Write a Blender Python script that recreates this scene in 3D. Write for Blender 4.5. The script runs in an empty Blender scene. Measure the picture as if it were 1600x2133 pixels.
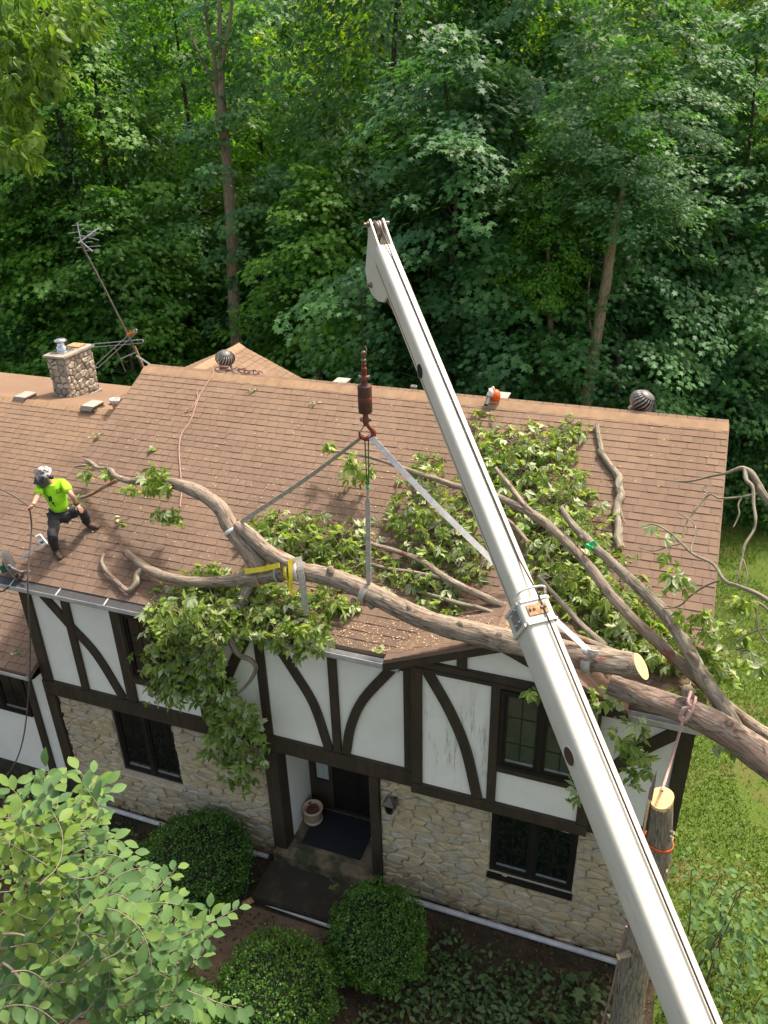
import bpy, bmesh, math, random
import numpy as np
from mathutils import Vector, Matrix, noise

random.seed(7)
RNG = np.random.default_rng(11)
SC = bpy.context.scene
COL = SC.collection
V = Vector
PI = math.pi
R = math.radians

# ------------------------------------------------------------------ camera
F_PX, PITCH, YAW, ROLL = 1686.9, 27.7185, 20.5348, -1.4868
CAM = V((9.7081, -8.5735, 12.0333))
_P, _Y, _R = R(PITCH), R(YAW), R(ROLL)
FW = V((-math.sin(_Y) * math.cos(_P), math.cos(_Y) * math.cos(_P), -math.sin(_P)))
_rt = V((math.cos(_Y), math.sin(_Y), 0)); _up = _rt.cross(FW)
RT = _rt * math.cos(_R) + _up * math.sin(_R)
UP = -_rt * math.sin(_R) + _up * math.cos(_R)
cd = bpy.data.cameras.new('camera'); cam = bpy.data.objects.new('camera', cd); COL.objects.link(cam)
cd.sensor_fit = 'VERTICAL'; cd.sensor_height = 24; cd.sensor_width = 18
cd.lens = 24 * F_PX / 2133.0
cd.clip_start = .05; cd.clip_end = 600
m = Matrix.Identity(4)
for i in range(3):
    m[i][0], m[i][1], m[i][2], m[i][3] = RT[i], UP[i], -FW[i], CAM[i]
cam.matrix_world = m
SC.camera = cam

# ------------------------------------------------------------------ light
SUN = V((.24, .46, .86)).normalized()
EL, AZ = math.asin(SUN.z), math.atan2(SUN.x, SUN.y)
w = bpy.data.worlds.new('World'); SC.world = w; w.use_nodes = True
nt = w.node_tree; nt.nodes.clear()
sky = nt.nodes.new('ShaderNodeTexSky'); sky.sky_type = 'NISHITA'; sky.sun_disc = False
sky.sun_elevation = EL; sky.sun_rotation = AZ; sky.dust_density = 4.0; sky.air_density = 1.0; sky.ozone_density = .6
bg = nt.nodes.new('ShaderNodeBackground'); bg.inputs['Strength'].default_value = .15
wo = nt.nodes.new('ShaderNodeOutputWorld')
tint = nt.nodes.new('ShaderNodeMix'); tint.data_type = 'RGBA'; tint.blend_type = 'MULTIPLY'; tint.inputs[0].default_value = 1; tint.inputs[7].default_value = (1.16, 1.0, .78, 1)
nt.links.new(sky.outputs[0], tint.inputs[6]); nt.links.new(tint.outputs[2], bg.inputs[0]); nt.links.new(bg.outputs[0], wo.inputs[0])
ld = bpy.data.lights.new('sun', 'SUN'); ld.energy = 2.15; ld.angle = R(4.0); ld.color = (1, .95, .86)
sun = bpy.data.objects.new('sun', ld); COL.objects.link(sun)
sun.rotation_euler = SUN.to_track_quat('Z', 'Y').to_euler(); sun.location = (20, 30, 40)
SC.view_settings.view_transform = 'Standard'; SC.view_settings.look = 'None'
SC.view_settings.exposure = 1.36; SC.view_settings.gamma = 1; SC.view_settings.use_curve_mapping = False
SC.cycles.max_bounces = 6; SC.cycles.diffuse_bounces = 3; SC.cycles.glossy_bounces = 3
SC.cycles.transmission_bounces = 4; SC.cycles.transparent_max_bounces = 6
SC.cycles.caustics_reflective = False; SC.cycles.caustics_refractive = False

# ------------------------------------------------------------------ sight lines onto real surfaces
def ray(x, y): return FW * F_PX + RT * (x - 800) - UP * (y - 1066.5)
def hit(x, y, P, n):
    r = ray(x, y); n = V(n)
    return CAM + r * ((V(P) - CAM).dot(n) / r.dot(n))
def at_y(x, y, Y): return hit(x, y, (0, Y, 0), (0, 1, 0))
def at_z(x, y, Z): return hit(x, y, (0, 0, Z), (0, 0, 1))
def at_d(x, y, d): return CAM + ray(x, y) * (d / F_PX)
YG, ZG, YRD, ZRD, XL, XR = -.2293, 4.9647, 4.6539, 7.1168, -.305, 10.678
SL = (ZRD - ZG) / (YRD - YG)
RN = V((0, -SL, 1)).normalized()
RS = V((0, 1, SL)).normalized()
def roof_z(y): return ZG + SL * (y - YG)
def on_roof(x, y, h=0.0): return hit(x, y, V((0, YG, ZG + h)), (0, -SL, 1))

# ------------------------------------------------------------------ materials
def nodes(name):
    mt = bpy.data.materials.new(name); mt.use_nodes = True
    n = mt.node_tree; n.nodes.clear()
    return mt, n
def N(n, t, **kw):
    x = n.nodes.new(t)
    for k, v in kw.items():
        if k in x.inputs.keys(): x.inputs[k].default_value = v
        else: setattr(x, k, v)
    return x
def L(n, a, b): n.links.new(a, b)
def rgb(c): return (c[0], c[1], c[2], 1)
def mixc(n, fac, a, b, mode='MIX'):
    x = n.nodes.new('ShaderNodeMix'); x.data_type = 'RGBA'; x.blend_type = mode
    for s, v in ((0, fac), (6, a), (7, b)):
        if isinstance(v, (tuple, list)): x.inputs[s].default_value = rgb(v)
        elif isinstance(v, (int, float)): x.inputs[s].default_value = v
        else: n.links.new(v, x.inputs[s])
    return x.outputs[2]
def rampf(n, v, a, b):
    x = n.nodes.new('ShaderNodeMapRange'); x.inputs[1].default_value = a; x.inputs[2].default_value = b
    n.links.new(v, x.inputs[0]); return x.outputs[0]
def coords(n, kind='pos', scale=(1, 1, 1)):
    if kind == 'pos': o = n.nodes.new('ShaderNodeNewGeometry').outputs['Position']
    elif kind == 'obj': o = n.nodes.new('ShaderNodeTexCoord').outputs['Object']
    else:
        a = n.nodes.new('ShaderNodeAttribute'); a.attribute_name = kind; o = a.outputs['Vector']
    mp = n.nodes.new('ShaderNodeMapping'); mp.inputs['Scale'].default_value = scale
    n.links.new(o, mp.inputs['Vector']); return mp.outputs[0]
def tex(n, vec, scale, detail=4, rough=.6, dist=0.0):
    t = N(n, 'ShaderNodeTexNoise', Scale=scale, Detail=detail, Roughness=rough, Distortion=dist)
    n.links.new(vec, t.inputs['Vector']); return t.outputs['Fac']
def island(n):
    g = n.nodes.new('ShaderNodeNewGeometry'); o = n.nodes.new('ShaderNodeObjectInfo')
    a = N(n, 'ShaderNodeMath', operation='ADD'); f = N(n, 'ShaderNodeMath', operation='FRACT')
    L(n, g.outputs['Random Per Island'], a.inputs[0]); L(n, o.outputs['Random'], a.inputs[1]); L(n, a.outputs[0], f.inputs[0])
    return f.outputs[0]
def finish(mt, n, colr, rough=.7, bump=None, bstr=.3, bdist=.01, metal=0, spec=.4, extra=None):
    p = N(n, 'ShaderNodeBsdfPrincipled'); p.inputs['Roughness'].default_value = rough if not hasattr(rough, 'links') else .5
    if hasattr(rough, 'links'): L(n, rough, p.inputs['Roughness'])
    p.inputs['Metallic'].default_value = metal; p.inputs['Specular IOR Level'].default_value = spec
    if isinstance(colr, tuple): p.inputs['Base Color'].default_value = rgb(colr)
    else: L(n, colr, p.inputs['Base Color'])
    if bump is not None:
        b = N(n, 'ShaderNodeBump', Strength=bstr, Distance=bdist); L(n, bump, b.inputs['Height']); L(n, b.outputs[0], p.inputs['Normal'])
    out = N(n, 'ShaderNodeOutputMaterial'); L(n, p.outputs[0], out.inputs[0])
    return mt
def simple(name, c1, c2=None, scale=6, rough=.7, bump=.0, bscale=60, metal=0, spec=.4, lo=.35, hi=.65, coord='pos', stretch=(1, 1, 1), isl=0.0):
    mt, n = nodes(name); vec = coords(n, coord, stretch)
    f = rampf(n, tex(n, vec, scale, 6, .65), lo, hi)
    c = mixc(n, f, c1, c2 or tuple(x * .7 for x in c1))
    if isl:
        k = rampf(n, island(n), 0, 1); mr = n.nodes[-1]; mr.inputs[3].default_value = 1 - isl; mr.inputs[4].default_value = 1 + isl
        c = mixc(n, 1.0, c, k, 'MULTIPLY')
    return finish(mt, n, c, rough, tex(n, vec, bscale, 5, .7) if bump else None, bump, .01, metal, spec)
def leafmat(name, cols, trans=.35, rough=.45, spec=.45, under=1.25, big=0):
    mt, n = nodes(name)
    r = n.nodes.new('ShaderNodeValToRGB'); L(n, island(n), r.inputs[0])
    e = r.color_ramp.elements
    e[0].color = rgb(cols[0]); e[1].color = rgb(cols[-1])
    for i, c in enumerate(cols[1:-1]):
        q = e.new((i + 1) / (len(cols) - 1)); q.color = rgb(c)
    c = r.outputs[0]
    if big:
        c = mixc(n, rampf(n, tex(n, coords(n), big, 3), .35, .65), c, mixc(n, 1.0, c, (1.5, 1.35, .9), 'MULTIPLY'))
    g = n.nodes.new('ShaderNodeNewGeometry')
    cu = mixc(n, g.outputs['Backfacing'], c, mixc(n, 1.0, c, (under * 1.0, under, under * 1.05), 'MULTIPLY'))
    p = N(n, 'ShaderNodeBsdfPrincipled', Roughness=rough); p.inputs['Specular IOR Level'].default_value = spec
    L(n, cu, p.inputs['Base Color'])
    t = N(n, 'ShaderNodeBsdfTranslucent'); L(n, mixc(n, 1.0, c, (1.5, 1.5, .55), 'MULTIPLY'), t.inputs[0])
    mx = N(n, 'ShaderNodeMixShader'); mx.inputs[0].default_value = trans
    L(n, p.outputs[0], mx.inputs[1]); L(n, t.outputs[0], mx.inputs[2])
    out = N(n, 'ShaderNodeOutputMaterial'); L(n, mx.outputs[0], out.inputs[0])
    return mt
def barkmat(name, c1, c2, c3, lich=None, red=None):
    mt, n = nodes(name)
    v1 = coords(n, 'tco', (1, 1, .16)); v0 = coords(n, 'tco', (1, 1, .6))
    ridge = tex(n, v1, 26, 6, .7, .6)
    fac = rampf(n, ridge, .36, .62)
    c = mixc(n, fac, c1, c2)
    c = mixc(n, rampf(n, tex(n, v0, 5, 4), .4, .7), c, c3)
    pl = N(n, 'ShaderNodeTexVoronoi', feature='DISTANCE_TO_EDGE', Scale=20.0); L(n, coords(n, 'tco', (1, 1, .13)), pl.inputs['Vector']); wv = tex(n, coords(n, 'tco', (1, 1, .4)), 12, 5, .7)
    pe = N(n, 'ShaderNodeMath', operation='MULTIPLY'); L(n, rampf(n, pl.outputs['Distance'], .10, .0), pe.inputs[0]); L(n, rampf(n, wv, .40, .56), pe.inputs[1])
    c = mixc(n, pe.outputs[0], c, tuple(x * .75 for x in c1))
    if lich: c = mixc(n, rampf(n, tex(n, v0, 9, 5, .7), .6, .68), c, lich)
    if red: c = mixc(n, rampf(n, tex(n, coords(n, 'tco', (1, 1, .45)), 3.1, 5, .6), .62, .66), c, red)
    return finish(mt, n, c, .9, ridge, .9, .03, 0, .2)

MT = {}
def stucco():
    mt, n = nodes('stucco'); vec = coords(n)
    c = mixc(n, rampf(n, tex(n, vec, 1.5, 5), .3, .7), (.80, .785, .72), (.72, .705, .64))
    st = rampf(n, tex(n, coords(n, 'pos', (9, 9, 1.1)), 1.3, 6, .75), .53, .74)
    sx = n.nodes.new('ShaderNodeSeparateXYZ'); L(n, n.nodes.new('ShaderNodeNewGeometry').outputs['Position'], sx.inputs[0])
    # algae stains belong to the bay panel only
    a = rampf(n, sx.outputs[0], 6.95, 7.15); b = rampf(n, sx.outputs[0], 8.25, 8.0); z = rampf(n, sx.outputs[2], 4.9, 4.2); z2 = rampf(n, sx.outputs[2], 2.75, 3.3)
    k = a
    for q in (b, z, z2, st):
        mm = N(n, 'ShaderNodeMath', operation='MULTIPLY'); L(n, k, mm.inputs[0]); L(n, q, mm.inputs[1]); k = mm.outputs[0]
    c = mixc(n, k, c, (.20, .22, .12))
    lo = N(n, 'ShaderNodeMath', operation='MULTIPLY'); L(n, st, lo.inputs[0]); lo.inputs[1].default_value = .06
    c = mixc(n, lo.outputs[0], c, (.3, .33, .2))
    return finish(mt, n, c, .9, tex(n, vec, 55, 6, .7), .5, .012, 0, .2)
MT['stucco'] = stucco()
MT['timber'] = simple('dark_timber', (.052, .038, .024), (.030, .023, .015), 3, .65, .35, 40, stretch=(3, 3, .7))
MT['timber_black'] = simple('black_frame', (.016, .014, .012), (.010, .009, .008), 5, .45, .1, 80)
def stone():
    mt, n = nodes('ledge_stone'); vec = coords(n)
    r = n.nodes.new('ShaderNodeValToRGB'); L(n, island(n), r.inputs[0]); e = r.color_ramp.elements
    e[0].color = rgb((.55, .465, .32)); e[1].color = rgb((.57, .505, .38))
    for p, c in ((.2, (.59, .49, .32)), (.4, (.51, .455, .345)), (.55, (.62, .54, .40)), (.7, (.55, .44, .275)), (.85, (.48, .455, .385))): q = e.new(p); q.color = rgb(c)
    c = mixc(n, rampf(n, tex(n, vec, 7, 6, .7), .3, .7), r.outputs[0], mixc(n, 1.0, r.outputs[0], (.66, .62, .58), 'MULTIPLY'))
    sx = n.nodes.new('ShaderNodeSeparateXYZ'); L(n, n.nodes.new('ShaderNodeNewGeometry').outputs['Position'], sx.inputs[0])
    d = N(n, 'ShaderNodeMath', operation='MULTIPLY'); L(n, rampf(n, sx.outputs[2], .55, .0), d.inputs[0]); L(n, rampf(n, tex(n, vec, 3, 5), .3, .6), d.inputs[1])
    c = mixc(n, d.outputs[0], c, (.16, .105, .045))
    c = mixc(n, rampf(n, tex(n, vec, 2.2, 6, .7), .58, .72), c, (.22, .21, .14))
    return finish(mt, n, c, .88, tex(n, vec, 38, 7, .75), .8, .02, 0, .2)
MT['stone'] = stone()
MT['mortar'] = simple('mortar', (.50, .44, .33), (.36, .31, .225), 9, .95, .5, 50)
MT['chim_stone'] = simple('fieldstone', (.46, .40, .32), (.28, .245, .205), 9, .9, .7, 45, isl=.35)
MT['chim_mortar'] = simple('old_mortar', (.25, .22, .18), (.16, .145, .12), 9, .95, .5, 50)
def shingle():
    mt, n = nodes('asphalt_shingle'); vec = coords(n)
    r = n.nodes.new('ShaderNodeValToRGB'); L(n, island(n), r.inputs[0]); e = r.color_ramp.elements
    e[0].color = rgb((.214, .149, .110)); e[1].color = rgb((.223, .156, .114))
    for p, c in ((.25, (.196, .138, .104)), (.5, (.230, .160, .117)), (.75, (.203, .141, .106))): q = e.new(p); q.color = rgb(c)
    c = mixc(n, rampf(n, tex(n, vec, 160, 3, .8), .3, .7), r.outputs[0], mixc(n, 1.0, r.outputs[0], (.80, .80, .81), 'MULTIPLY'))
    c = mixc(n, rampf(n, tex(n, vec, .55, 5, .6), .40, .68), c, mixc(n, 1.0, c, (.84, .83, .85), 'MULTIPLY'))
    c = mixc(n, rampf(n, tex(n, coords(n, 'pos', (2.2, .5, .5)), 1.1, 6, .7), .56, .75), c, (.15, .108, .085))
    # colour turns lighter and yellower towards the ridges
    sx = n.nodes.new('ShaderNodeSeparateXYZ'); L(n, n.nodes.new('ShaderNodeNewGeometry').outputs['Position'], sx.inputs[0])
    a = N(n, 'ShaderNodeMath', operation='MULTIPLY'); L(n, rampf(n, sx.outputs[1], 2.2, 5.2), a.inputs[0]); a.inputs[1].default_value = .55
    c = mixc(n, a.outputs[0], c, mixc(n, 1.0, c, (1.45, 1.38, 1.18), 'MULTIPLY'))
    return finish(mt, n, c, .93, tex(n, vec, 190, 3, .8), .6, .006, 0, .15)
MT['shingle'] = shingle()
MT['cap'] = simple('ridge_cap', (.36, .235, .14), (.28, .18, .11), 5, .93, .5, 150)
def pane():
    mt, n = nodes('window_glass')
    return finish(mt, n, (.006, .008, .007), .03, None, spec=.9)
MT['pane'] = pane()
MT['pane_green'] = simple('glass_reflection_tint', (.055, .065, .042), (.028, .036, .026), 3, .12, 0, spec=.8)  # olive reflection painted into the base colour of this pane
MT['curtain'] = simple('lace_curtain', (.5, .52, .5), (.28, .3, .3), 3, .9, 0, stretch=(14, 14, .3))
MT['white_metal'] = simple('gutter_metal', (.62, .62, .62), (.42, .42, .42), 4, .45, .05, 90)
MT['mesh_guard'] = simple('gutter_guard', (.075, .075, .08), (.04, .04, .043), 60, .8, .7, 120)
MT['grey_metal'] = simple('galvanised_metal', (.42, .43, .44), (.30, .31, .32), 8, .4, .1, 60, metal=.6)
MT['vent_grey'] = simple('vent_grey', (.16, .155, .15), (.10, .10, .10), 6, .5, .1, 60, metal=.3)
MT['fin_grey'] = simple('fin_metal', (.26, .25, .24), (.18, .175, .17), 6, .45, 0, metal=.4)
MT['vent_black'] = simple('vent_black', (.01, .01, .01), None, 6, .9)
MT['vent_tan'] = simple('weathered_tin', (.40, .36, .32), (.30, .26, .22), 6, .6, .1, 60)
MT['vent_dark'] = simple('vent_mouth', (.07, .045, .035), (.05, .03, .025), 6, .7)
def boompaint():
    mt, n = nodes('boom_paint'); vec = coords(n)
    c = mixc(n, rampf(n, tex(n, vec, 2.0, 5), .3, .7), (.63, .61, .54), (.55, .535, .465))
    c = mixc(n, rampf(n, tex(n, coords(n, 'blen', (9, 9, 1.2)), 3, 6, .75), .57, .72), c, (.40, .37, .30))
    c = mixc(n, rampf(n, tex(n, vec, 26, 4, .6), .70, .74), c, (.12, .09, .07))
    c = mixc(n, rampf(n, tex(n, vec, 5.3, 5, .6), .73, .76), c, (.28, .11, .03))
    return finish(mt, n, c, .38, tex(n, vec, 8, 3), .05, .01, 0, .5)
MT['boom'] = boompaint()
MT['boom_worn'] = simple('boom_worn_paint', (.46, .44, .38), (.34, .31, .25), 5, .5, 0, 40, stretch=(1, 1, 1))
MT['rust'] = simple('rusty_steel', (.30, .12, .04), (.52, .36, .20), 30, .8, .4, 60)
MT['cable'] = simple('dark_cable', (.035, .022, .028), (.02, .015, .015), 30, .5)
MT['hook_red'] = simple('worn_red_paint', (.24, .035, .022), (.09, .045, .03), 14, .55, .3, 60, lo=.42, hi=.62)
MT['hook_dark'] = simple('worn_dark_red', (.085, .026, .02), (.06, .035, .026), 10, .6, .3, 60)
MT['steel'] = simple('worn_steel', (.30, .27, .24), (.16, .10, .08), 30, .45, .2, 60, metal=.5)
MT['strap_grey'] = simple('grey_webbing', (.47, .44, .39), (.30, .28, .24), 16, .85, .4, 160)
MT['strap_white'] = simple('white_webbing', (.66, .65, .66), (.50, .48, .47), 12, .8, .4, 160)
MT['strap_yellow'] = simple('yellow_webbing', (.72, .60, .03), (.55, .45, .04), 10, .8, .4, 160)
MT['cord_green'] = simple('green_cord', (.01, .16, .07), (.01, .09, .04), 40, .7)
MT['tape_green'] = simple('green_tape', (.02, .45, .14), (.02, .35, .1), 20, .5)
MT['orange'] = simple('orange_strap', (.62, .12, .02), (.45, .08, .015), 18, .6)
MT['rope'] = simple('arborist_rope', (.44, .29, .24), (.20, .10, .09), 60, .85, .5, 200)
MT['rope_dark'] = simple('dark_rope', (.17, .13, .11), (.08, .06, .055), 60, .85, .5, 200)
MT['rope_pink'] = simple('flecked_rope', (.60, .46, .43), (.34, .16, .14), 55, .85, .5, 200)
MT['bark'] = barkmat('limb_bark', (.13, .10, .075), (.43, .36, .285), (.30, .235, .18), (.33, .34, .27), (.25, .105, .06))
MT['bark2'] = barkmat('trunk_bark', (.11, .083, .068), (.36, .295, .24), (.26, .175, .14), (.30, .31, .25))
MT['bark_grey'] = barkmat('lichen_bark', (.14, .12, .095), (.36, .32, .255), (.28, .245, .185), (.36, .37, .30))
MT['bark_stump'] = barkmat('stump_bark', (.10, .085, .065), (.36, .31, .235), (.25, .215, .16), (.2, .2, .14))
MT['bark_wood'] = barkmat('forest_bark', (.038, .031, .025), (.125, .105, .085), (.085, .075, .055))
MT['twig'] = simple('twig', (.16, .12, .085), (.10, .075, .055), 20, .85)
MT['elm_twig'] = simple('pale_twig', (.30, .25, .20), (.20, .16, .12), 20, .8)
def cutwood():
    mt, n = nodes('fresh_cut_wood'); vec = coords(n)
    c = mixc(n, rampf(n, tex(n, vec, 22, 6, .7), .3, .7), (.80, .58, .32), (.66, .42, .20))
    c = mixc(n, rampf(n, tex(n, coords(n, 'pos', (1, 6, 1)), 14, 3), .62, .70), c, (.24, .13, .06))
    c = mixc(n, rampf(n, tex(n, coords(n, 'pos', (5, 1, 5)), 11, 4), .55, .75), c, (.48, .27, .12))
    return finish(mt, n, c, .8, tex(n, vec, 60, 4), .4, .01, 0, .2)
MT['cut'] = cutwood()
MT['soil'] = None
MT['leaf_limb'] = leafmat('hickory_leaf', [(.10, .18, .035), (.17, .27, .05), (.22, .31, .07), (.33, .40, .14), (.20, .32, .05)], .52, .45, .4, 1.5)
MT['leaf_pale'] = leafmat('pale_leaf_back', [(.36, .44, .26), (.46, .52, .32), (.28, .37, .17)], .3, .5, .4, 1.1)
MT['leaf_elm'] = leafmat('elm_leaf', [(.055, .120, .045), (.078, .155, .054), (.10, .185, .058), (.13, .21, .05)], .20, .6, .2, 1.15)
MT['leaf_elm_lit'] = leafmat('elm_leaf_sunlit_tone', [(.13, .22, .035), (.17, .265, .045), (.11, .20, .04)], .35, .5, .3, 1.2)  # sunlight put into the colour: yellower elm leaf for the sunlit zone
MT['leaf_box'] = leafmat('boxwood_leaf', [(.028, .085, .018), (.045, .12, .022), (.06, .15, .028), (.11, .21, .03)], .28, .4, .4, 1.2, 1.4)
MT['leaf_ground'] = leafmat('weed_leaf', [(.03, .06, .02), (.05, .10, .03), (.075, .13, .04)], .25, .5, .4)
MT['leaf_litter'] = leafmat('leaf_litter', [(.07, .05, .03), (.11, .075, .045), (.05, .04, .025), (.08, .075, .03)], .1, .8, .2)
MT['grass'] = leafmat('grass_blade', [(.06, .13, .016), (.09, .17, .022), (.12, .185, .03), (.075, .15, .018)], .3, .5, .3)
MT['maple_a'] = leafmat('maple_bluegreen', [(.040, .122, .052), (.060, .168, .070), (.084, .208, .086)], .40, .5, .3, 1.15, .25)
MT['maple_b'] = leafmat('maple_green', [(.048, .145, .024), (.078, .205, .036), (.110, .250, .044)], .44, .5, .3, 1.15, .25)
MT['maple_c'] = leafmat('maple_yellowgreen', [(.13, .24, .022), (.20, .32, .026), (.26, .37, .034)], .5, .5, .3, 1.15, .25)
MT['maple_d'] = leafmat('oak_dark', [(.030, .095, .034), (.048, .130, .044), (.066, .165, .052)], .40, .5, .3, 1.15, .25)
MT['plastic_dark'] = simple('dark_plastic', (.03, .03, .032), (.02, .02, .02), 20, .5)
MT['dish'] = simple('dish_grey', (.10, .105, .11), (.07, .07, .075), 6, .5)
MT['lnb'] = simple('pale_plastic', (.60, .63, .68), (.50, .53, .58), 8, .5)
MT['navy'] = simple('blue_plastic', (.06, .07, .16), (.05, .06, .12), 8, .5)
MT['skin'] = simple('skin', (.48, .27, .19), (.42, .22, .15), 20, .55)
MT['shirt'] = simple('lime_shirt', (.36, .78, .02), (.26, .62, .015), 9, .8, .5, 14)
MT['shirt_print'] = simple('dark_print', (.02, .05, .02), None, 20, .8)
MT['trousers'] = simple('charcoal_trousers', (.036, .037, .042), (.018, .019, .022), 12, .85, .7, 18)
MT['boot'] = simple('brown_boot', (.085, .055, .04), (.045, .03, .025), 16, .75, .3, 50)
MT['lace'] = simple('boot_lace', (.30, .12, .06), (.2, .08, .04), 50, .8)
MT['helmet'] = simple('printed_helmet', (.50, .50, .52), (.04, .04, .045), 11, .3, 0, 40, lo=.45, hi=.55, coord='obj')
MT['visor'] = simple('mesh_visor', (.05, .05, .05), (.11, .11, .11), 220, .5)
MT['blower_orange'] = simple('orange_plastic', (.72, .10, .015), (.6, .08, .01), 9, .4)
MT['blower_white'] = simple('white_plastic', (.68, .67, .63), (.55, .54, .5), 9, .45)
MT['blower_tube'] = simple('grey_tube', (.12, .125, .13), (.08, .085, .09), 9, .5)
MT['mat'] = simple('black_doormat', (.012, .012, .015), (.02, .02, .024), 70, .95, .6, 200)
MT['concrete'] = simple('mossy_concrete', (.20, .155, .10), (.055, .060, .03), 2.4, .9, .5, 40, lo=.42, hi=.58)
MT['step_dark'] = simple('dark_step', (.030, .026, .018), (.075, .060, .035), 3, .9, .5, 50, lo=.5, hi=.75)  # dark brown with lighter mottling
MT['pot'] = simple('cream_pot', (.60, .45, .32), (.52, .38, .26), 6, .6)
MT['pot_soil'] = simple('pot_litter', (.10, .045, .03), (.30, .13, .10), 26, .9, .8, 40)
MT['lantern'] = simple('bronze_lantern', (.13, .12, .09), (.07, .065, .05), 16, .5, .2, 60, metal=.4)
MT['hose'] = simple('green_hose', (.02, .10, .07), (.015, .07, .05), 20, .5)
MT['pipe_white'] = simple('grey_pipe', (.52, .52, .53), (.36, .36, .36), 5, .5)
MT['path'] = simple('brown_flagstone', (.15, .105, .07), (.085, .06, .042), 3, .9, .5, 40)
MT['chrome'] = simple('bright_steel', (.68, .69, .72), (.5, .5, .55), 6, .22, 0, metal=.9)
MT['capstone'] = simple('chimney_cap', (.36, .32, .27), (.24, .21, .18), 5, .9, .4, 40)
MT['chips'] = leafmat('wood_chips', [(.50, .36, .20), (.62, .47, .29), (.38, .25, .14)], .0, .8, .2)
MT['road'] = simple('pale_road', (.42, .41, .40), (.33, .32, .31), 2, .9)
def ground():
    mt, n = nodes('ground_soil'); vec = coords(n)
    c = mixc(n, rampf(n, tex(n, vec, 5, 7, .7), .35, .65), (.040, .029, .019), (.085, .063, .042))
    c = mixc(n, rampf(n, tex(n, vec, 1.1, 5, .6), .52, .66), c, (.030, .036, .016))
    return finish(mt, n, c, .95, tex(n, vec, 24, 7, .8), 1, .04, 0, .15)
MT['soil'] = ground()
MT['hill_green'] = simple('wooded_hill', (.03, .06, .02), (.05, .09, .03), .6, .95, .8, 3)
def lawnm():
    mt, n = nodes('lawn_turf'); vec = coords(n)
    c = mixc(n, rampf(n, tex(n, vec, 14, 6, .7), .35, .65), (.075, .13, .02), (.125, .175, .035))
    c = mixc(n, rampf(n, tex(n, vec, .8, 5, .6), .52, .70), c, (.15, .125, .05))
    return finish(mt, n, c, .95, tex(n, vec, 40, 6, .8), 1, .04, 0, .15)
MT['lawn'] = lawnm()

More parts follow.
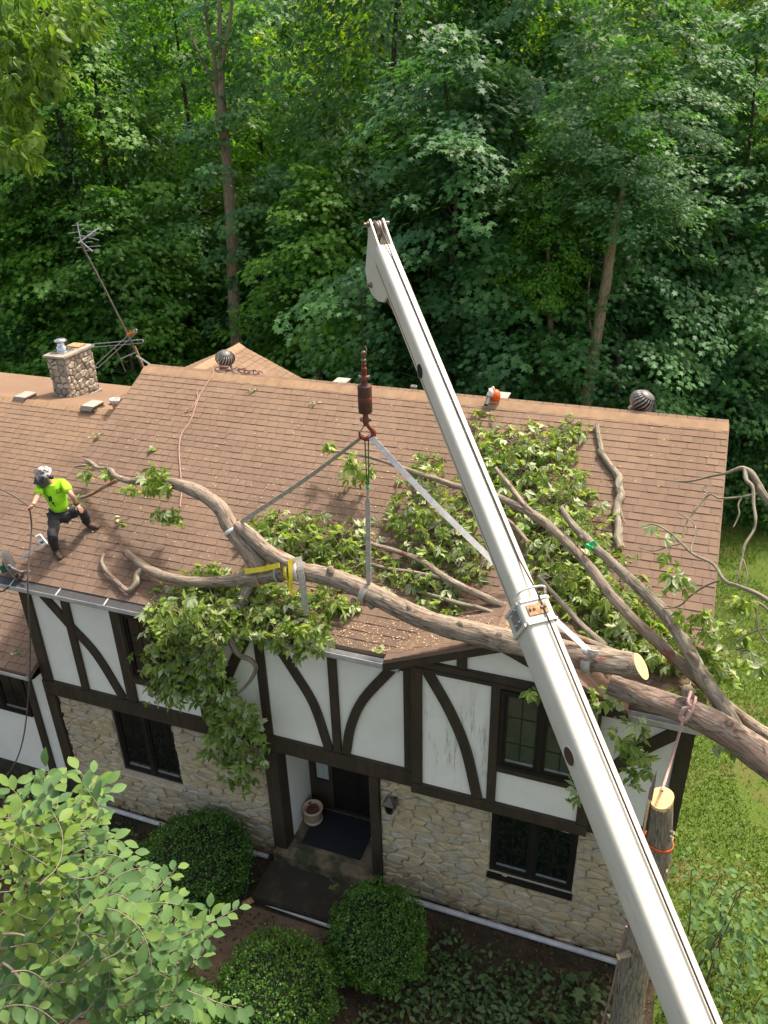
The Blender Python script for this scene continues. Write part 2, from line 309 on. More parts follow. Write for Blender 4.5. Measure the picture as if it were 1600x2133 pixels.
# ------------------------------------------------------------------ building helpers
def tag(o, label=None, cat=None, group=None, kind=None):
    if label: o['label'] = label
    if cat: o['category'] = cat
    if group: o['group'] = group
    if kind: o['kind'] = kind
    return o
def empty(name, loc=(0, 0, 0), label=None, cat=None, group=None):
    o = bpy.data.objects.new(name, None); COL.objects.link(o); o.location = loc; o.empty_display_size = .2
    return tag(o, label, cat, group)
def link(name, me, parent=None, keep=True):
    o = bpy.data.objects.new(name, me); COL.objects.link(o)
    if parent is not None:
        o.parent = parent
        if keep: o.matrix_parent_inverse = world(parent).inverted()
    return o
def world(o):
    mw = Matrix.LocRotScale(o.location, o.rotation_euler, o.scale)
    if o.parent is not None: mw = world(o.parent) @ o.matrix_parent_inverse @ mw
    return mw
class MB:
    def __init__(s): s.v = []; s.f = []; s.mi = []; s.sm = []; s.tc = []
    def add(s, vs, fs, mi=0, smooth=False, tc=None):
        b = len(s.v); s.v += [tuple(x) for x in vs]
        s.tc += tc if tc else [(0, 0, 0)] * len(vs)
        for f in fs: s.f.append([b + i for i in f]); s.mi.append(mi); s.sm.append(smooth)
    def box(s, a, b, mi=0):
        x0, x1 = sorted((a[0], b[0])); y0, y1 = sorted((a[1], b[1])); z0, z1 = sorted((a[2], b[2]))
        s.add([(x0, y0, z0), (x1, y0, z0), (x1, y1, z0), (x0, y1, z0), (x0, y0, z1), (x1, y0, z1), (x1, y1, z1), (x0, y1, z1)],
              [(0, 3, 2, 1), (4, 5, 6, 7), (0, 1, 5, 4), (1, 2, 6, 5), (2, 3, 7, 6), (3, 0, 4, 7)], mi)
    def obox(s, c, ax, ay, az, mi=0):          # centre and three half-axes
        c, ax, ay, az = V(c), V(ax), V(ay), V(az)
        s.add([c + ax * i + ay * j + az * k for k in (-1, 1) for j in (-1, 1) for i in (-1, 1)],
              [(0, 2, 3, 1), (4, 5, 7, 6), (0, 1, 5, 4), (1, 3, 7, 5), (3, 2, 6, 7), (2, 0, 4, 6)], mi)
    def bar(s, a, b, w, h, up=(0, 0, 1), mi=0):
        a, b = V(a), V(b); d = (b - a); t = d.normalized(); u = V(up)
        sd = t.cross(u).normalized(); u2 = sd.cross(t)
        s.obox((a + b) / 2, d / 2, sd * w / 2, u2 * h / 2, mi)
    def tube(s, pts, rad, n=8, mi=0, caps=True, wob=0.0, seed=0, smooth=True, capmi=None):
        pts = [V(p) for p in pts]
        if not hasattr(rad, '__len__'): rad = [rad] * len(pts)
        T = []
        for i in range(len(pts)):
            T.append((pts[min(i + 1, len(pts) - 1)] - pts[max(i - 1, 0)]).normalized())
        u = T[0].orthogonal().normalized(); vs = []; tc = []; ln = 0
        for i, p in enumerate(pts):
            if i: ln += (p - pts[i - 1]).length
            u = (u - T[i] * u.dot(T[i])).normalized(); q = T[i].cross(u)
            for k in range(n):
                a = 2 * PI * k / n; r = rad[i]
                if wob: r *= 1 + wob * noise.noise(V((math.cos(a) * 1.6 + seed, math.sin(a) * 1.6, ln * 3.0 / max(rad[0] * 8, .3)))) + wob * .5 * noise.noise(V((math.cos(a) * 4 + seed, math.sin(a) * 4, ln * 9)))
                vs.append(p + (u * math.cos(a) + q * math.sin(a)) * r)
                tc.append((math.cos(a) * rad[0] + seed, math.sin(a) * rad[0], ln))
        fs = [(i * n + k, i * n + (k + 1) % n, (i + 1) * n + (k + 1) % n, (i + 1) * n + k) for i in range(len(pts) - 1) for k in range(n)]
        s.add(vs, fs, mi, smooth, tc)
        if caps:
            m_ = mi if capmi is None else capmi
            s.add(vs[:n], [tuple(reversed(range(n)))], m_); s.add(vs[-n:], [tuple(range(n))], m_)
    def lathe(s, prof, o=(0, 0, 0), axis=(0, 0, 1), n=16, mi=0, smooth=True, squash=1):
        o = V(o); a = V(axis).normalized(); u = a.orthogonal().normalized(); q = a.cross(u)
        vs = []
        for r, z in prof:
            for k in range(n):
                t = 2 * PI * k / n; vs.append(o + a * z + (u * math.cos(t) + q * math.sin(t) * squash) * r)
        fs = [(i * n + k, i * n + (k + 1) % n, (i + 1) * n + (k + 1) % n, (i + 1) * n + k) for i in range(len(prof) - 1) for k in range(n)]
        s.add(vs, fs, mi, smooth)
        if prof[0][0] > 1e-4: s.add(vs[:n], [tuple(reversed(range(n)))], mi)
        if prof[-1][0] > 1e-4: s.add(vs[-n:], [tuple(range(n))], mi)
    def prism(s, poly, d, mi=0):                # closed outline (3D points) pushed along d
        n = len(poly); d = V(d); a = [V(p) for p in poly]; b = [p + d for p in a]
        s.add(a + b, [tuple(range(n)), tuple(reversed(range(n, 2 * n)))] + [(i, i + n, (i + 1) % n + n, (i + 1) % n) for i in range(n)], mi)
    def ribbon(s, pts, wid, side, th=.006, mi=0, twist=0.0):
        pts = [V(p) for p in pts]
        if not hasattr(wid, '__len__'): wid = [wid] * len(pts)
        side = V(side); vs = []
        for i, p in enumerate(pts):
            t = (pts[min(i + 1, len(pts) - 1)] - pts[max(i - 1, 0)]).normalized()
            sd = (side - t * side.dot(t)).normalized(); nn = t.cross(sd)
            if twist:
                a = twist * i / (len(pts) - 1); sd, nn = sd * math.cos(a) + nn * math.sin(a), nn * math.cos(a) - sd * math.sin(a)
            w_ = wid[i] / 2
            vs += [p - sd * w_ - nn * th / 2, p + sd * w_ - nn * th / 2, p + sd * w_ + nn * th / 2, p - sd * w_ + nn * th / 2]
        k = len(pts)
        fs = [(i * 4 + j, i * 4 + (j + 1) % 4, i * 4 + 4 + (j + 1) % 4, i * 4 + 4 + j) for i in range(k - 1) for j in range(4)]
        fs += [(3, 2, 1, 0), (k * 4 - 4, k * 4 - 3, k * 4 - 2, k * 4 - 1)]
        s.add(vs, fs, mi)
    def mesh(s, name, mats, bevel=0):
        me = bpy.data.meshes.new(name); me.from_pydata(s.v, [], s.f); me.update()
        if not isinstance(mats, (list, tuple)): mats = [mats]
        for x in mats: me.materials.append(MT[x] if isinstance(x, str) else x)
        me.polygons.foreach_set('material_index', s.mi); me.polygons.foreach_set('use_smooth', s.sm)
        if any(t != (0, 0, 0) for t in s.tc):
            at = me.attributes.new('tco', 'FLOAT_VECTOR', 'POINT'); at.data.foreach_set('vector', [c for t in s.tc for c in t])
        bm = bmesh.new(); bm.from_mesh(me); bmesh.ops.recalc_face_normals(bm, faces=bm.faces)
        if bevel:
            bmesh.ops.bevel(bm, geom=[e for e in bm.edges if len(e.link_faces) == 2 and e.calc_face_angle(0) > .6], offset=bevel, segments=2, affect='EDGES', clamp_overlap=True)
        bm.to_mesh(me); bm.free()
        return me
    def build(s, name, mats, parent=None, bevel=0): return link(name, s.mesh(name, mats, bevel), parent)
def smooth_path(pts, sub=6, rad=None):
    P = [V(p) for p in pts]; P = [P[0] * 2 - P[1]] + P + [P[-1] * 2 - P[-2]]; out = []; rr = []
    for i in range(1, len(P) - 2):
        for k in range(sub):
            t = k / sub; a, b, c, d = P[i - 1], P[i], P[i + 1], P[i + 2]
            out.append(.5 * ((2 * b) + (c - a) * t + (2 * a - 5 * b + 4 * c - d) * t * t + (3 * b - a - 3 * c + d) * t ** 3))
            if rad: rr.append(rad[i - 1] * (1 - t) + rad[i] * t)
    out.append(P[-2])
    if rad: rr.append(rad[-1]); return out, rr
    return out
def leaf_mesh(name, P, D, Nn, S, tv, tf, mat, mats=None, mi=None):
    P, D, Nn = (np.asarray(a, float) for a in (P, D, Nn)); S = np.asarray(S, float).reshape(-1, 1, 1)
    D = D / np.linalg.norm(D, axis=1, keepdims=True)
    X = np.cross(D, Nn); X /= np.linalg.norm(X, axis=1, keepdims=True) + 1e-9
    Z = np.cross(X, D); tv = np.asarray(tv, float)
    W = P[:, None, :] + S * (tv[None, :, 0:1] * X[:, None] + tv[None, :, 1:2] * D[:, None] + tv[None, :, 2:3] * Z[:, None])
    n, k = len(P), len(tv); tf = np.asarray(tf); nf, fl = tf.shape
    me = bpy.data.meshes.new(name)
    me.vertices.add(n * k); me.vertices.foreach_set('co', W.reshape(-1))
    idx = (tf[None] + (np.arange(n) * k)[:, None, None]).reshape(-1)
    me.loops.add(len(idx)); me.loops.foreach_set('vertex_index', idx.astype(np.int32))
    me.polygons.add(n * nf); me.polygons.foreach_set('loop_start', (np.arange(n * nf) * fl).astype(np.int32))
    me.polygons.foreach_set('loop_total', np.full(n * nf, fl, np.int32))
    if mats:
        for x in mats: me.materials.append(MT[x])
        me.polygons.foreach_set('material_index', np.repeat(mi, nf).astype(np.int32))
    else: me.materials.append(MT[mat])
    me.update(calc_edges=True); me.validate()
    return me
def unit(a): return a / (np.linalg.norm(a, axis=1, keepdims=True) + 1e-9)
# leaf templates: x across, y along, z up
MAPLE = [(0, 0, 0), (.40, .10, -.03), (.20, .36, .02), (.52, .62, -.07), (.16, .66, .02), (0, 1.02, -.08), (-.16, .66, .02), (-.52, .62, -.07), (-.20, .36, .02), (-.40, .10, -.03)]
MAPLE_F = [tuple(range(10))]
DIA = [(0, 0, 0), (.28, .5, .05), (0, 1, -.06), (-.28, .5, .05)]; DIA_F = [(0, 1, 2), (0, 2, 3)]
OVAL = [(0, 0, 0), (.20, .25, .05), (.27, .52, .06), (.16, .80, .01), (0, 1, -.08), (-.16, .80, .01), (-.27, .52, .06), (-.20, .25, .05), (0, .5, 0)]
OVAL_F = [(0, 1, 2, 8), (8, 2, 3, 4), (8, 4, 5, 6), (0, 8, 6, 7)]
BLADE = [(-.05, 0, 0), (.05, 0, 0), (.0, 1, .25)]; BLADE_F = [(0, 1, 2)]
def palmate(seed):
    r = random.Random(seed); tv, tf = [], []
    for k, (a, l) in enumerate(((-80, .55), (-42, .82), (0, 1.0), (42, .82), (80, .55))):
        a += r.uniform(-14, 14); l *= r.uniform(.8, 1.15); dr = r.uniform(.08, .45); rl = r.uniform(-.12, .12); w_ = r.uniform(.19, .25)
        b = len(tv); ca, sa = math.cos(R(a)), math.sin(R(a))
        for x, y, z in ((0, .10, 0), (w_ * .7, .34, .03), (w_, .62, .02), (0, 1, -dr), (-w_, .62, .02), (-w_ * .7, .34, .03)):
            z += rl * x * 2 - dr * .4 * y * y; x, y = x * l, y * l; tv.append((x * ca + y * sa, -x * sa + y * ca, z * l))
        tf += [(b, b + 1, b + 2, b + 3), (b, b + 3, b + 4, b + 5)]
    return tv, tf
PALMS = [palmate(k) for k in (1, 2, 3, 4)]
PALM, PALM_F = PALMS[0]

# ================================================================== GROUND
def sheet(name, x0, x1, y0, y1, z, mat, kind='structure', nx=1, ny=1, hf=None):
    me = bpy.data.meshes.new(name); vs = []; fs = []
    for j in range(ny + 1):
        for i in range(nx + 1):
            x = x0 + (x1 - x0) * i / nx; y = y0 + (y1 - y0) * j / ny; vs.append((x, y, z + (hf(x, y) if hf else 0)))
    for j in range(ny):
        for i in range(nx): a = j * (nx + 1) + i; fs.append((a, a + 1, a + nx + 2, a + nx + 1))
    me.from_pydata(vs, [], fs); me.materials.append(MT[mat]); me.update()
    return tag(link(name, me), kind=kind)
sheet('ground', -160, 160, -60, 220, -.01, 'soil')

# ================================================================== HOUSE
WX = 10.60
house = empty('house', (5.3, 0, 0), 'two-storey half-timbered house with brown shingle roof and stone ground floor', 'house')
def hpart(mb, name, mats, bevel=0, parent=None): return mb.build(name, mats, parent or house, bevel)

# --- stucco and masonry core
b = MB()
def rects(b, x0, x1, z0, z1, holes, ya, yb):
    xs = sorted({x0, x1, *[h[0] for h in holes], *[h[1] for h in holes]})
    for i in range(len(xs) - 1):
        a, c = xs[i], xs[i + 1]; hs = sorted([h for h in holes if h[0] <= a + 1e-6 and h[1] >= c - 1e-6], key=lambda h: h[2]); z = z0
        for h in hs:
            if h[2] > z + 1e-4: b.box((a, ya, z), (c, yb, h[2]))
            z = h[3]
        if z < z1 - 1e-4: b.box((a, ya, z), (c, yb, z1))
b.box((.0, 0, 2.6), (WX, .2, 4.93))
b.box((6.90, -.13, 2.62), (9.46, -.002, 5.02))
b.prism([(6.93, -.13, 5.022), (9.43, -.13, 5.022), (8.17, -.13, 5.62)], (0, .9, 0))
b.box((.0, .202, 0), (.2, 9.3, 4.93)); b.box((WX - .2, .202, 0), (WX, 9.3, 4.93)); b.box((.202, 9.1, 0), (WX - .202, 9.3, 4.93))
for x in (.01, WX - .19): b.prism([(x, -.05, 4.932), (x, 9.35, 4.932), (x, 4.654, 6.98)], (.18, 0, 0))
b.box((4.44, .202, .1), (4.56, 1.05, 2.58)); b.box((6.18, .202, .1), (6.30, 1.05, 2.58)); b.box((4.44, 1.052, .1), (6.30, 1.2, 2.6)); b.box((4.44, .202, 2.585), (6.3, 1.05, 2.7))
hpart(b, 'wall', 'stucco')
LLW, LRW = (1.30, 2.55, 1.09, 2.55), (8.09, 9.37, 1.13, 2.44)
b = MB()
rects(b, .2, 4.36, 0, 2.6, [LLW], 0, .2); stone_wall = hpart(b, 'stone_wall', 'mortar')
b = MB(); rects(b, 6.30, 10.45, 0, 2.6, [LRW], 0, .2); stone_wall_b = hpart(b, 'stone_wall', 'mortar')

# --- ledge stones, each cell cut from a stretched irregular tiling
def cells(x0, x1, z0, z1, dx, dz, holes, rnd, st=2.0, jit=.42):
    pts = {}
    nx, nz = int((x1 - x0) / dx) + 3, int((z1 - z0) / dz) + 3
    for j in range(-1, nz):
        for i in range(-1, nx):
            pts[i, j] = ((x0 + (i + (.5 if j % 2 else 0) + rnd.uniform(-jit, jit)) * dx), z0 + (j + .5 + rnd.uniform(-jit, jit) * .8) * dz)
    out = []
    def clip(poly, nx_, nz_, c):
        res = []
        for k in range(len(poly)):
            p, q = poly[k], poly[(k + 1) % len(poly)]; dp, dq = p[0] * nx_ + p[1] * nz_ - c, q[0] * nx_ + q[1] * nz_ - c
            if dp <= 0: res.append(p)
            if dp * dq < 0: t = dp / (dp - dq); res.append((p[0] + (q[0] - p[0]) * t, p[1] + (q[1] - p[1]) * t))
        return res
    for (i, j), (px, pz) in pts.items():
        poly = [(px - 2 * dx, pz - 2 * dz), (px + 2 * dx, pz - 2 * dz), (px + 2 * dx, pz + 2 * dz), (px - 2 * dx, pz + 2 * dz)]
        for a in range(-2, 3):
            for c in range(-2, 3):
                if (a or c) and (i + a, j + c) in pts and poly:
                    qx, qz = pts[i + a, j + c]; ex, ez = (qx - px) / st / st, (qz - pz)
                    mx, mz = (qx + px) / 2, (qz + pz) / 2
                    poly = clip(poly, ex, ez, ex * mx + ez * mz)
        for nn_ in ((-1, 0, -x0), (1, 0, x1), (0, -1, -z0), (0, 1, z1)): poly = clip(poly, *nn_) if poly else poly
        if len(poly) < 3: continue
        cx = sum(p[0] for p in poly) / len(poly); cz = sum(p[1] for p in poly) / len(poly); bad = False
        for h in holes:
            if h[0] < cx < h[1] and h[2] < cz < h[3]: bad = True; break
            dd = [(h[0] - cx, (1, 0, h[0])), (cx - h[1], (-1, 0, -h[1])), (h[2] - cz, (0, 1, h[2])), (cz - h[3], (0, -1, -h[3]))]
            dd = [d for d in dd if d[0] >= 0]
            if any(h[0] < p[0] < h[1] and h[2] < p[1] < h[3] for p in poly): poly = clip(poly, *max(dd)[1])
        if bad or len(poly) < 3: continue
        ar = abs(sum(poly[k][0] * poly[(k + 1) % len(poly)][1] - poly[(k + 1) % len(poly)][0] * poly[k][1] for k in range(len(poly)))) / 2
        if ar > dx * dz * .12: out.append((poly, ar))
    return out
def stone_mb(b, poly, O, U, W, Nn, depth, rnd, gap=.007, bev=.012):
    cx = sum(p[0] for p in poly) / len(poly); cz = sum(p[1] for p in poly) / len(poly); ring = []
    for k in range(len(poly)):
        p, q = poly[k], poly[(k + 1) % len(poly)]; ring.append(p); l = math.hypot(q[0] - p[0], q[1] - p[1])
        if l > .09 and len(poly) < 8: ring.append(((p[0] + q[0]) / 2 + rnd.uniform(-.008, .008), (p[1] + q[1]) / 2 + rnd.uniform(-.014, .014)))
    n = len(ring)
    def ins(d):
        r = []
        for p in ring:
            vx, vz = cx - p[0], cz - p[1]; l = math.hypot(vx, vz) + 1e-9; s = min(d * 1.3, l * .45); r.append((p[0] + vx / l * s, p[1] + vz / l * s))
        return r
    tx, tz = rnd.uniform(-.05, .05), rnd.uniform(-.02, .16)
    def at(p, d): return O + U * p[0] + W * p[1] + Nn * d
    vs = [at(p, -.02) for p in ins(gap)] + [at(p, depth * .62) for p in ins(gap)] + [at(p, depth + (p[0] - cx) * tx + (p[1] - cz) * tz + rnd.uniform(-.004, .004)) for p in ins(gap + bev)]
    fs = [(r * n + k, r * n + (k + 1) % n, (r + 1) * n + (k + 1) % n, (r + 1) * n + k) for r in range(2) for k in range(n)] + [tuple(range(2 * n, 3 * n))]
    b.add(vs, fs)
rs = random.Random(5)
st_cells = cells(.21, 4.33, .02, 2.575, .31, .108, [LLW], rs) + cells(6.32, 10.44, .02, 2.575, .31, .108, [LRW, (6.85, 9.5, 2.56, 2.7)], rs)
def seen(p): # visible size proxy for the photograph
    c = V((sum(q[0] for q in p[0]) / len(p[0]), 0, sum(q[1] for q in p[0]) / len(p[0])))
    d = c - CAM; return p[1] / d.length_squared
st_cells.sort(key=seen, reverse=True)
rest = MB()
for k, (poly, ar) in enumerate(st_cells):
    mb = MB() if k < 300 else rest
    stone_mb(mb, poly, V((0, 0, 0)), V((1, 0, 0)), V((0, 0, 1)), V((0, -1, 0)), rs.uniform(.018, .062), rs)
    if k < 300: mb.build('stone', 'stone', stone_wall if poly[0][0] < 5 else stone_wall_b)
if rest.v: tag(rest.build('small_stone_work', 'stone', stone_wall), kind='stuff')

# --- timbers
def beam(poly, y0=-.05, y1=-.0005, mat='timber', bev=.006, name='timber_beam'):
    mb = MB(); mb.prism([(p[0], y0, p[1]) for p in poly], (0, y1 - y0, 0)); return hpart(mb, name, mat, bev)
def rb(x0, x1, z0, z1, **k): return beam([(x0, z0), (x1, z0), (x1, z1), (x0, z1)], **k)
def arc(pts, wd, **k):
    P = smooth_path([V((p[0], 0, p[1])) for p in pts], 5); mb = MB(); y0 = k.get('y0', -.046); y1 = k.get('y1', -.0005)
    lft, rgt = [], []
    for i, p in enumerate(P):
        t = (P[min(i + 1, len(P) - 1)] - P[max(i - 1, 0)]).normalized(); s_ = V((t.z, 0, -t.x)) * wd / 2; lft.append(p - s_); rgt.append(p + s_)
    vs = [V((p.x, y, p.z)) for y in (y0, y1) for p in lft + rgt]; n = len(P); q = 2 * n
    fs = [(i, i + 1, n + i + 1, n + i) for i in range(n - 1)] + [(i, q + i, q + i + 1, i + 1) for i in range(n - 1)] + [(n + i, n + i + 1, q + n + i + 1, q + n + i) for i in range(n - 1)]
    fs += [(0, n, q + n, q), (n - 1, q + n - 1, q + 2 * n - 1, 2 * n - 1)]
    mb.add(vs, fs); return hpart(mb, 'curved_brace', 'timber')
rb(-.03, 6.90, 2.585, 2.885, y0=-.075)                       # jetty band
rb(9.461, WX + .03, 2.585, 2.885, y0=-.075)
rb(-.03, 6.90, 4.76, 4.93, y0=-.06); rb(9.461, WX + .03, 4.72, 4.93, y0=-.06)
rb(-.03, .19, 2.887, 4.758); rb(.815, .965, 2.887, 4.758); rb(1.765, 1.965, 2.887, 4.758); rb(3.22, 3.40, 2.887, 4.758)
rb(4.365, 4.515, 2.887, 4.758); rb(5.565, 5.705, 2.887, 4.758); rb(6.735, 6.885, 2.887, 4.758)
arc([(.46, 4.755), (.9, 4.21), (1.30, 3.72), (1.66, 2.89)], .16)
arc([(4.24, 4.755), (3.92, 4.12), (3.66, 3.5), (3.49, 2.89)], .16)
arc([(4.74, 4.755), (5.02, 4.26), (5.29, 3.72), (5.485, 2.89)], .145)
arc([(6.57, 4.755), (6.10, 4.05), (5.88, 3.47), (5.775, 2.89)], .145)
rb(-.02, .19, .0, 2.583, y0=-.085); rb(10.43, WX + .02, .0, 2.583, y0=-.085); rb(WX - .17, WX + .02, 2.887, 4.718)
rb(4.335, 4.575, .34, 2.583, y0=-.10, y1=.2); rb(6.16, 6.315, .05, 2.583, y0=-.10, y1=.2)
arc([(10.42, 4.70), (10.0, 4.25), (9.72, 3.85), (9.50, 3.45)], .17)
rb(1.967, 3.218, 3.30, 3.44)                                     # under upper window
Y1 = -.175
bp = dict(y0=Y1, y1=-.1305)
rb(6.885, 9.475, 2.605, 2.80, y0=-.19, y1=-.0); rb(6.885, 9.475, 4.93, 5.11, y0=-.19, y1=-.1305)
rb(6.888, 7.05, 2.802, 4.928, y0=Y1, y1=-.0); rb(8.025, 8.155, 2.802, 4.928, **bp); rb(9.31, 9.472, 2.802, 4.928, y0=Y1, y1=0)
arc([(7.13, 4.925), (7.45, 4.33), (7.70, 3.68), (7.89, 2.805)], .15, y0=Y1, y1=-.1305)
rb(8.157, 9.308, 3.42, 3.52, **bp)
rb(7.54, 7.68, 5.112, 5.33, **bp); rb(8.62, 8.76, 5.112, 5.33, **bp)

# --- windows
def window(x0, x1, z0, z1, y, fr=.06, cols=2, gx=2, gz=3, glass='pane'):
    w_ = MB(); d = .07
    for a, c in (((x0, z0), (x1, z0 + fr)), ((x0, z1 - fr), (x1, z1)), ((x0, z0 + fr), (x0 + fr, z1 - fr)), ((x1 - fr, z0 + fr), (x1, z1 - fr))):
        w_.box((a[0], y - d, a[1]), (c[0], y, c[1]))
    wd = (x1 - x0 - 2 * fr) / cols
    for k in range(1, cols): xm = x0 + fr + wd * k; w_.box((xm - .04, y - d + .005, z0 + fr), (xm + .04, y, z1 - fr))
    wo_ = hpart(w_, 'window', 'timber_black', .004)
    for k in range(cols):
        a, c = x0 + fr + wd * k + (.04 if k else 0), x0 + fr + wd * (k + 1) - (.04 if k < cols - 1 else 0)
        s_ = MB()
        for p, q in (((a, z0 + fr), (c, z0 + fr + .045)), ((a, z1 - fr - .04), (c, z1 - fr)), ((a, z0 + fr + .045), (a + .035, z1 - fr - .04)), ((c - .035, z0 + fr + .045), (c, z1 - fr - .04))): s_.box((p[0], y - d + .022, p[1]), (q[0], y - .004, q[1]))
        hpart(s_, 'sash', 'timber_black', 0, wo_)
        g = MB(); g.box((a + .03, y - .026, z0 + fr + .04), (c - .03, y - .014, z1 - fr - .035)); hpart(g, 'pane', glass, 0, wo_)
        st_ = MB(); st_.box((a + .04, y - .034, z0 + fr + .046), (c - .04, y - .0265, z0 + fr + .085)); hpart(st_, 'sash_rail', 'grey_metal', 0, wo_)
        for i in range(1, gx): xx = a + (c - a) * i / gx; q = MB(); q.box((xx - .006, y - .033, z0 + fr + .087), (xx + .006, y - .0265, z1 - fr - .042)); hpart(q, 'muntin', 'timber_black', 0, wo_)
        for j in range(1, gz): zz = z0 + (z1 - z0) * j / gz; q = MB(); q.box((a + .037, y - .0325, zz - .006), (c - .037, y - .0268, zz + .006)); hpart(q, 'muntin', 'timber_black', 0, wo_)
    return wo_
window(1.985, 3.20, 3.46, 4.74, -.001)
window(8.165, 9.30, 3.545, 4.92, -.1315, glass='pane_green')
for wn in (LLW, LRW):
    wo_ = window(*wn, .10)
    q = MB(); q.box((wn[0] - .02, -.085, wn[2] - .06), (wn[1] + .02, .1, wn[2] - .002)); hpart(q, 'sill', 'timber_black' if wn is LRW else 'stone', .004, wo_)

# --- front door in its recess
door = MB(); door.box((5.02, 1.0, .38), (6.10, 1.05, 2.52)); dr = hpart(door, 'door', 'timber_black', .004)
for i in range(2):
    for j in range(3):
        q = MB(); q.box((5.12 + i * .49, .985, .55 + j * .64), (5.52 + i * .49, .9995, 1.07 + j * .64)); hpart(q, 'door_panel', 'timber_black', .006, dr)
q = MB(); q.tube([(6.03, .999, 1.42), (6.03, .95, 1.42), (5.92, .95, 1.42)], .012, 6); q.box((6.0, .985, 1.30), (6.06, .998, 1.55)); hpart(q, 'handle', 'steel', 0, dr)
q = MB(); q.box((4.562, .96, .352), (6.178, 1.05, .378)); q.box((4.562, .985, .38), (4.68, 1.05, 2.58)); q.box((4.94, .985, .38), (5.018, 1.05, 2.58)); q.box((4.68, .985, .38), (4.94, 1.05, 1.02)); q.box((4.68, .985, 2.3), (4.94, 1.05, 2.58)); q.box((6.102, .985, .38), (6.178, 1.05, 2.58))
q.box((4.68, .99, 1.64), (4.94, 1.04, 1.68))
sl = hpart(q, 'sidelight', 'timber')
for z0, z1 in ((1.02, 1.64), (1.68, 2.3)):
    q = MB(); q.box((4.69, 1.02, z0), (4.93, 1.03, z1)); hpart(q, 'pane', 'curtain', 0, sl)
# --- porch floor and steps
q = MB(); q.box((4.37, -.24, 0), (6.21, .0, .35)); q.box((4.58, .0, 0), (6.158, .2, .35)); q.box((4.562, .2, 0), (6.178, 1.05, .3498)); hpart(q, 'porch_floor', 'concrete', .01)
q = MB(); q.box((4.33, -1.0, 0), (6.12, -.242, .17)); hpart(q, 'front_step', 'step_dark', .02)

# --- gutters, fascia, soffit
q = MB(); q.box((XL + .02, -.115, 4.78), (6.70, -.06, 4.95)); q.box((XL + .02, -.0598, 4.79), (-.031, -.001, 4.82)); q.box((9.6, -.115, 4.78), (XR - .03, -.062, 4.95)); hpart(q, 'fascia', 'timber')
def gutter(x0, x1, y0=YG, y1=-.118, zt=ZG, h=.11):
    g = MB(); t = .006
    prof = [(y1, zt + .0), (y1, zt - h), (y0 + .03, zt - h), (y0 + .008, zt - h * .45), (y0, zt), (y0 + t, zt), (y0 + .03 + t, zt - h + t), (y1 - t, zt - h + t), (y1 - t, zt + .0)]
    n = len(prof)
    vs = [V((x, p[0], p[1])) for x in (x0, x1) for p in prof]
    fs = [(i, i + n, (i + 1) % n + n, (i + 1) % n) for i in range(n)]
    g.add(vs, fs); g.prism([(x0, p[0], p[1]) for p in ((y1, zt - .002), (y1, zt - h), (y0 + .03, zt - h), (y0 + .004, zt - .002))], (.008, 0, 0)); g.prism([(x1, p[0], p[1]) for p in ((y1, zt - .002), (y1, zt - h), (y0 + .03, zt - h), (y0 + .004, zt - .002))], (-.008, 0, 0))
    return hpart(g, 'gutter', 'white_metal')
g1 = gutter(XL - .6, 6.72); gutter(9.62, XR)
x = XL - .58
while x < 4.9:
    q = MB(); q.prism([(x + .006, YG - .004, ZG + .002), (x + .914, YG - .004, ZG + .002), (x + .914, -.075, ZG + .052), (x + .006, -.075, ZG + .052)], (0, 0, .005)); hpart(q, 'gutter_guard', 'mesh_guard', 0, g1)
    q = MB(); q.prism([(x - .012, YG - .006, ZG + .0005), (x + .012, YG - .006, ZG + .0005), (x + .012, -.09, ZG + .05), (x - .012, -.09, ZG + .05)], (0, 0, .010)); q.box((x, YG - .010, ZG - .012), (x + .915, YG - .002, ZG + .004)); hpart(q, 'guard_rail', 'white_metal', 0, g1)
    x += .92

# --- roofs
EXPO = .1425
WID = (.13, .16, .18, .21, .24, .28)
shing = []     # (origin, ux, us, n, width, thick)
def shingle_field(P0, ux, us, rows, span, r):
    n = ux.cross(us).normalized()
    if n.z < 0: n = -n
    for k in range(rows):
        x0, x1 = span(k * EXPO); x = x0
        while x < x1 - .02:
            w_ = r.choice(WID); cut = False
            if x + w_ > x1 - .05: w_ = x1 - x; cut = True
            shing.append((P0 + ux * x + us * (k * EXPO), ux, us, n, w_, r.choice((0, 0, 1)), cut))
            x += w_
def shingle_verts(w_, th):
    t = .0095 + .004 * th; g = .0038
    return [(g, 0, 0), (w_ - g, 0, 0), (w_ - g, 0, t), (g, 0, t), (g, EXPO + .03, .0005), (w_ - g, EXPO + .03, .0005), (w_ - g, EXPO + .03, .001), (g, EXPO + .03, .001)]
SH_F = [(0, 1, 2, 3), (3, 2, 6, 7), (1, 5, 6, 2), (0, 3, 7, 4)]
roof = MB()
def deck(P, th=.09, mi=0): roof.prism(P, (0, 0, -th), mi)
YS = -.095
deck([(XL, YS, roof_z(YS)), (XR, YS, roof_z(YS)), (XR, YRD, ZRD), (XL, YRD, ZRD)])
deck([(XL, YRD, ZRD), (XR, YRD, ZRD), (XR, 9.55, roof_z(YG)), (XL, 9.55, roof_z(YG))])
rr = random.Random(3)
nrow = int(V((0, YRD - YS, (YRD - YS) * SL)).length / EXPO)
shingle_field(V((0, YS, roof_z(YS))), V((1, 0, 0)), RS, nrow + 1, lambda s: (XL, XR), rr)
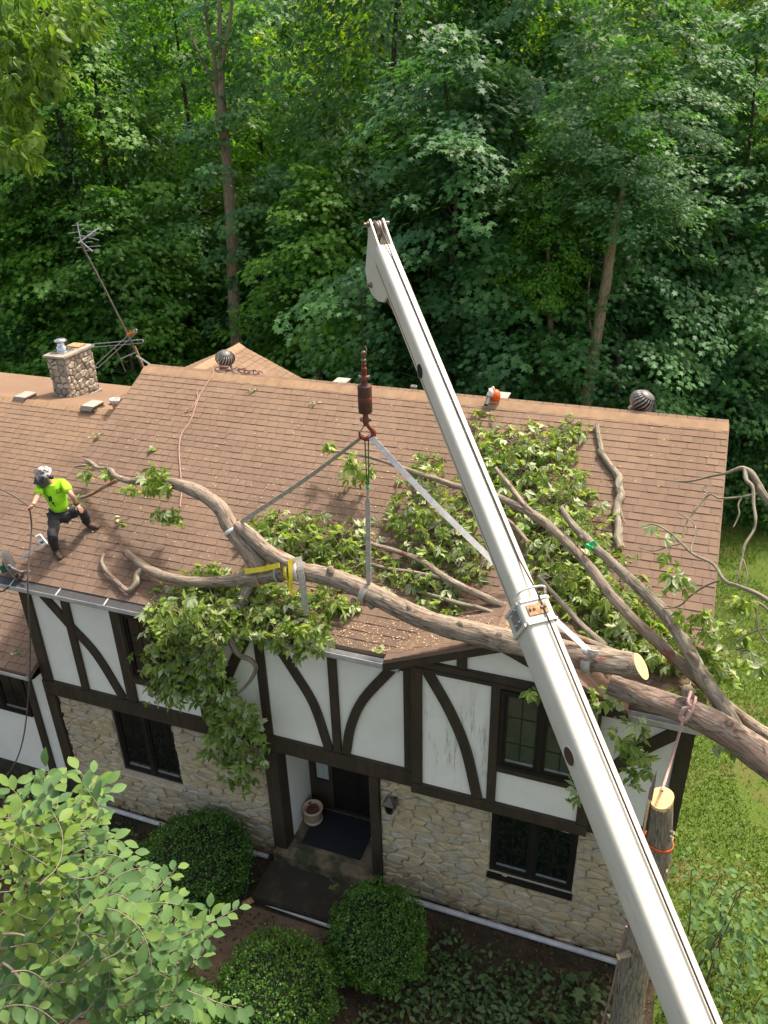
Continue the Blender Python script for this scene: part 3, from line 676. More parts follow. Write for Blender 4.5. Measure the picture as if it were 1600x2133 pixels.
# wing (lower, behind the left rake)
WYE, WZE, WYR = -.30, 3.176, 5.46
WZR = WZE + SL * (WYR - WYE)
deck([(-9, WYE, WZE), (-.005, WYE, WZE), (-.005, WYR, WZR), (-9, WYR, WZR)])
deck([(-9, WYR, WZR), (-.005, WYR, WZR), (-.005, 8.4, WZR - .55), (-9, 8.4, WZR - .55)])
shingle_field(V((0, WYE, WZE)), V((1, 0, 0)), RS, int((WYR - WYE) * math.sqrt(1 + SL * SL) / EXPO), lambda s: (-9, -.01), rr)
# bay gable roof
GZ, GX, GY, GS = 5.765, 8.15, -.27, .44
GYB = YG + (GZ - ZG) / SL
GE = 1.62
gz0 = GZ - GE * GS; gyb0 = YG + (gz0 - ZG) / SL
deck([(GX, GY, GZ), (GX, GYB, GZ), (GX - GE, gyb0 + .02, gz0), (GX - GE, GY, gz0)], .05)
deck([(GX, GY, GZ), (GX + GE, GY, gz0), (GX + GE, gyb0 + .02, gz0), (GX, GYB, GZ)], .05)
gs = V((1, 0, GS)).normalized()
gl = GE * math.sqrt(1 + GS * GS)
shingle_field(V((GX - GE, 0, gz0)), V((0, 1, 0)), gs, int(gl / EXPO) + 1, lambda s: (GY, max(GY + .06, gyb0 + (GYB - gyb0) * s / gl)), rr)
shingle_field(V((GX + GE, 0, gz0)), V((0, 1, 0)), V((-1, 0, GS)).normalized(), int(gl / EXPO) + 1, lambda s: (GY, max(GY + .06, gyb0 + (GYB - gyb0) * s / gl)), rr)
# rear wing
pk = at_z(498, 717, 6.8); RX, RZ, RYB = pk.x, 6.8, pk.y
RHW = 3.2
for sg in (-1, 1):
    ys_ = 6.0 if sg < 0 else 4.9
    deck([(RX, ys_, RZ), (RX, RYB, RZ), (RX + sg * RHW, RYB, RZ - RHW * SL), (RX + sg * RHW, ys_, RZ - RHW * SL)])
    shingle_field(V((RX + sg * RHW, 0, RZ - RHW * SL)), V((0, 1, 0)), V((-sg, 0, SL)).normalized(), int(RHW * math.sqrt(1 + SL * SL) / EXPO), lambda s: (ys_, RYB), rr)
roof_o = hpart(roof, 'roof', 'shingle')
q = MB(); q.prism([(RX - 2.9, RYB - .3, 3), (RX + 2.9, RYB - .3, 3), (RX + 2.9, RYB - .3, RZ - 2.9 * SL - .1), (RX, RYB - .3, RZ - .1), (RX - 2.9, RYB - .3, RZ - 2.9 * SL - .1)], (0, .15, 0)); hpart(q, 'rear_wall', 'stucco')
q = MB(); q.prism([(RX - 3.1, 6.08, 4.9), (RX, 6.08, 4.9), (RX, 6.08, RZ - .1), (RX - 3.1, 6.08, RZ - 3.1 * SL - .1)], (0, .1, 0)); hpart(q, 'valley_cheek', 'shingle')
# rake trim of bay gable
for sg in (-1, 1):
    q = MB(); e = V((GX + sg * (GE + .02), 0, gz0 - .01)); t = V((GX, 0, GZ - .0))
    q.prism([(e.x, GY + .012, e.z - .055), (e.x, GY + .012, e.z - .19), (t.x, GY + .012, t.z - .19), (t.x, GY + .012, t.z - .055)], (0, .04, 0)); hpart(q, 'rake_board', 'timber', .004)
q = MB(); q.box((GX - GE + .12, GY + .055, gz0 - .06), (GX + GE - .12, -.10, gz0 - .045)); hpart(q, 'soffit', 'timber')
shing.sort(key=lambda s_: s_[4] / (s_[0] - CAM).length_squared, reverse=True)
cnt = 0; cache = {}; rest = MB()
for O, ux, us, n, w_, th, cut in shing:
    # skip what the bay roof or the house covers
    if us.y > .1 and O.z > 4.8 and abs(O.x + w_ / 2 - GX) < GE and O.y < GYB - abs(O.x - GX) / GE * (GYB - gyb0) - .25: continue
    vv = shingle_verts(w_, th)
    if cnt < 300 and not cut:
        if (w_, th) not in cache:
            mb = MB(); mb.add(vv, SH_F); me = bpy.data.meshes.new('shingle'); me.from_pydata(mb.v, [], mb.f); me.materials.append(MT['shingle']); cache[w_, th] = me
        o = link('shingle', cache[w_, th], roof_o)
        mw = Matrix.Identity(4)
        for i in range(3): mw[i][0], mw[i][1], mw[i][2], mw[i][3] = ux[i], us[i], n[i], O[i] + n[i] * .002
        o.parent = roof_o; o.matrix_parent_inverse = world(roof_o).inverted(); o.location, q_, _ = mw.decompose(); o.rotation_mode = 'XYZ'
        if ux.cross(us).dot(n) > 0: o.rotation_euler = q_.to_euler(); cnt += 1; continue
        bpy.data.objects.remove(o)
    j = rr.uniform(-.0012, .0012)
    rest.add([O + ux * a + us * c + n * (d + .002 + j) for a, c, d in vv], SH_F)
tag(rest.build('shingle_courses', 'shingle', roof_o), kind='stuff')
def ridge_caps(A, B, s1, s2, wd=.17, step=.30, mat='cap'):
    A, B = V(A), V(B); L_ = (B - A).length; t = (B - A).normalized(); k = int(L_ / step); step = L_ / k
    mb = MB(); d1, d2 = V(s1).normalized() * wd, V(s2).normalized() * wd; up = V((0, 0, 1))
    l = step + .03
    vs = []
    for x, h in ((0, .028), (l, .018)):
        c = t * x + up * h
        vs += [c + d1 - up * .012, c + d1 * .35 + up * .004, c + up * .012, c + d2 * .35 + up * .004, c + d2 - up * .012]
    vs += [p - up * .012 for p in vs[:5]]
    mb.add(vs, [(0, 5, 6, 1), (1, 6, 7, 2), (2, 7, 8, 3), (3, 8, 9, 4), (0, 1, 11, 10), (1, 2, 12, 11), (2, 3, 13, 12), (3, 4, 14, 13)])
    me = mb.mesh('ridge_cap', mat)
    for i in range(k):
        o = link('ridge_cap', me, roof_o); o.location = A + t * (i * step)
FD, BD = V((0, -1, -SL)), V((0, 1, -SL))
ridge_caps((XR, YRD, ZRD), (XL, YRD, ZRD), FD, BD)
ridge_caps((-.5, WYR, WZR), (-9, WYR, WZR), FD, V((0, 1, -.187)), .15, .14)
ridge_caps((RX, RYB, RZ), (RX, 5.0, RZ), (1, 0, -SL), (-1, 0, -SL))
ridge_caps((GX, GY, GZ), (GX, GYB, GZ), (1, 0, -GS), (-1, 0, -GS), .14)
# rake edge metal
for x in (XL, XR): q = MB(); q.bar((x, YS, roof_z(YS) - .02), (x, YRD, ZRD - .02), .02, .06); hpart(q, 'rake_trim', 'shingle')
# --- left wing walls
b = MB(); b.box((-9, .10, 0), (-.002, .3, 3.1)); b.box((-9, .302, 0), (-8.8, 8.2, 3.0)); b.box((-8.8, 8.0, 0), (-.002, 8.2, 4.9)); hpart(b, 'wing_wall', 'stucco')
rb(-.62, -.46, .3, 3.05, y0=.05, y1=.0995); rb(-.11, -.031, .3, 3.05, y0=.05, y1=.0995); rb(-9, -.031, .0, .298, y0=.06, y1=.0995, mat='step_dark', name='wing_footing')
window(-2.6, -.63, 1.75, 3.05, .0995, cols=3)
q = MB(); q.box((-9, WYE + .08, 3.0), (-.04, .099, 3.03)); q.box((-9, WYE + .03, 3.02), (-.04, WYE + .075, 3.13)); hpart(q, 'fascia', 'timber_black')
gutter(-9, -.05, WYE - .06, WYE + .028, WZE - .02)
# --- chimney
c0 = at_y(131, 743, 6.3); ct = c0.z
cx1 = c0.x; cx0 = cx1 - .50; cy0 = 6.3
r_ = at_z(191, 714, ct); cy1 = cy0 + min(max(r_.y - cy0, .8), 1.6) * .88
zb = WZR - .7
q = MB(); q.box((cx0 + .02, cy0 + .02, zb), (cx1 - .02, cy1 - .02, ct - .06)); chim = hpart(q, 'chimney', 'chim_mortar')
rc = random.Random(9)
for (O, U, W, Nn, wu) in ((V((cx0, cy0 + .02, 0)), V((1, 0, 0)), V((0, 0, 1)), V((0, -1, 0)), cx1 - cx0), (V((cx1 - .02, cy0, 0)), V((0, 1, 0)), V((0, 0, 1)), V((1, 0, 0)), cy1 - cy0)):
    for poly, ar in cells(.0, wu, zb, ct - .07, .17, .15, [], rc, 1.1, .40):
        mb = MB(); stone_mb(mb, poly, O, U, W, Nn, rc.uniform(.02, .055), rc, .012, .02); mb.build('stone', 'chim_stone', chim)
q = MB(); q.box((cx0 - .06, cy0 - .06, ct - .06), (cx1 + .06, cy1 + .06, ct)); hpart(q, 'chimney_cap', 'capstone', .01, chim)
q = MB(); fc = V(((cx0 + cx1) / 2 - .05, cy0 + (cy1 - cy0) * .35, ct)); q.box((fc.x - .2, fc.y - .2, ct + .001), (fc.x + .2, fc.y + .2, ct + .03)); q.lathe([(.13, .03), (.13, .12), (.10, .13), (.10, .24)], fc); q.lathe([(.08, .27), (.155, .25), (.15, .285), (.08, .315), (.0, .32)], fc, n=20); q.lathe([(.05, .2), (.05, .31)], fc); hpart(q, 'flue', 'chrome', 0, chim)
q = MB(); q.box((fc.x - .17, fc.y + .32, ct + .001), (fc.x + .2, fc.y + .62, ct + .035)); hpart(q, 'flue_cover', 'rust', .004, chim)
q = MB(); q.box((cx1 - .01, cy0 - .03, zb), (cx1 + .05, cy1 + .03, zb + .42)); hpart(q, 'flashing', 'vent_tan', 0, chim)

# ================================================================== CRANE
HY = .18
hk = at_y(763, 905, HY); HX = hk.x
def hz(py):                       # height on the hook's plumb line for an image row
    lo, hi = 4.0, 12.0
    for _ in range(40):
        mid = (lo + hi) / 2; d = V((HX, HY, mid)) - CAM; yy = 1066.5 - F_PX * d.dot(UP) / d.dot(FW)
        lo, hi = (mid, hi) if yy > py else (lo, mid)
    return lo
TIPD = (at_y(785, 500, HY + .05) - CAM).dot(FW)
def boom_axis(px, py, dd): return at_d(px, py, dd)
B0 = at_d(1448, 2133, 5.75); B1 = at_d(812, 560, TIPD)
BD_ = (B1 - B0).normalized()
BS = BD_.cross(V((0, 0, 1))).normalized()          # sideways (to the right seen from below the tip)
BU = BS.cross(BD_).normalized()
def along(px, py):               # parameter along the boom axis nearest an image point
    best = min(range(2001), key=lambda i: (lambda d: abs(1066.5 - F_PX * d.dot(UP) / d.dot(FW) - py))(B0 + BD_ * (i / 2000 * (B1 - B0).length * 1.1) - CAM))
    return best / 2000 * (B1 - B0).length * 1.1
boom = empty('crane_boom', B0, 'long white telescopic crane boom slanting across the roof', 'crane boom')
def boom_sect(a, c, w_, h, r=.045, name='boom_section', n=4, mat='boom'):
    mb = MB(); prof = []
    for sx, sz, a0 in ((1, 1, 0), (-1, 1, 90), (-1, -1, 180), (1, -1, 270)):
        for k in range(n + 1):
            t = R(a0 + 90 * k / n); prof.append((sx * (w_ / 2 - r) + r * math.cos(t), sz * (h / 2 - r) + r * math.sin(t)))
    k = len(prof); vs = []; tc = []
    for s_ in (a, c):
        for x, z in prof: vs.append(B0 + BD_ * s_ + BS * x + BU * z); tc.append((x, z, s_))
    mb.add(vs, [(i, (i + 1) % k, k + (i + 1) % k, k + i) for i in range(k)], 0, True, tc)
    mb.add([vs[i] for i in range(k)], [tuple(range(k))]); mb.add([vs[k + i] for i in range(k)], [tuple(reversed(range(k)))])
    return mb.build(name, mat, boom)
SC_ = along(1100, 1285); ST = along(800, 535)
W1, H1, W2, H2 = .272, .335, .212, .265
outer = boom_sect(-4.5, SC_, W1, H1, .05)
at = outer.data.attributes.new('blen', 'FLOAT_VECTOR', 'POINT'); at.data.foreach_set('vector', [c for v in outer.data.vertices for c in ((v.co - B0).dot(BS), (v.co - B0).dot(BU), (v.co - B0).dot(BD_))])
inner = boom_sect(SC_ - .5, ST + .05, W2, H2, .042)
at = inner.data.attributes.new('blen', 'FLOAT_VECTOR', 'POINT'); at.data.foreach_set('vector', [c for v in inner.data.vertices for c in ((v.co - B0).dot(BS), (v.co - B0).dot(BU), (v.co - B0).dot(BD_))])
boom_sect(SC_ - .11, SC_ + .10, W1 + .024, H1 + .024, .03, 'boom_collar')
def bp_(s_, x, z): return B0 + BD_ * s_ + BS * x + BU * z
for s_, wv, hv, o_ in ((SC_ - .11, W1 - .006, H1 - .006, .026), (SC_ + .095, W1 - .006, H1 - .006, .026)):
    mb = MB()
    for sx in (-1, 1):
        mb.obox(bp_(s_, sx * (wv / 2 + .02), 0), BD_ * .014, BS * .008, BU * (hv / 2)); mb.obox(bp_(s_, 0, sx * (hv / 2 + .02)), BD_ * .014, BS * (wv / 2), BU * .008)
    mb.build('collar_rim', 'boom', boom)
mb = MB(); mb.obox(bp_(SC_, .0, H1 / 2 + .019), BD_ * .05, BS * .095, BU * .004); mb.build('wear_pad', 'rust', boom, .002)
for sx in (-.07, -.03, .04, .075):
    mb = MB(); mb.lathe([(.013, 0), (.013, .012), (.006, .016)], bp_(SC_ + .005, sx, H1 / 2 + .024), BU, 6); mb.build('bolt', 'steel', boom)
mb = MB(); mb.obox(bp_(SC_, -(W1 / 2 + .018), .04), BD_ * .10, BS * .006, BU * .09); mb.build('side_plate', 'grey_metal', boom, .002)
for a, c in ((-.05, .10), (-.05, 0), (.06, .1), (.05, -.02)):
    mb = MB(); mb.lathe([(.011, 0), (.011, .012), (.005, .015)], bp_(SC_ + a, -(W1 / 2 + .024), c), -BS, 6); mb.build('bolt', 'white_metal', boom)
mb = MB(); mb.tube(smooth_path([bp_(SC_ + .14, -W1 / 2 - .015, H1 / 2 - .03), bp_(SC_ + .17, -W1 / 2 + .03, H1 / 2 + .06), bp_(SC_ + .18, 0, H1 / 2 + .075), bp_(SC_ + .17, W1 / 2 - .02, H1 / 2 + .065), bp_(SC_ + .14, W1 / 2 + .015, H1 / 2 - .02)]), .010, 8); mb.build('cable_guide', 'white_metal', boom)
# lightening holes on the near side face
for (px, py, sec) in ((868, 768, W2), (1184, 1565, W1)):
    s_ = along(px, py); mb = MB(); mb.lathe([(.078, 0), (.078, .004)], bp_(s_, -sec / 2 - .001, -.02), -BS, 24); mb.build('side_hole', 'vent_black' if sec == W2 else 'vent_dark', boom)
    mb = MB(); mb.tube([bp_(s_, -sec / 2 - .002, -.02) + BD_ * math.cos(t) * .081 + BU * math.sin(t) * .081 for t in [2 * PI * k / 24 for k in range(25)]], .004, 5); mb.build('hole_rim', 'boom', boom)
for a, c, hh, ww in ((SC_ + .16, ST - .05, -.06, W2),):
    mb = MB(); mb.obox((bp_(a, -ww / 2 - .0005, hh) + bp_(c, -ww / 2 - .0005, hh)) / 2, BD_ * (c - a) / 2, BS * .002, BU * .0035); mb.build('weld_seam', 'cable', boom)
# tip sheave head: two cheek plates, sheave, pins
tip = ST; HT = at_y(783, 446, HY + .05); tl = max((HT - B0).dot(BD_) - tip, .45)
for sx in (-1, 1):
    mb = MB()
    pl = [(-.46, -.13), (-.42, -.27), (-.26, -.42), (-.06, -.52), (.12, -.53), (.26, -.45), (tl - .08, -.02), (tl, .10), (tl - .02, .17), (.12, .14), (-.1, .12)]
    mb.prism([bp_(tip + a, sx * .078 - .012, c) for a, c in pl], BS * .024); mb.build('cheek_plate', 'boom', boom, .004)
mb = MB(); mb.lathe([(.03, -.035), (.15, -.035), (.125, -.012), (.125, .012), (.15, .035), (.03, .035)], bp_(tip + .00, 0, -.42), BS, 28); mb.build('sheave', 'hook_red', boom)
mb = MB(); mb.lathe([(.03, -.03), (.10, -.03), (.085, 0), (.10, .03), (.03, .03)], bp_(tip + tl - .1, 0, .08), BS, 20); mb.build('sheave', 'steel', boom)
for a, c in ((.0, -.42), (tl - .05, .12)):
    mb = MB(); mb.lathe([(.02, -.15), (.02, .15)], bp_(tip + a, 0, c), BS, 10); mb.lathe([(.034, -.11), (.034, -.092)], bp_(tip + a, 0, c), BS, 6); mb.build('sheave_pin', 'steel', boom)
mb = MB(); mb.tube([bp_(tip - .40, 0, -.28), bp_(tip - .54, 0, -.24)], .045, 10); mb.tube([bp_(tip - .60, -.04, -.21), bp_(tip - .60, .04, -.21)], .055, 10); mb.build('tip_bracket', 'steel', boom)
# hoist line lying on the boom then over the head and down
def top(s_, wv, hv, x=.055): return bp_(s_, x, hv / 2 + .012)
mb = MB(); mb.tube([top(-4.4, W1, H1), top(SC_ - .14, W1, H1 + .03), top(SC_ + .15, W1, H1 + .03), top(SC_ + .5, W2, H2, .04), top(tip - .15, W2, H2, .02), bp_(tip + tl - .1, 0, .19)], .0085, 6); mb.build('hoist_line', 'cable', boom)

hook = empty('crane_hook', (HX, HY, hz(905)), 'worn red crane hook and weight hanging on a thin cable', 'crane hook')
def hl(prof, name, mat, n=18, o=None): mb = MB(); mb.lathe([(r, z) for r, z in prof], (HX, HY, 0), n=n); return mb.build(name, mat, hook)
ztop = (bp_(tip + .00, 0, -.42)).z
mb = MB(); mb.tube([(HX, HY, ztop), (HX, HY, hz(730))], .009, 6); mb.build('hoist_cable', 'cable', hook)
za, zb_ = hz(858), hz(803); rw = .088
hl([(rw * .6, za - .012), (rw * .95, za - .004), (rw, za + .012), (rw, zb_ - .012), (rw * .95, zb_ + .004), (rw * .5, zb_ + .012), (rw * .45, zb_ + .04), (rw * .3, zb_ + .05)], 'overhaul_weight', 'hook_dark', 28)
hl([(rw * 1.002, (za + zb_) / 2 - .03), (rw * 1.012, (za + zb_) / 2 - .028), (rw * 1.012, (za + zb_) / 2 + .03), (rw * 1.002, (za + zb_) / 2 + .032)], 'weight_band', 'hook_red', 28)
z0 = zb_ + .05
hl([(.038, z0), (.045, z0 + .04), (.03, z0 + .07), (.028, z0 + .10)], 'swivel', 'hook_red')
mb = MB(); mb.lathe([(.024, -.055), (.024, .055)], (HX, HY, z0 + .05), RT, 10); mb.lathe([(.034, -.068), (.034, -.05)], (HX, HY, z0 + .05), RT, 6); mb.lathe([(.034, .05), (.034, .068)], (HX, HY, z0 + .05), RT, 6); mb.build('swivel_pin', 'steel', hook)
z1 = hz(770)
hl([(.026, z0 + .08), (.032, z1 - .06), (.032, z1), (.036, z1 + .005), (.036, z1 + .02), (.024, z1 + .03), (.024, z1 + .05)], 'wedge_socket', 'hook_red')
zz = z1 + .05
for k in range(4):
    hl([(.014, zz), (.030 + .004 * (k % 2), zz + .012), (.030, zz + .03), (.014, zz + .042)], 'cable_clip', 'steel' if k % 2 else 'hook_red', 10); zz += .047
mb = MB(); mb.tube(smooth_path([V((HX, HY, zz - .12)), V((HX + .035, HY - .01, zz - .05)), V((HX + .045, HY - .01, zz + .02)), V((HX + .02, HY, zz + .05)), V((HX, HY, zz + .03))]), .007, 6); mb.build('dead_end_loop', 'steel', hook)
z2 = za - .02
hl([(.03, z2 + .01), (.036, z2 - .05), (.042, z2 - .07), (.042, z2 - .11), (.026, z2 - .16)], 'hook_shank', 'hook_red')
mb = MB(); mb.lathe([(.026, -.07), (.026, .07)], (HX, HY, z2 - .08), RT, 10); mb.build('shank_bolt', 'steel', hook)
hb = V((HX, HY, z2 - .13)); zc = hz(910)
h_ = hb.z - zc
pth = [hb, hb + RT * .045 + V((0, 0, -h_ * .3)), hb + RT * .09 + V((0, 0, -h_ * .62)), hb + RT * .075 + V((0, 0, -h_ * .95)), hb + V((0, 0, -h_ * 1.12)), hb - RT * .07 + V((0, 0, -h_ * .95)), hb - RT * .085 + V((0, 0, -h_ * .6))]
P, rr_ = smooth_path(pth, 6, [.022, .028, .036, .038, .034, .026, .010])
mb = MB(); mb.tube(P, rr_, 10); mb.build('hook_throat', 'hook_red', hook)
mb = MB(); mb.bar(hb + V((0, 0, -h_ * .12)) - RT * .01, hb - RT * .08 + V((0, 0, -h_ * .62)), .03, .008, RT); mb.build('safety_latch', 'steel', hook)
HK = hb + V((0, 0, -h_ * .98))

# ================================================================== FELLED TREE
def PX(x, y, Y): return at_y(x, y, Y)
def rel(o): return o
def limb(name, pts, rad, parent, mat='bark', n=12, sub=8, wob=.20, seed=0, cut0=False, cut1=False, capm='cut'):
    P, r_ = smooth_path(pts, sub, rad)
    mb = MB(); mb.tube(P, r_, n, wob=wob, seed=seed, caps=True, capmi=1)
    return mb.build(name, [mat, capm], parent)
def rad_px(w_, p): return w_ / 2 * (V(p) - CAM).dot(FW) / F_PX     # half of an image width at that depth
lift = empty('lifted_limb', PX(900, 1290, -.1), 'big forked tree limb hanging in slings above the eave with a fresh cut end', 'tree limb')
mp = [(1318, 1385, -.50, 53), (1225, 1370, -.46, 54), (1100, 1345, -.36, 53), (990, 1320, -.24, 49), (900, 1295, -.14, 42), (835, 1268, -.04, 42), (770, 1235, .06, 40), (700, 1206, .16, 38), (640, 1192, .25, 37), (585, 1192, .32, 37), (535, 1203, .36, 34)]
main_pts = [PX(*q[:3]) for q in mp]
limb('trunk', main_pts, [rad_px(q[3], p) for q, p in zip(mp, main_pts)], lift, n=20, sub=10, wob=.13, seed=1)
# long bevelled saw cut on the butt
c = main_pts[0]; ax = (main_pts[0] - main_pts[1]).normalized(); rb_ = rad_px(53, c)
q1 = MB(); u = ax.cross(V((0, 0, 1))).normalized(); v_ = u.cross(ax)
ring = [(c + (u * math.cos(t) + v_ * math.sin(t)) * rb_ * .97 + ax * (.012 + (1 - math.sin(t)) * .085)) for t in [2 * PI * k / 22 for k in range(22)]]
base = [(c + (u * math.cos(t) + v_ * math.sin(t)) * rb_ - ax * .02) for t in [2 * PI * k / 22 for k in range(22)]]
q1.add(base + ring, [(k, (k + 1) % 22, 22 + (k + 1) % 22, 22 + k) for k in range(22)], 0, True, [(math.cos(k) * .1, math.sin(k) * .1, .1) for k in range(44)])
q1.add(ring, [tuple(range(22))], 1); q1.build('cut_butt', ['bark', 'cut'], lift)
def L2(name, spec, parent, mat='bark', n=12, **k):
    pts = [PX(*q[:3]) for q in spec]
    return limb(name, pts, [rad_px(q[3], p) for q, p in zip(spec, pts)], parent, mat, n, **k)
def LR(name, spec, parent, mat='bark', n=12, **k):
    pts = [on_roof(x, y, h) for x, y, h, w_ in spec]
    return limb(name, pts, [rad_px(q[3], p) for q, p in zip(spec, pts)], parent, mat, n, **k)
LR('branch', [(540, 1203, .42, 40), (470, 1210, .36, 24), (400, 1212, .30, 22), (340, 1200, .24, 21), (300, 1180, .19, 19), (263, 1150, .13, 17)], lift, seed=2)
L2('branch', [(545, 1185, .38, 46), (515, 1145, .48, 36), (480, 1095, .66, 34), (460, 1060, .82, 32), (425, 1032, .96, 29), (385, 1013, 1.08, 25), (345, 1005, 1.2, 20), (300, 1003, 1.32, 15), (275, 1003, 1.38, 14)], lift, seed=3, n=14)
L2('branch', [(612, 1180, .30, 36), (560, 1150, .42, 32), (525, 1118, .52, 29), (496, 1093, .62, 27)], lift, seed=4, n=14)
L2('branch', [(278, 1003, 1.38, 13), (258, 1000, 1.45, 12), (240, 990, 1.55, 12), (228, 978, 1.66, 10), (205, 975, 1.76, 9), (190, 964, 1.86, 9), (176, 957, 1.92, 5)], lift, seed=5, n=9)
L2('branch', [(245, 1000, 1.46, 9), (215, 1016, 1.42, 7), (190, 1030, 1.36, 6), (165, 1038, 1.32, 6)], lift, seed=6, n=8)
L2('branch', [(195, 968, 1.84, 6), (172, 970, 1.84, 5), (155, 972, 1.82, 4)], lift, seed=7, n=6)
LR('branch', [(302, 1182, .19, 15), (285, 1198, .16, 14), (283, 1215, .14, 13), (268, 1230, .10, 10), (255, 1222, .10, 9), (240, 1208, .09, 9), (222, 1190, .10, 8), (212, 1170, .09, 7), (216, 1153, .10, 6)], lift, seed=8, n=9)
L2('branch', [(525, 1208, .34, 26), (505, 1250, .12, 22), (485, 1300, -.12, 18), (480, 1330, -.22, 16), (497, 1362, -.30, 12), (522, 1375, -.34, 11), (533, 1392, -.36, 9), (520, 1420, -.38, 7), (492, 1448, -.40, 5)], lift, seed=9, n=10)
L2('branch', [(762, 1245, .04, 20), (778, 1268, -.02, 12)], lift, seed=10, n=8)
L2('branch', [(300, 1000, 1.30, 8), (284, 985, 1.4, 3)], lift, seed=11, n=7)

tree2 = empty('fallen_treetop', PX(1500, 1500, -.35), 'heavy fallen tree trunk and limbs lying over the right end of the roof', 'fallen tree')
L2('trunk', [(1268, 1424, -.42, 43), (1340, 1452, -.46, 50), (1420, 1478, -.50, 56), (1490, 1510, -.54, 61), (1545, 1545, -.60, 65), (1610, 1592, -.68, 70), (1700, 1665, -.85, 74), (1900, 1880, -1.2, 84)], tree2, 'bark2', 20, seed=21, wob=.13, sub=10)
L2('limb', [(1540, 1525, -.48, 28.2), (1500, 1465, -.30, 30.8), (1455, 1395, -.06, 30.8), (1420, 1330, .18, 28.2), (1370, 1262, .46, 25.5), (1300, 1195, .72, 21.1), (1240, 1140, .98, 18.5), (1195, 1095, 1.2, 15.8), (1168, 1058, 1.44, 12.3)], tree2, 'bark_grey', 14, seed=22)
L2('limb', [(1620, 1545, -.30, 31.7), (1540, 1492, -.10, 29.0), (1470, 1430, .05, 26.4), (1400, 1365, .20, 25.5), (1330, 1300, .34, 23.8), (1270, 1235, .56, 22.9), (1215, 1165, .88, 21.1), (1160, 1110, 1.18, 20.2), (1100, 1065, 1.50, 17.6), (1020, 1030, 1.80, 15.0), (950, 1012, 2.0, 12.3), (860, 982, 2.25, 9.7), (780, 955, 2.5, 7.0), (720, 943, 2.65, 5.3), (672, 936, 2.75, 4.4)], tree2, 'bark', 12, seed=23)
L2('limb', [(1330, 1385, -.05, 22.9), (1240, 1345, .10, 20.2), (1150, 1310, .30, 18.5), (1080, 1275, .55, 18.5), (1000, 1240, .78, 16.7), (930, 1205, 1.0, 15.0), (880, 1170, 1.22, 12.3), (830, 1150, 1.36, 10.6), (775, 1133, 1.5, 8.8), (748, 1118, 1.6, 7.0)], tree2, 'bark', 12, seed=24)
L2('limb', [(930, 1205, 1.0, 9.7), (860, 1192, 1.06, 7.9), (790, 1180, 1.14, 7.0), (700, 1150, 1.34, 5.3), (640, 1132, 1.48, 4.4), (570, 1120, 1.6, 2.6)], tree2, 'bark', 8, seed=25)
L2('limb', [(1260, 1345, .10, 15.0), (1215, 1305, .30, 12.3), (1170, 1255, .6, 10.6), (1120, 1200, .95, 7.9)], tree2, 'bark_grey', 9, seed=26)
L2('limb', [(1190, 1330, .2, 10.6), (1100, 1300, .36, 11.4), (1060, 1292, .42, 12.3), (1010, 1270, .56, 9.7), (960, 1258, .66, 9.7), (900, 1240, .80, 7.9), (860, 1228, .9, 7.0)], tree2, 'bark_grey', 9, seed=27)
L2('limb', [(1160, 1110, 1.22, 13.2), (1100, 1060, 1.5, 12.3), (1060, 1010, 1.85, 10.6), (1032, 975, 2.1, 8.8)], tree2, 'bark', 9, seed=28)
L2('limb', [(1100, 1130, 1.05, 9.7), (1060, 1085, 1.4, 7.9), (1010, 1060, 1.6, 5.3)], tree2, 'bark', 8, seed=29)
L2('stub', [(1452, 1395, -.08, 12.3), (1448, 1370, -.06, 11.4), (1432, 1358, -.02, 9.7)], tree2, 'bark2', 9, seed=30)
for k, (x, y, Y, w_) in enumerate(((688, 1182, .12, 11.4), (852, 1262, -.2, 10.6), (960, 1296, -.36, 9.7), (735, 1248, -.05, 8.8), (590, 1172, .26, 9.7), (1040, 1318, -.46, 8.8))):
    p = PX(x, y, Y); r0 = rad_px(w_, p); mb = MB(); d = (UP * .9 - FW * .5 + RT * random.uniform(-.4, .4)).normalized()
    mb.tube([p - d * r0 * 1.4, p - d * r0 * .3, p + d * r0 * .15, p + d * r0 * .45, p + d * r0 * .55], [r0 * 1.7, r0 * 1.3, r0 * 1.0, r0 * .6, r0 * .2], 10, wob=.3, seed=k); mb.build('knot', 'bark', lift)
for k, (x, y, Y, w_) in enumerate(((1430, 1432, -.5, 21.1), (1520, 1500, -.6, 12.3), (1395, 1300, .2, 7.9), (1210, 1115, 1.05, 7.0))):
    p = PX(x, y, Y); r0 = rad_px(w_, p); mb = MB(); d = (UP * .9 - FW * .3 + RT * random.uniform(-.4, .4)).normalized()
    mb.tube([p - d * r0 * 1.3, p - d * r0 * .2, p + d * r0 * .15, p + d * r0 * .35, p + d * r0 * .42], [r0 * 1.5, r0 * 1.2, r0 * .9, r0 * .5, r0 * .2], 10, wob=.3, seed=k + 9); mb.build('knot', 'bark2', tree2)
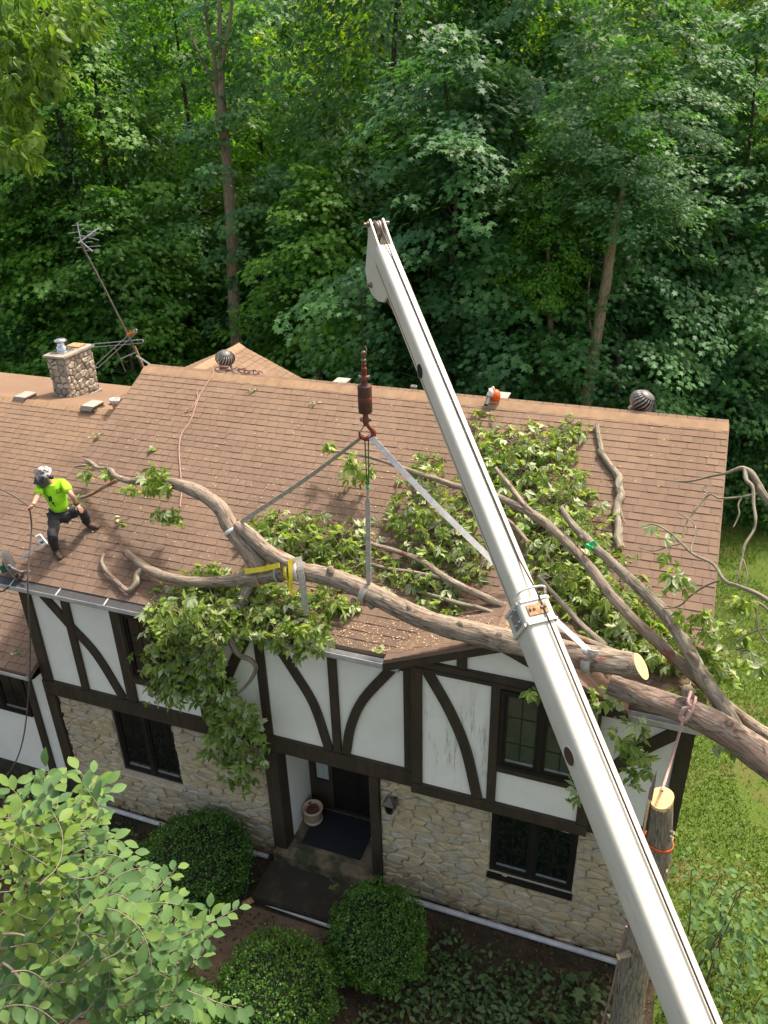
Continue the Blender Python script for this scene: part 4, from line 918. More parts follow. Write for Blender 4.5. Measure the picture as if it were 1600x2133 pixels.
# bare dead branchwork on the right, reaching over the roof edge
dead = [[(1720, 1340, -.2, 16), (1600, 1250, .1, 11), (1540, 1222, .25, 9), (1510, 1210, .34, 8), (1486, 1175, .55, 7), (1445, 1155, .7, 6), (1420, 1132, .85, 5), (1390, 1105, 1.0, 4), (1360, 1092, 1.1, 3.5), (1335, 1098, 1.1, 3)],
        [(1500, 1208, .36, 5), (1470, 1220, .36, 5), (1440, 1240, .36, 4), (1415, 1262, .36, 4), (1380, 1268, .36, 2.5)],
        [(1442, 1155, .7, 4), (1440, 1140, .78, 3), (1450, 1110, 1.0, 3), (1445, 1090, 1.15, 3), (1430, 1078, 1.25, 2.5), (1412, 1068, 1.3, 2)],
        [(1418, 1132, .85, 4), (1395, 1138, .82, 3), (1360, 1148, .8, 2.5), (1330, 1140, .9, 2)],
        [(1720, 1190, .9, 22), (1600, 1042, 1.35, 17), (1580, 1010, 1.5, 15), (1565, 985, 1.6, 13), (1545, 975, 1.7, 10), (1515, 985, 1.7, 6), (1480, 992, 1.75, 5), (1440, 1002, 1.8, 4), (1406, 1003, 1.9, 3)],
        [(1552, 978, 1.66, 12), (1555, 1000, 1.5, 10), (1568, 1015, 1.4, 8), (1570, 1050, 1.2, 7), (1574, 1080, 1.0, 7), (1570, 1105, .9, 6), (1552, 1135, .7, 6), (1545, 1165, .55, 5), (1540, 1190, .4, 4), (1535, 1215, .3, 3)],
        [(1582, 1027, 1.42, 6), (1545, 1035, 1.4, 5), (1500, 1038, 1.42, 4), (1478, 1030, 1.48, 4), (1450, 1060, 1.35, 4), (1440, 1075, 1.3, 3.5), (1430, 1090, 1.2, 3.5), (1423, 1120, 1.0, 3)],
        [(1478, 1030, 1.48, 3), (1465, 1020, 1.5, 3), (1470, 1012, 1.55, 2.5), (1482, 1012, 1.55, 2)],
        [(1545, 1036, 1.4, 4), (1538, 1052, 1.3, 4), (1540, 1070, 1.2, 3.5), (1532, 1090, 1.1, 3), (1528, 1097, 1.05, 2)],
        [(1548, 1165, .55, 4), (1554, 1185, .45, 3.5), (1556, 1200, .38, 3), (1548, 1222, .28, 3)],
        [(1640, 1310, -.1, 6), (1580, 1255, .05, 5), (1578, 1290, -.05, 4), (1580, 1310, -.1, 4), (1600, 1340, -.2, 4), (1640, 1350, -.2, 4)],
        [(1520, 1345, -.1, 5), (1560, 1320, -.1, 4), (1600, 1310, -.1, 5), (1660, 1320, -.1, 6)]]
for i, sp in enumerate(dead): L2('dead_branch', sp, tree2, 'bark_grey', 6, seed=40 + i, sub=5, wob=.1)

loose = empty('broken_branch', on_roof(1275, 1010), 'bare lichen-grey branch lying up the roof near its right end', 'branch')
def RP(x, y, h): return on_roof(x, y, h)
sp = [(1243, 884, 9), (1246, 905, 10), (1252, 932, 11), (1253, 943, 14), (1266, 962, 12), (1279, 980, 14), (1290, 996, 17), (1288, 1012, 16), (1293, 1032, 17), (1286, 1052, 15), (1285, 1080, 18), (1289, 1098, 16), (1287, 1120, 19), (1293, 1142, 17)]
pts = [RP(x, y, .07) for x, y, w_ in sp]; limb('limb', pts, [rad_px(q[2], p) for q, p in zip(sp, pts)], loose, 'bark_grey', 10, seed=60, wob=.28, sub=5)
L_ = [(1292, 1060, 6), (1296, 1075, 5), (1302, 1090, 4)]; pts = [RP(x, y, .09) for x, y, w_ in L_]; limb('twig', pts, [rad_px(q[2], p) for q, p in zip(L_, pts)], loose, 'bark_grey', 6, seed=61)
pts = [RP(1247, 890, .07), RP(1240, 888, .08), RP(1236, 892, .08)]; limb('twig', pts, [.018, .014, .01], loose, 'bark_grey', 6, seed=62)

# ------------------------------------------------------------------ foliage on both pieces
def foliage(owner, regions, seed, leaf_n, sc=.17, mats=('leaf_limb', 'leaf_pale')):
    g = np.random.default_rng(seed); P, D, Nn, S, MI = [], [], [], [], []; tw = MB(); r = random.Random(seed)
    for (px, py, rx, ry, cnt, mode, hi, rot) in regions:
        cnt = int(cnt * (1.0 if owner is tree2 else 1.25))
        ca, sa = math.cos(R(rot)), math.sin(R(rot)); mids = []
        for k in range(cnt):
            a = r.uniform(0, 2 * PI); q = r.random() ** .6 * (1 + abs(r.gauss(0, .22)))
            dx, dy = math.cos(a) * q * rx, math.sin(a) * q * ry
            x, y = px + dx * ca - dy * sa, py + dx * sa + dy * ca
            if mode == 'roof':
                p = on_roof(x, y, r.uniform(.03, 1) * hi * max(.3, 1 - q * .55))
                if p.y < YG: p = at_y(x, y, YG - r.uniform(0, .25))
            else: p = at_y(x, y, mode - r.uniform(0, hi))
            P.append(p); mids.append(p)
            d = V((r.gauss(0, 1), r.gauss(0, 1) - .3, r.gauss(-.55, .55)))
            nn = V((r.gauss(0, .6), r.gauss(-.25, .6), 1 if r.random() < .86 else -.8))
            D.append(d); Nn.append(nn); S.append(sc * r.uniform(.45, 1.2)); MI.append(1 if r.random() < (.28 if owner is tree2 else .19) else 0)
        # twigs that carry the leaves
        if cnt > 14:
            for k in range(max(2, cnt // 6)):
                a = r.choice(mids); c_ = sorted(r.sample(mids, min(10, len(mids))), key=lambda q: (q - a).length)
                path = [a] + c_[1:4:1]; path = [a, (a + c_[2]) / 2 + V((0, 0, r.uniform(-.05, .05))), c_[3 if len(c_) > 3 else -1]]
                tw.tube(smooth_path(path, 4), [.009, .009, .008, .008, .007, .006, .006, .005, .004], 5)
    o = np.argsort([(V(p) - CAM).length / s_ for p, s_ in zip(P, S)])
    idx = list(o[:leaf_n]); rest_ = list(o[leaf_n:])
    for q_ in range(4):
        rq_ = rest_[q_::4]
        me = leaf_mesh('foliage', [P[i] for i in rq_], [D[i] for i in rq_], [Nn[i] for i in rq_], [S[i] for i in rq_], *PALMS[q_], None, mats, np.array([MI[i] for i in rq_]))
        tag(link('foliage', me, owner), kind='stuff')
    base_ = {}
    for i in idx:
        k = (MI[i], i % 4)
        if k not in base_: base_[k] = leaf_mesh('leaf', [(0, 0, 0)], [(0, 1, 0)], [(0, 0, 1)], [1.0], *PALMS[i % 4], mats[MI[i]])
        o_ = link('leaf', base_[k], owner); d = V(D[i]).normalized(); x = d.cross(V(Nn[i])).normalized(); z = x.cross(d)
        mw = Matrix(((x.x, d.x, z.x), (x.y, d.y, z.y), (x.z, d.z, z.z)))
        o_.location = P[i]; o_.rotation_euler = mw.to_euler(); o_.scale = (S[i],) * 3
    if tw.v: tag(tw.build('twigs', 'twig', owner), kind='stuff')
foliage(lift, [(385, 1350, 75, 85, 270, -.28, .45, 0), (440, 1265, 90, 50, 170, 'roof', .5, 0), (560, 1270, 100, 60, 280, 'roof', .5, 8), (620, 1325, 60, 35, 70, -.25, .3, 10),
               (350, 1430, 45, 40, 60, -.35, .3, 0), (330, 1270, 30, 40, 45, 'roof', .25, 0), (490, 1510, 48, 45, 90, -.30, .30, 0), (515, 1590, 40, 55, 70, -.25, .25, 20), (455, 1545, 30, 40, 40, -.3, .2, 0), (440, 1440, 40, 40, 60, -.28, .3, 0),
               (328, 998, 20, 26, 34, 1.2, .25, 0), (350, 1076, 30, 16, 30, 1.0, .25, 0), (272, 1022, 16, 8, 9, 1.2, .2, 0), (300, 1020, 12, 8, 7, 1.2, .2, 0), (184, 984, 10, 13, 9, 1.8, .1, 0), (225, 988, 7, 5, 4, 1.6, .1, 0), (160, 1040, 9, 6, 5, 1.32, .08, 0),
               (440, 1200, 40, 22, 55, 'roof', .4, 0), (700, 1255, 50, 25, 40, 'roof', .3, 10), (250, 1088, 8, 5, 4, 'roof', .08, 0), (207, 1160, 6, 4, 3, .72, .05, 0)], 21, 150)
foliage(tree2, [(640, 1115, 120, 45, 260, 'roof', .45, 4), (560, 1110, 55, 30, 80, 'roof', .35, 0), (720, 1170, 110, 40, 150, 'roof', .3, 12), (900, 1075, 85, 80, 260, 'roof', .6, 20), (890, 975, 30, 35, 40, 'roof', .5, 0), (960, 1150, 60, 60, 110, 'roof', .5, 30),
                (880, 1200, 80, 30, 90, 'roof', .35, 15), (920, 1255, 60, 25, 50, 'roof', .25, 15), (740, 975, 30, 30, 26, 2.5, .3, 0), (690, 925, 14, 14, 8, 2.7, .1, 0), (755, 985, 24, 18, 18, 2.4, .2, 0),
                (1085, 945, 85, 55, 210, 'roof', .6, -10), (1120, 1010, 95, 70, 230, 'roof', .65, 20), (1030, 1010, 50, 60, 90, 'roof', .5, 20), (1200, 1090, 60, 60, 110, 'roof', .6, 30), (1340, 1330, 60, 40, 70, 'roof', .4, 20), (1240, 1230, 60, 40, 80, 'roof', .5, 20), (1195, 895, 32, 20, 32, 'roof', .35, 0), (1150, 1090, 70, 60, 120, 'roof', .8, 30), (1170, 1180, 70, 50, 110, 'roof', .7, 20), (1250, 1150, 55, 30, 40, 'roof', .5, 30),
                (1250, 1215, 110, 55, 110, 'roof', .55, 28), (1360, 1350, 70, 45, 90, 'roof', .5, 28), (1180, 1260, 60, 50, 60, 'roof', .4, 20), (1000, 900, 40, 40, 40, 'roof', .4, 0), (1150, 930, 60, 40, 60, 'roof', .5, -20), (1300, 1290, 75, 50, 130, 'roof', .6, 20), (1270, 1340, 60, 30, 60, 'roof', .4, 10), (1395, 1390, 50, 40, 40, .75, .4, 30), (1210, 990, 14, 18, 9, 'roof', .4, 0), (1410, 1205, 20, 20, 18, .4, .25, 0), (1370, 1130, 50, 40, 7, .9, .2, 0), (1480, 1350, 34, 30, 34, .45, .3, 0), (1530, 1345, 35, 40, 22, .2, .3, 0),
                (1540, 1265, 20, 20, 12, -.05, .2, 0), (1315, 1540, 30, 45, 36, -.35, .35, 0), (1330, 1600, 22, 30, 16, -.3, .3, 0), (1235, 1455, 50, 25, 24, -.30, .2, 0), (1450, 1300, 40, 30, 26, .5, .3, 20), (1560, 1380, 30, 30, 16, .1, .3, 0), (1530, 1560, 40, 12, 14, -.5, .1, 20), (1590, 1395, 16, 14, 8, -.2, .2, 0), (1200, 1640, 10, 30, 7, -.35, .1, 0), (1110, 1440, 14, 18, 6, -.35, .1, 0), (1420, 1440, 40, 16, 22, .35, .2, 0), (1510, 1400, 24, 24, 16, .4, .2, 0)], 22, 150)

# ================================================================== SLINGS AND ROPES
def band(p, axis, r, wd, mat, name, parent, th=.010):
    a = V(axis).normalized(); mb = MB(); mb.lathe([(r, -wd / 2), (r + th, -wd / 2), (r + th, wd / 2), (r, wd / 2), (r, -wd / 2)], p, a, 22, 0, True); return mb.build(name, mat, parent)
def near(pts, px, py, Y):
    p = PX(px, py, Y); return p
s1 = empty('lifting_sling', HK, 'grey webbing sling slanting from the hook down to the left fork', 'sling')
e = PX(487, 1098, .64)
mb = MB(); mb.ribbon(smooth_path([HK + V((-.02, 0, .02)), HK.lerp(e, .35) + V((0, 0, -.01)), HK.lerp(e, .7) + V((0, 0, -.012)), e], 6), .06, V((.3, -.6, .8)), .01, twist=1.2); mb.build('strap', 'strap_grey', s1)
band(PX(486, 1106, .62), main_pts[-1] - PX(470, 1075, .7), rad_px(36, e), .06, 'strap_white', 'strap_loop', s1)
s2 = empty('lifting_sling', HK, 'sling with green cord hanging straight down from the hook to the limb', 'sling')
k1 = PX(766, 1015, .13); k2 = PX(768, 1222, .06)
for dx in (-.022, .028):
    mb = MB(); mb.tube([HK + V((dx, 0, 0)), k1 + V((dx * .35, 0, 0))], .009, 6); mb.build('cord', 'cord_green', s2)
mb = MB(); mb.lathe([(.01, .03), (.026, .012), (.026, -.012), (.01, -.03)], k1, n=10); mb.build('knot', 'tape_green', s2)
mb = MB(); mb.ribbon(smooth_path([k1, k1.lerp(k2, .2), k1.lerp(k2, .7), k2], 5), [.03] * 4 + [.065] * 9 + [.07, .06, .03], RT, .02, twist=.25); mb.build('strap', 'strap_grey', s2)
band(PX(762, 1236, .06), main_pts[5] - main_pts[7], rad_px(41, k2), .09, 'strap_grey', 'strap_loop', s2)
s3 = empty('lifting_sling', HK, 'pale sling running from the hook behind the boom to the cut butt', 'sling')
e3 = PX(1222, 1352, -.46)
mb = MB(); mb.ribbon(smooth_path([HK + V((.04, 0, .02)), HK.lerp(e3, .3) + V((0, 0, -.02)), HK.lerp(e3, .7) + V((0, 0, -.03)), e3], 6), .075, V((.5, .3, .7)), .012, twist=-.7); mb.build('strap', 'strap_white', s3)
band(PX(1226, 1374, -.46), main_pts[1] - main_pts[2], rad_px(56, e3), .11, 'strap_grey', 'strap_loop', s3)
mb = MB(); mb.lathe([(.02, -.05), (.05, -.02), (.055, .02), (.02, .05)], e3 + V((0, -.04, .0)), main_pts[1] - main_pts[2], 10); mb.ribbon(smooth_path([e3 + V((.0, -.05, .02)), e3 + V((.08, -.10, .05)), e3 + V((.14, -.08, .04))], 4), .05, V((0, 0, 1)), .012); mb.build('choker_knot', 'strap_white', s3)
s4 = empty('tow_strap', PX(600, 1190, .2), 'yellow and grey strap wrapped around the fork of the limb', 'strap')
mb = MB(); mb.ribbon([PX(510, 1190, .22), PX(545, 1186, .2), PX(582, 1177, .18)], .075, UP, .008); mb.build('yellow_band', 'strap_yellow', s4)
band(PX(606, 1190, .28), main_pts[8] - main_pts[9], rad_px(40, main_pts[8]), .055, 'strap_yellow', 'strap_loop', s4)
band(PX(625, 1191, .26), main_pts[8] - main_pts[9], rad_px(40, main_pts[8]), .075, 'strap_white', 'strap_loop', s4)
band(PX(583, 1194, .30), main_pts[8] - main_pts[9], rad_px(38, main_pts[8]), .035, 'strap_grey', 'strap_loop', s4)
mb = MB(); mb.ribbon(smooth_path([PX(621, 1160, .20), PX(627, 1195, .08), PX(633, 1235, .04), PX(637, 1280, .02)], 5), [.10, .10] + [.095] * 12 + [.07, .06], RT, .008, twist=.3); mb.build('loose_end', 'strap_grey', s4)
mb = MB(); mb.ribbon(smooth_path([PX(604, 1165, .2), PX(606, 1200, .1), PX(606, 1225, .06), PX(611, 1243, .05)], 5), [.06] * 12 + [.05, .05, .04, .04], RT, .008, twist=-.4); mb.build('loose_end', 'strap_yellow', s4)
mb = MB(); mb.tube(smooth_path([PX(1228, 1132, 1.0), PX(1222, 1140, .9), PX(1235, 1142, .9), PX(1220, 1134, .9)], 4), .018, 6); mb.ribbon([PX(1228, 1135, .93), PX(1238, 1130, .9), PX(1242, 1138, .88)], .05, UP, .004); o = mb.build('marking_tape', 'tape_green'); tag(o, 'bright green ribbon tied round a limb right of the boom', 'ribbon')

# stump with its orange strap
SY = -1.6
sp_ = PX(1377, 1668, SY); stump = empty('tree_stump', (sp_.x, sp_.y, 0), 'tall sawn-off standing trunk with a bright fresh cut top', 'tree stump')
sr = rad_px(48, sp_); SZ = sp_.z
low = at_y(1312, 2100, SY - .1)
pts = [at_y(1290, 2240, SY), at_y(1300, 2150, SY), at_y(1318, 2030, SY), at_y(1340, 1930, SY), at_y(1364, 1800, SY), at_y(1373, 1745, SY), V((sp_.x, SY, SZ))]
pts = [V((pts[0].x, SY, -.1))] + [p for p in pts if p.z > .15]
P, r_ = smooth_path(pts, 9, [sr * (1.75 - .75 * k / (len(pts) - 1)) for k in range(len(pts))])
mb = MB(); mb.tube(P, r_, 20, wob=.12, seed=71, capmi=1); mb.build('trunk', ['bark_stump', 'cut'], stump)
mb = MB(); c = V((sp_.x, SY, SZ)); vs = [c + V((math.cos(t) * sr * (1 + .05 * math.sin(3 * t)), math.sin(t) * sr, .006 + .05 * math.cos(t - 1) + .04)) for t in [2 * PI * k / 24 for k in range(24)]]
vb = [V((p.x, p.y, SZ - .04)) for p in vs]; mb.add(vb + vs, [(k, (k + 1) % 24, 24 + (k + 1) % 24, 24 + k) for k in range(24)] + [tuple(range(24, 48))]); mb.build('cut_face', 'cut', stump)
for dx, h in ((-1.0, .42), (-1.12, .22)):
    mb = MB(); mb.prism([c + V((sr * dx, -.03, -.45)), c + V((sr * dx + .03, -.05, -.45)), c + V((sr * dx + .035, -.04, h * .5)), c + V((sr * dx + .03, -.03, h)), c + V((sr * dx + .005, -.02, h * .6))], (0, .035, 0)); mb.build('splinter', 'bark2', stump)
mb = MB(); mb.prism([c + V((-sr * 1.03, -.07, -.5)), c + V((-sr * .9, -.09, -.5)), c + V((-sr * .88, -.085, 0)), c + V((-sr * 1.1, -.05, .02))], (0, .02, 0)); mb.build('splinter', 'cut', stump)
for (dx, dz, s_) in ((1.0, -.45, .035), (1.05, -.95, .04), (1.0, -.36, .025)):
    mb = MB(); mb.tube([c + V((sr * .8, -.05, dz)), c + V((sr * dx + .06, -.09, dz + .02))], [s_, s_ * .8], 8, capmi=1); mb.build('branch_stub', ['bark_grey', 'cut'], stump)
q = at_y(1288, 1993, SY - .3); mb = MB(); mb.tube([q + V((.12, .1, -.02)), q], [.05, .04], 8, capmi=1); mb.build('branch_stub', ['bark_stump', 'cut'], stump)
zs = PX(1372, 1750, SY).z; i_ = min(range(len(P)), key=lambda k: abs(P[k].z - zs))
os_ = empty('orange_strap', P[i_], 'orange strap cinched around the standing stump', 'strap')
band(P[i_], V((.12, .1, 1)), r_[i_] + .012, .035, 'orange', 'strap_loop', os_); mb = MB(); mb.obox(P[i_] + V((-r_[i_] - .02, -.04, 0)), V((.015, 0, 0)), V((0, .03, 0)), V((0, 0, .025))); mb.build('buckle', 'navy', os_)
# ropes
def rope(name, pts, r, mat, label, cat='rope', sub=8, knot=None):
    mb = MB(); mb.tube(smooth_path(pts, sub), r, 7); o = mb.build(name, mat); tag(o, label, cat); return o
tr = PX(1440, 1440, -.5)
tie = empty('tie_rope', tr, 'pink flecked rope knotted round the big trunk and running to the stump top', 'rope')
band(PX(1437, 1478, -.51), PX(1490, 1510, -.54) - PX(1420, 1478, -.5), rad_px(60, tr), .03, 'rope_pink', 'rope_loop', tie)
mb = MB(); mb.tube(smooth_path([PX(1432, 1470, -.8), PX(1420, 1490, -.82), PX(1421, 1505, -.84), PX(1400, 1580, -.92), PX(1379, 1648, SY - .02)], 6), .016, 7); mb.build('rope_line', 'rope_pink', tie)
mb = MB(); mb.tube(smooth_path([PX(1440, 1440, -.66), PX(1433, 1462, -.78), PX(1438, 1472, -.80), PX(1424, 1476, -.82), PX(1416, 1496, -.83), PX(1426, 1500, -.83), PX(1436, 1480, -.8)], 5), .018, 7); mb.build('knot', 'rope_pink', tie)
rope('guy_rope', [at_y(1305, 1930, -1.15), at_y(1290, 1990, -1.22), at_y(1275, 2060, -1.3), at_y(1253, 2140, -1.4), at_y(1225, 2250, -1.5)], .014, 'rope', 'pinkish rope running down beside the stump to the ground')
rr2 = [(445, 773), (443, 783), (430, 800), (415, 826), (408, 845), (395, 880), (378, 905), (373, 935), (376, 985), (378, 1020), (375, 1056)]
rope('roof_rope', [on_roof(x, y, .02) for x, y in rr2], .014, 'rope', 'tan rope running down the roof from the ridge turbine', sub=6)
cl = [(414, 812), (410, 818), (412, 830), (404, 845), (388, 855), (386, 858), (392, 858), (402, 848), (412, 830), (417, 822)]
rope('rope_bight', [on_roof(x, y, .02) for x, y in cl], .012, 'rope', 'loop of tan rope lying on the shingles below the ridge', sub=5)

# ================================================================== THINGS ON THE ROOF
def px_m(p, n_): return n_ * (V(p) - CAM).dot(FW) / F_PX
# turbine ventilators
def turbine(base, axis, s, label):
    t = empty('turbine_vent', base, label, 'roof vent', 'turbine vents behind the ridge')
    mb = MB(); mb.lathe([(s * .75, -s * .9), (s * .72, 0), (s * .66, s * .30), (s * .70, s * .42)], base, (0, 0, 1), 20); mb.build('base_pipe', 'vent_grey', t)
    ax = V(axis).normalized(); o = V(base) + V((0, 0, s * .40)); u = ax.orthogonal().normalized(); q = ax.cross(u)
    mb = MB(); mb.lathe([(s * .2, s * 1.52), (s * .55, s * 1.42), (s * .62, s * 1.34)], o, ax, 20); mb.build('top_cap', 'vent_grey', t)
    mb = MB(); mb.lathe([(s * .6, .02), (s * .7, .5 * s), (s * .55, 1.3 * s)], o, ax, 16); mb.build('inner_drum', 'vent_black', t)
    # one curved fin, then the others
    me = None; K = 20
    for k in range(K):
        if me is None:
            mb = MB(); A, B = [], []
            for i in range(7):
                h = i / 6; r_ = s * (.70 + .38 * math.sin(PI * min(h * 1.02, 1))) ; a0 = .55 * h
                if i == 6: r_ = s * .58
                z = s * (.06 + 1.3 * h)
                A.append(V((math.cos(a0) * r_, math.sin(a0) * r_, z))); B.append(V((math.cos(a0 + .19) * r_ * .93, math.sin(a0 + .19) * r_ * .93, z)))
            vs = []
            for a, b in zip(A, B): vs += [a, b, b * .985, a * .985]
            mb.add(vs, [(i * 4 + j, i * 4 + (j + 1) % 4, i * 4 + 4 + (j + 1) % 4, i * 4 + 4 + j) for i in range(6) for j in range(4)], 0, False)
            me = mb.mesh('fin', 'fin_grey')
        f = link('fin', me, t, False); f.parent = t; f.matrix_parent_inverse = world(t).inverted()
        f.location = o; f.rotation_mode = 'QUATERNION'
        f.rotation_quaternion = Matrix(((u.x, q.x, ax.x), (u.y, q.y, ax.y), (u.z, q.z, ax.z))).to_quaternion() @ Matrix.Rotation(2 * PI * k / K, 3, 'Z').to_quaternion()
        f.rotation_euler = f.rotation_quaternion.to_euler(); f.rotation_mode = 'XYZ'
    return t
t1 = at_y(470, 765, 5.25); turbine(t1, (.25, -.25, 1), .19, 'dark turbine vent beside the coiled rope at the left of the ridge')
t2 = at_y(1326, 860, 5.0); turbine(t2, (.5, -.05, .86), .215, 'dark turbine vent alone near the right end of the ridge')
# low box vents
def boxvent(p, label, sx=.26, sy=.26, h=.13, ridge=0):
    t = empty('box_vent', p, label, 'roof vent', 'box vents on the roofs'); p = V(p)
    mb = MB(); mb.prism([p + V((-sx, -sy, 0)), p + V((-sx, sy, 0)), p + V((-sx * .55, sy, h)), p + V((-sx * .55, -sy, h))], V((sx * 1.6, 0, 0))); mb.build('hood', 'vent_tan', t, .004)
    mb = MB(); mb.prism([p + V((sx * 1.051, -sy * .96, .002)), p + V((sx * 1.051, sy * .96, .002)), p + V((sx * .62, sy * .96, h * .93)), p + V((sx * .62, -sy * .96, h * .93))], V((-.012, 0, 0))); mb.build('louvre', 'vent_dark', t)
WRS = -.55 / (8.4 - WYR)
def on_wing_rear(x, y): return hit(x, y, (0, WYR, WZR), (0, -WRS, 1))
boxvent(on_wing_rear(52, 831), 'grey box vent at the far left on the wing ridge', .21, .2, .12)
boxvent(on_wing_rear(192, 850), 'grey box vent on the wing beside the main roof edge', .21, .2, .12)
boxvent(at_y(706, 806, 4.95), 'pale box vent just behind the ridge left of the crane hook', .17, .2, .12)
p = at_y(1040, 838, 4.95); boxvent(p, 'pale box vent just behind the leaf blower', .16, .2, .13)
# plumbing pipes
p = at_y(241, 845, 5.5); t = empty('vent_pipe', p, 'white-topped flue pipe beside the left roof edge', 'vent pipe'); mb = MB(); mb.tube([p + V((0, 0, -.7)), p + V((0, 0, .14))], .07, 14); mb.build('pipe', 'rust', t)
mb = MB(); mb.lathe([(.075, .06), (.115, .10), (.12, .16), (.095, .165), (.09, .12), (.02, .10)], p, n=20); mb.build('collar', 'white_metal', t)
p = at_y(862, 818, 5.0); mb = MB(); mb.tube([p + V((0, 0, -.3)), p + V((0, 0, .13))], .055, 12); mb.lathe([(.06, .10), (.066, .11), (.066, .135), (.045, .135), (.04, .06)], p); tag(mb.build('vent_pipe', 'vent_grey'), 'short dark pipe behind the ridge left of the boom', 'vent pipe')
# coiled rope at the turbine
mb = MB(); r = random.Random(4); pts = []
for k in range(60):
    a = k * .75; cx_ = 470 + 60 * min(1, k / 55.) if k > 20 else 463; rr_ = r.uniform(8, 16); pts.append(at_y(cx_ + math.cos(a) * rr_ * 1.1, 768 + (cx_ - 463) * .12 + math.sin(a) * rr_ * .42, 4.80 + r.uniform(-.05, .06)))
mb.tube(smooth_path(pts, 3), .012, 6); tag(mb.build('coiled_rope', 'rope'), 'tangled coil of tan rope beside the left turbine vent', 'rope')
# leaf blower sitting on the ridge
bp0 = at_y(1026, 832, 4.62); s = .0088 * 1.0
bl = empty('leaf_blower', bp0, 'orange and white leaf blower resting on the ridge right of the boom', 'leaf blower')
def BQ(x, y, d=0): return at_y(x, y, 4.62 + d)
mb = MB(); c = BQ(1031, 823); mb.lathe([(.05, -.11), (.11, -.09), (.135, -.03), (.135, .05), (.11, .10), (.05, .12)], c, (.9, .3, .1), 18); mb.build('housing', 'blower_orange', bl, 0)
mb = MB(); c2 = BQ(1022, 816, -.05); mb.lathe([(.05, -.05), (.10, -.035), (.105, .03), (.06, .05)], c2, (.9, .3, .1), 18); mb.build('fan_cover', 'blower_white', bl)
mb = MB(); a = BQ(1020, 817, -.06); b_ = BQ(1010, 846, -.30); mb.tube([a, a.lerp(b_, .3)], [.062, .052], 14); mb.build('elbow', 'blower_white', bl)
mb = MB(); mb.tube([a.lerp(b_, .25), b_], [.047, .042], 14, capmi=1); mb.build('nozzle_tube', ['blower_tube', 'cable'], bl)
mb = MB(); mb.tube(smooth_path([BQ(1021, 812, .05), BQ(1026, 802, .02), BQ(1029, 803, 0), BQ(1031, 813, 0)], 4), .016, 8); mb.build('handle', 'blower_white', bl)
mb = MB(); mb.obox(BQ(1028, 835, .02), V((.10, 0, 0)), V((0, .07, 0)), V((0, 0, .035))); mb.build('fuel_tank', 'blower_white', bl, .01)
mb = MB(); mb.lathe([(.025, 0), (.03, .02), (.0, .03)], BQ(1027, 838, -.06), (0, -1, .2)); mb.build('fuel_cap', 'strap_yellow', bl)
mb = MB(); mb.obox(BQ(1024, 826, -.06), V((.035, .0, 0)), V((0, .03, 0)), V((0, 0, .05))); mb.build('carburettor_cover', 'plastic_dark', bl, .006)
bl.scale = (.84, .84, .84)
# television aerial on its leaning mast
AY = 5.15
def A(x, y, d=0): return at_y(x, y, AY + d)
an = empty('tv_aerial', A(297, 752), 'old television aerial leaning on a thin mast above the left ridge', 'aerial')
def rod(name, pts, r_, m_='grey_metal', sub=0): mb = MB(); mb.tube(smooth_path(pts, sub) if sub else pts, r_, 6); return mb.build(name, m_, an)
rod('mast', [A(297, 765, .1), A(266, 697), A(215, 595), A(166, 503)], .022, 'lantern')
rod('mast_stay', [A(285, 741), A(337, 775, -.25)], .018, 'chrome')
rod('mast_stay', [A(281, 720), A(300, 765)], .014, 'rust'); rod('mast_stay', [A(240, 726), A(262, 775, .1)], .014, 'lantern'); rod('cross_arm', [A(250, 748), A(285, 733)], .012)
def loop(a, b, wd): # folded dipole
    d = (b - a); sd = d.cross(FW).normalized() * wd
    pts = [a + sd, a + d * .5 + sd, b + sd, b + d.normalized() * wd * .8 + sd * .5, b + d.normalized() * wd * .8 - sd * .5, b - sd, a + d * .5 - sd, a - sd, a - d.normalized() * wd * .8 - sd * .5, a - d.normalized() * wd * .8 + sd * .5, a + sd]
    return rod('folded_dipole', pts, .0085)
loop(A(283, 689, -.05), A(202, 763, -.1), .04); loop(A(296, 711, .05), A(193, 720, .1), .035)
mb = MB(); mb.obox(A(272, 694, -.06), RT * .07 + UP * .03, FW * .02, UP * .02 - RT * .008); mb.build('junction_box', 'orange', an)
rod('boom_arm', [A(163, 506, -.1), A(206, 475, .3)], .016); rod('boom_arm', [A(168, 500, .05), A(161, 465, .1)], .014); rod('boom_arm', [A(170, 504), A(193, 524, -.1)], .014)
for (x0, y0, x1, y1) in ((150, 470, 181, 467), (142, 486, 163, 483), (155, 496, 198, 490), (178, 481, 202, 484), (168, 490, 206, 500), (160, 516, 210, 512), (176, 522, 208, 521), (178, 505, 192, 503), (188, 489, 200, 486), (195, 476, 207, 478)):
    rod('element', [A(x0, y0), A(x1, y1)], .0075)
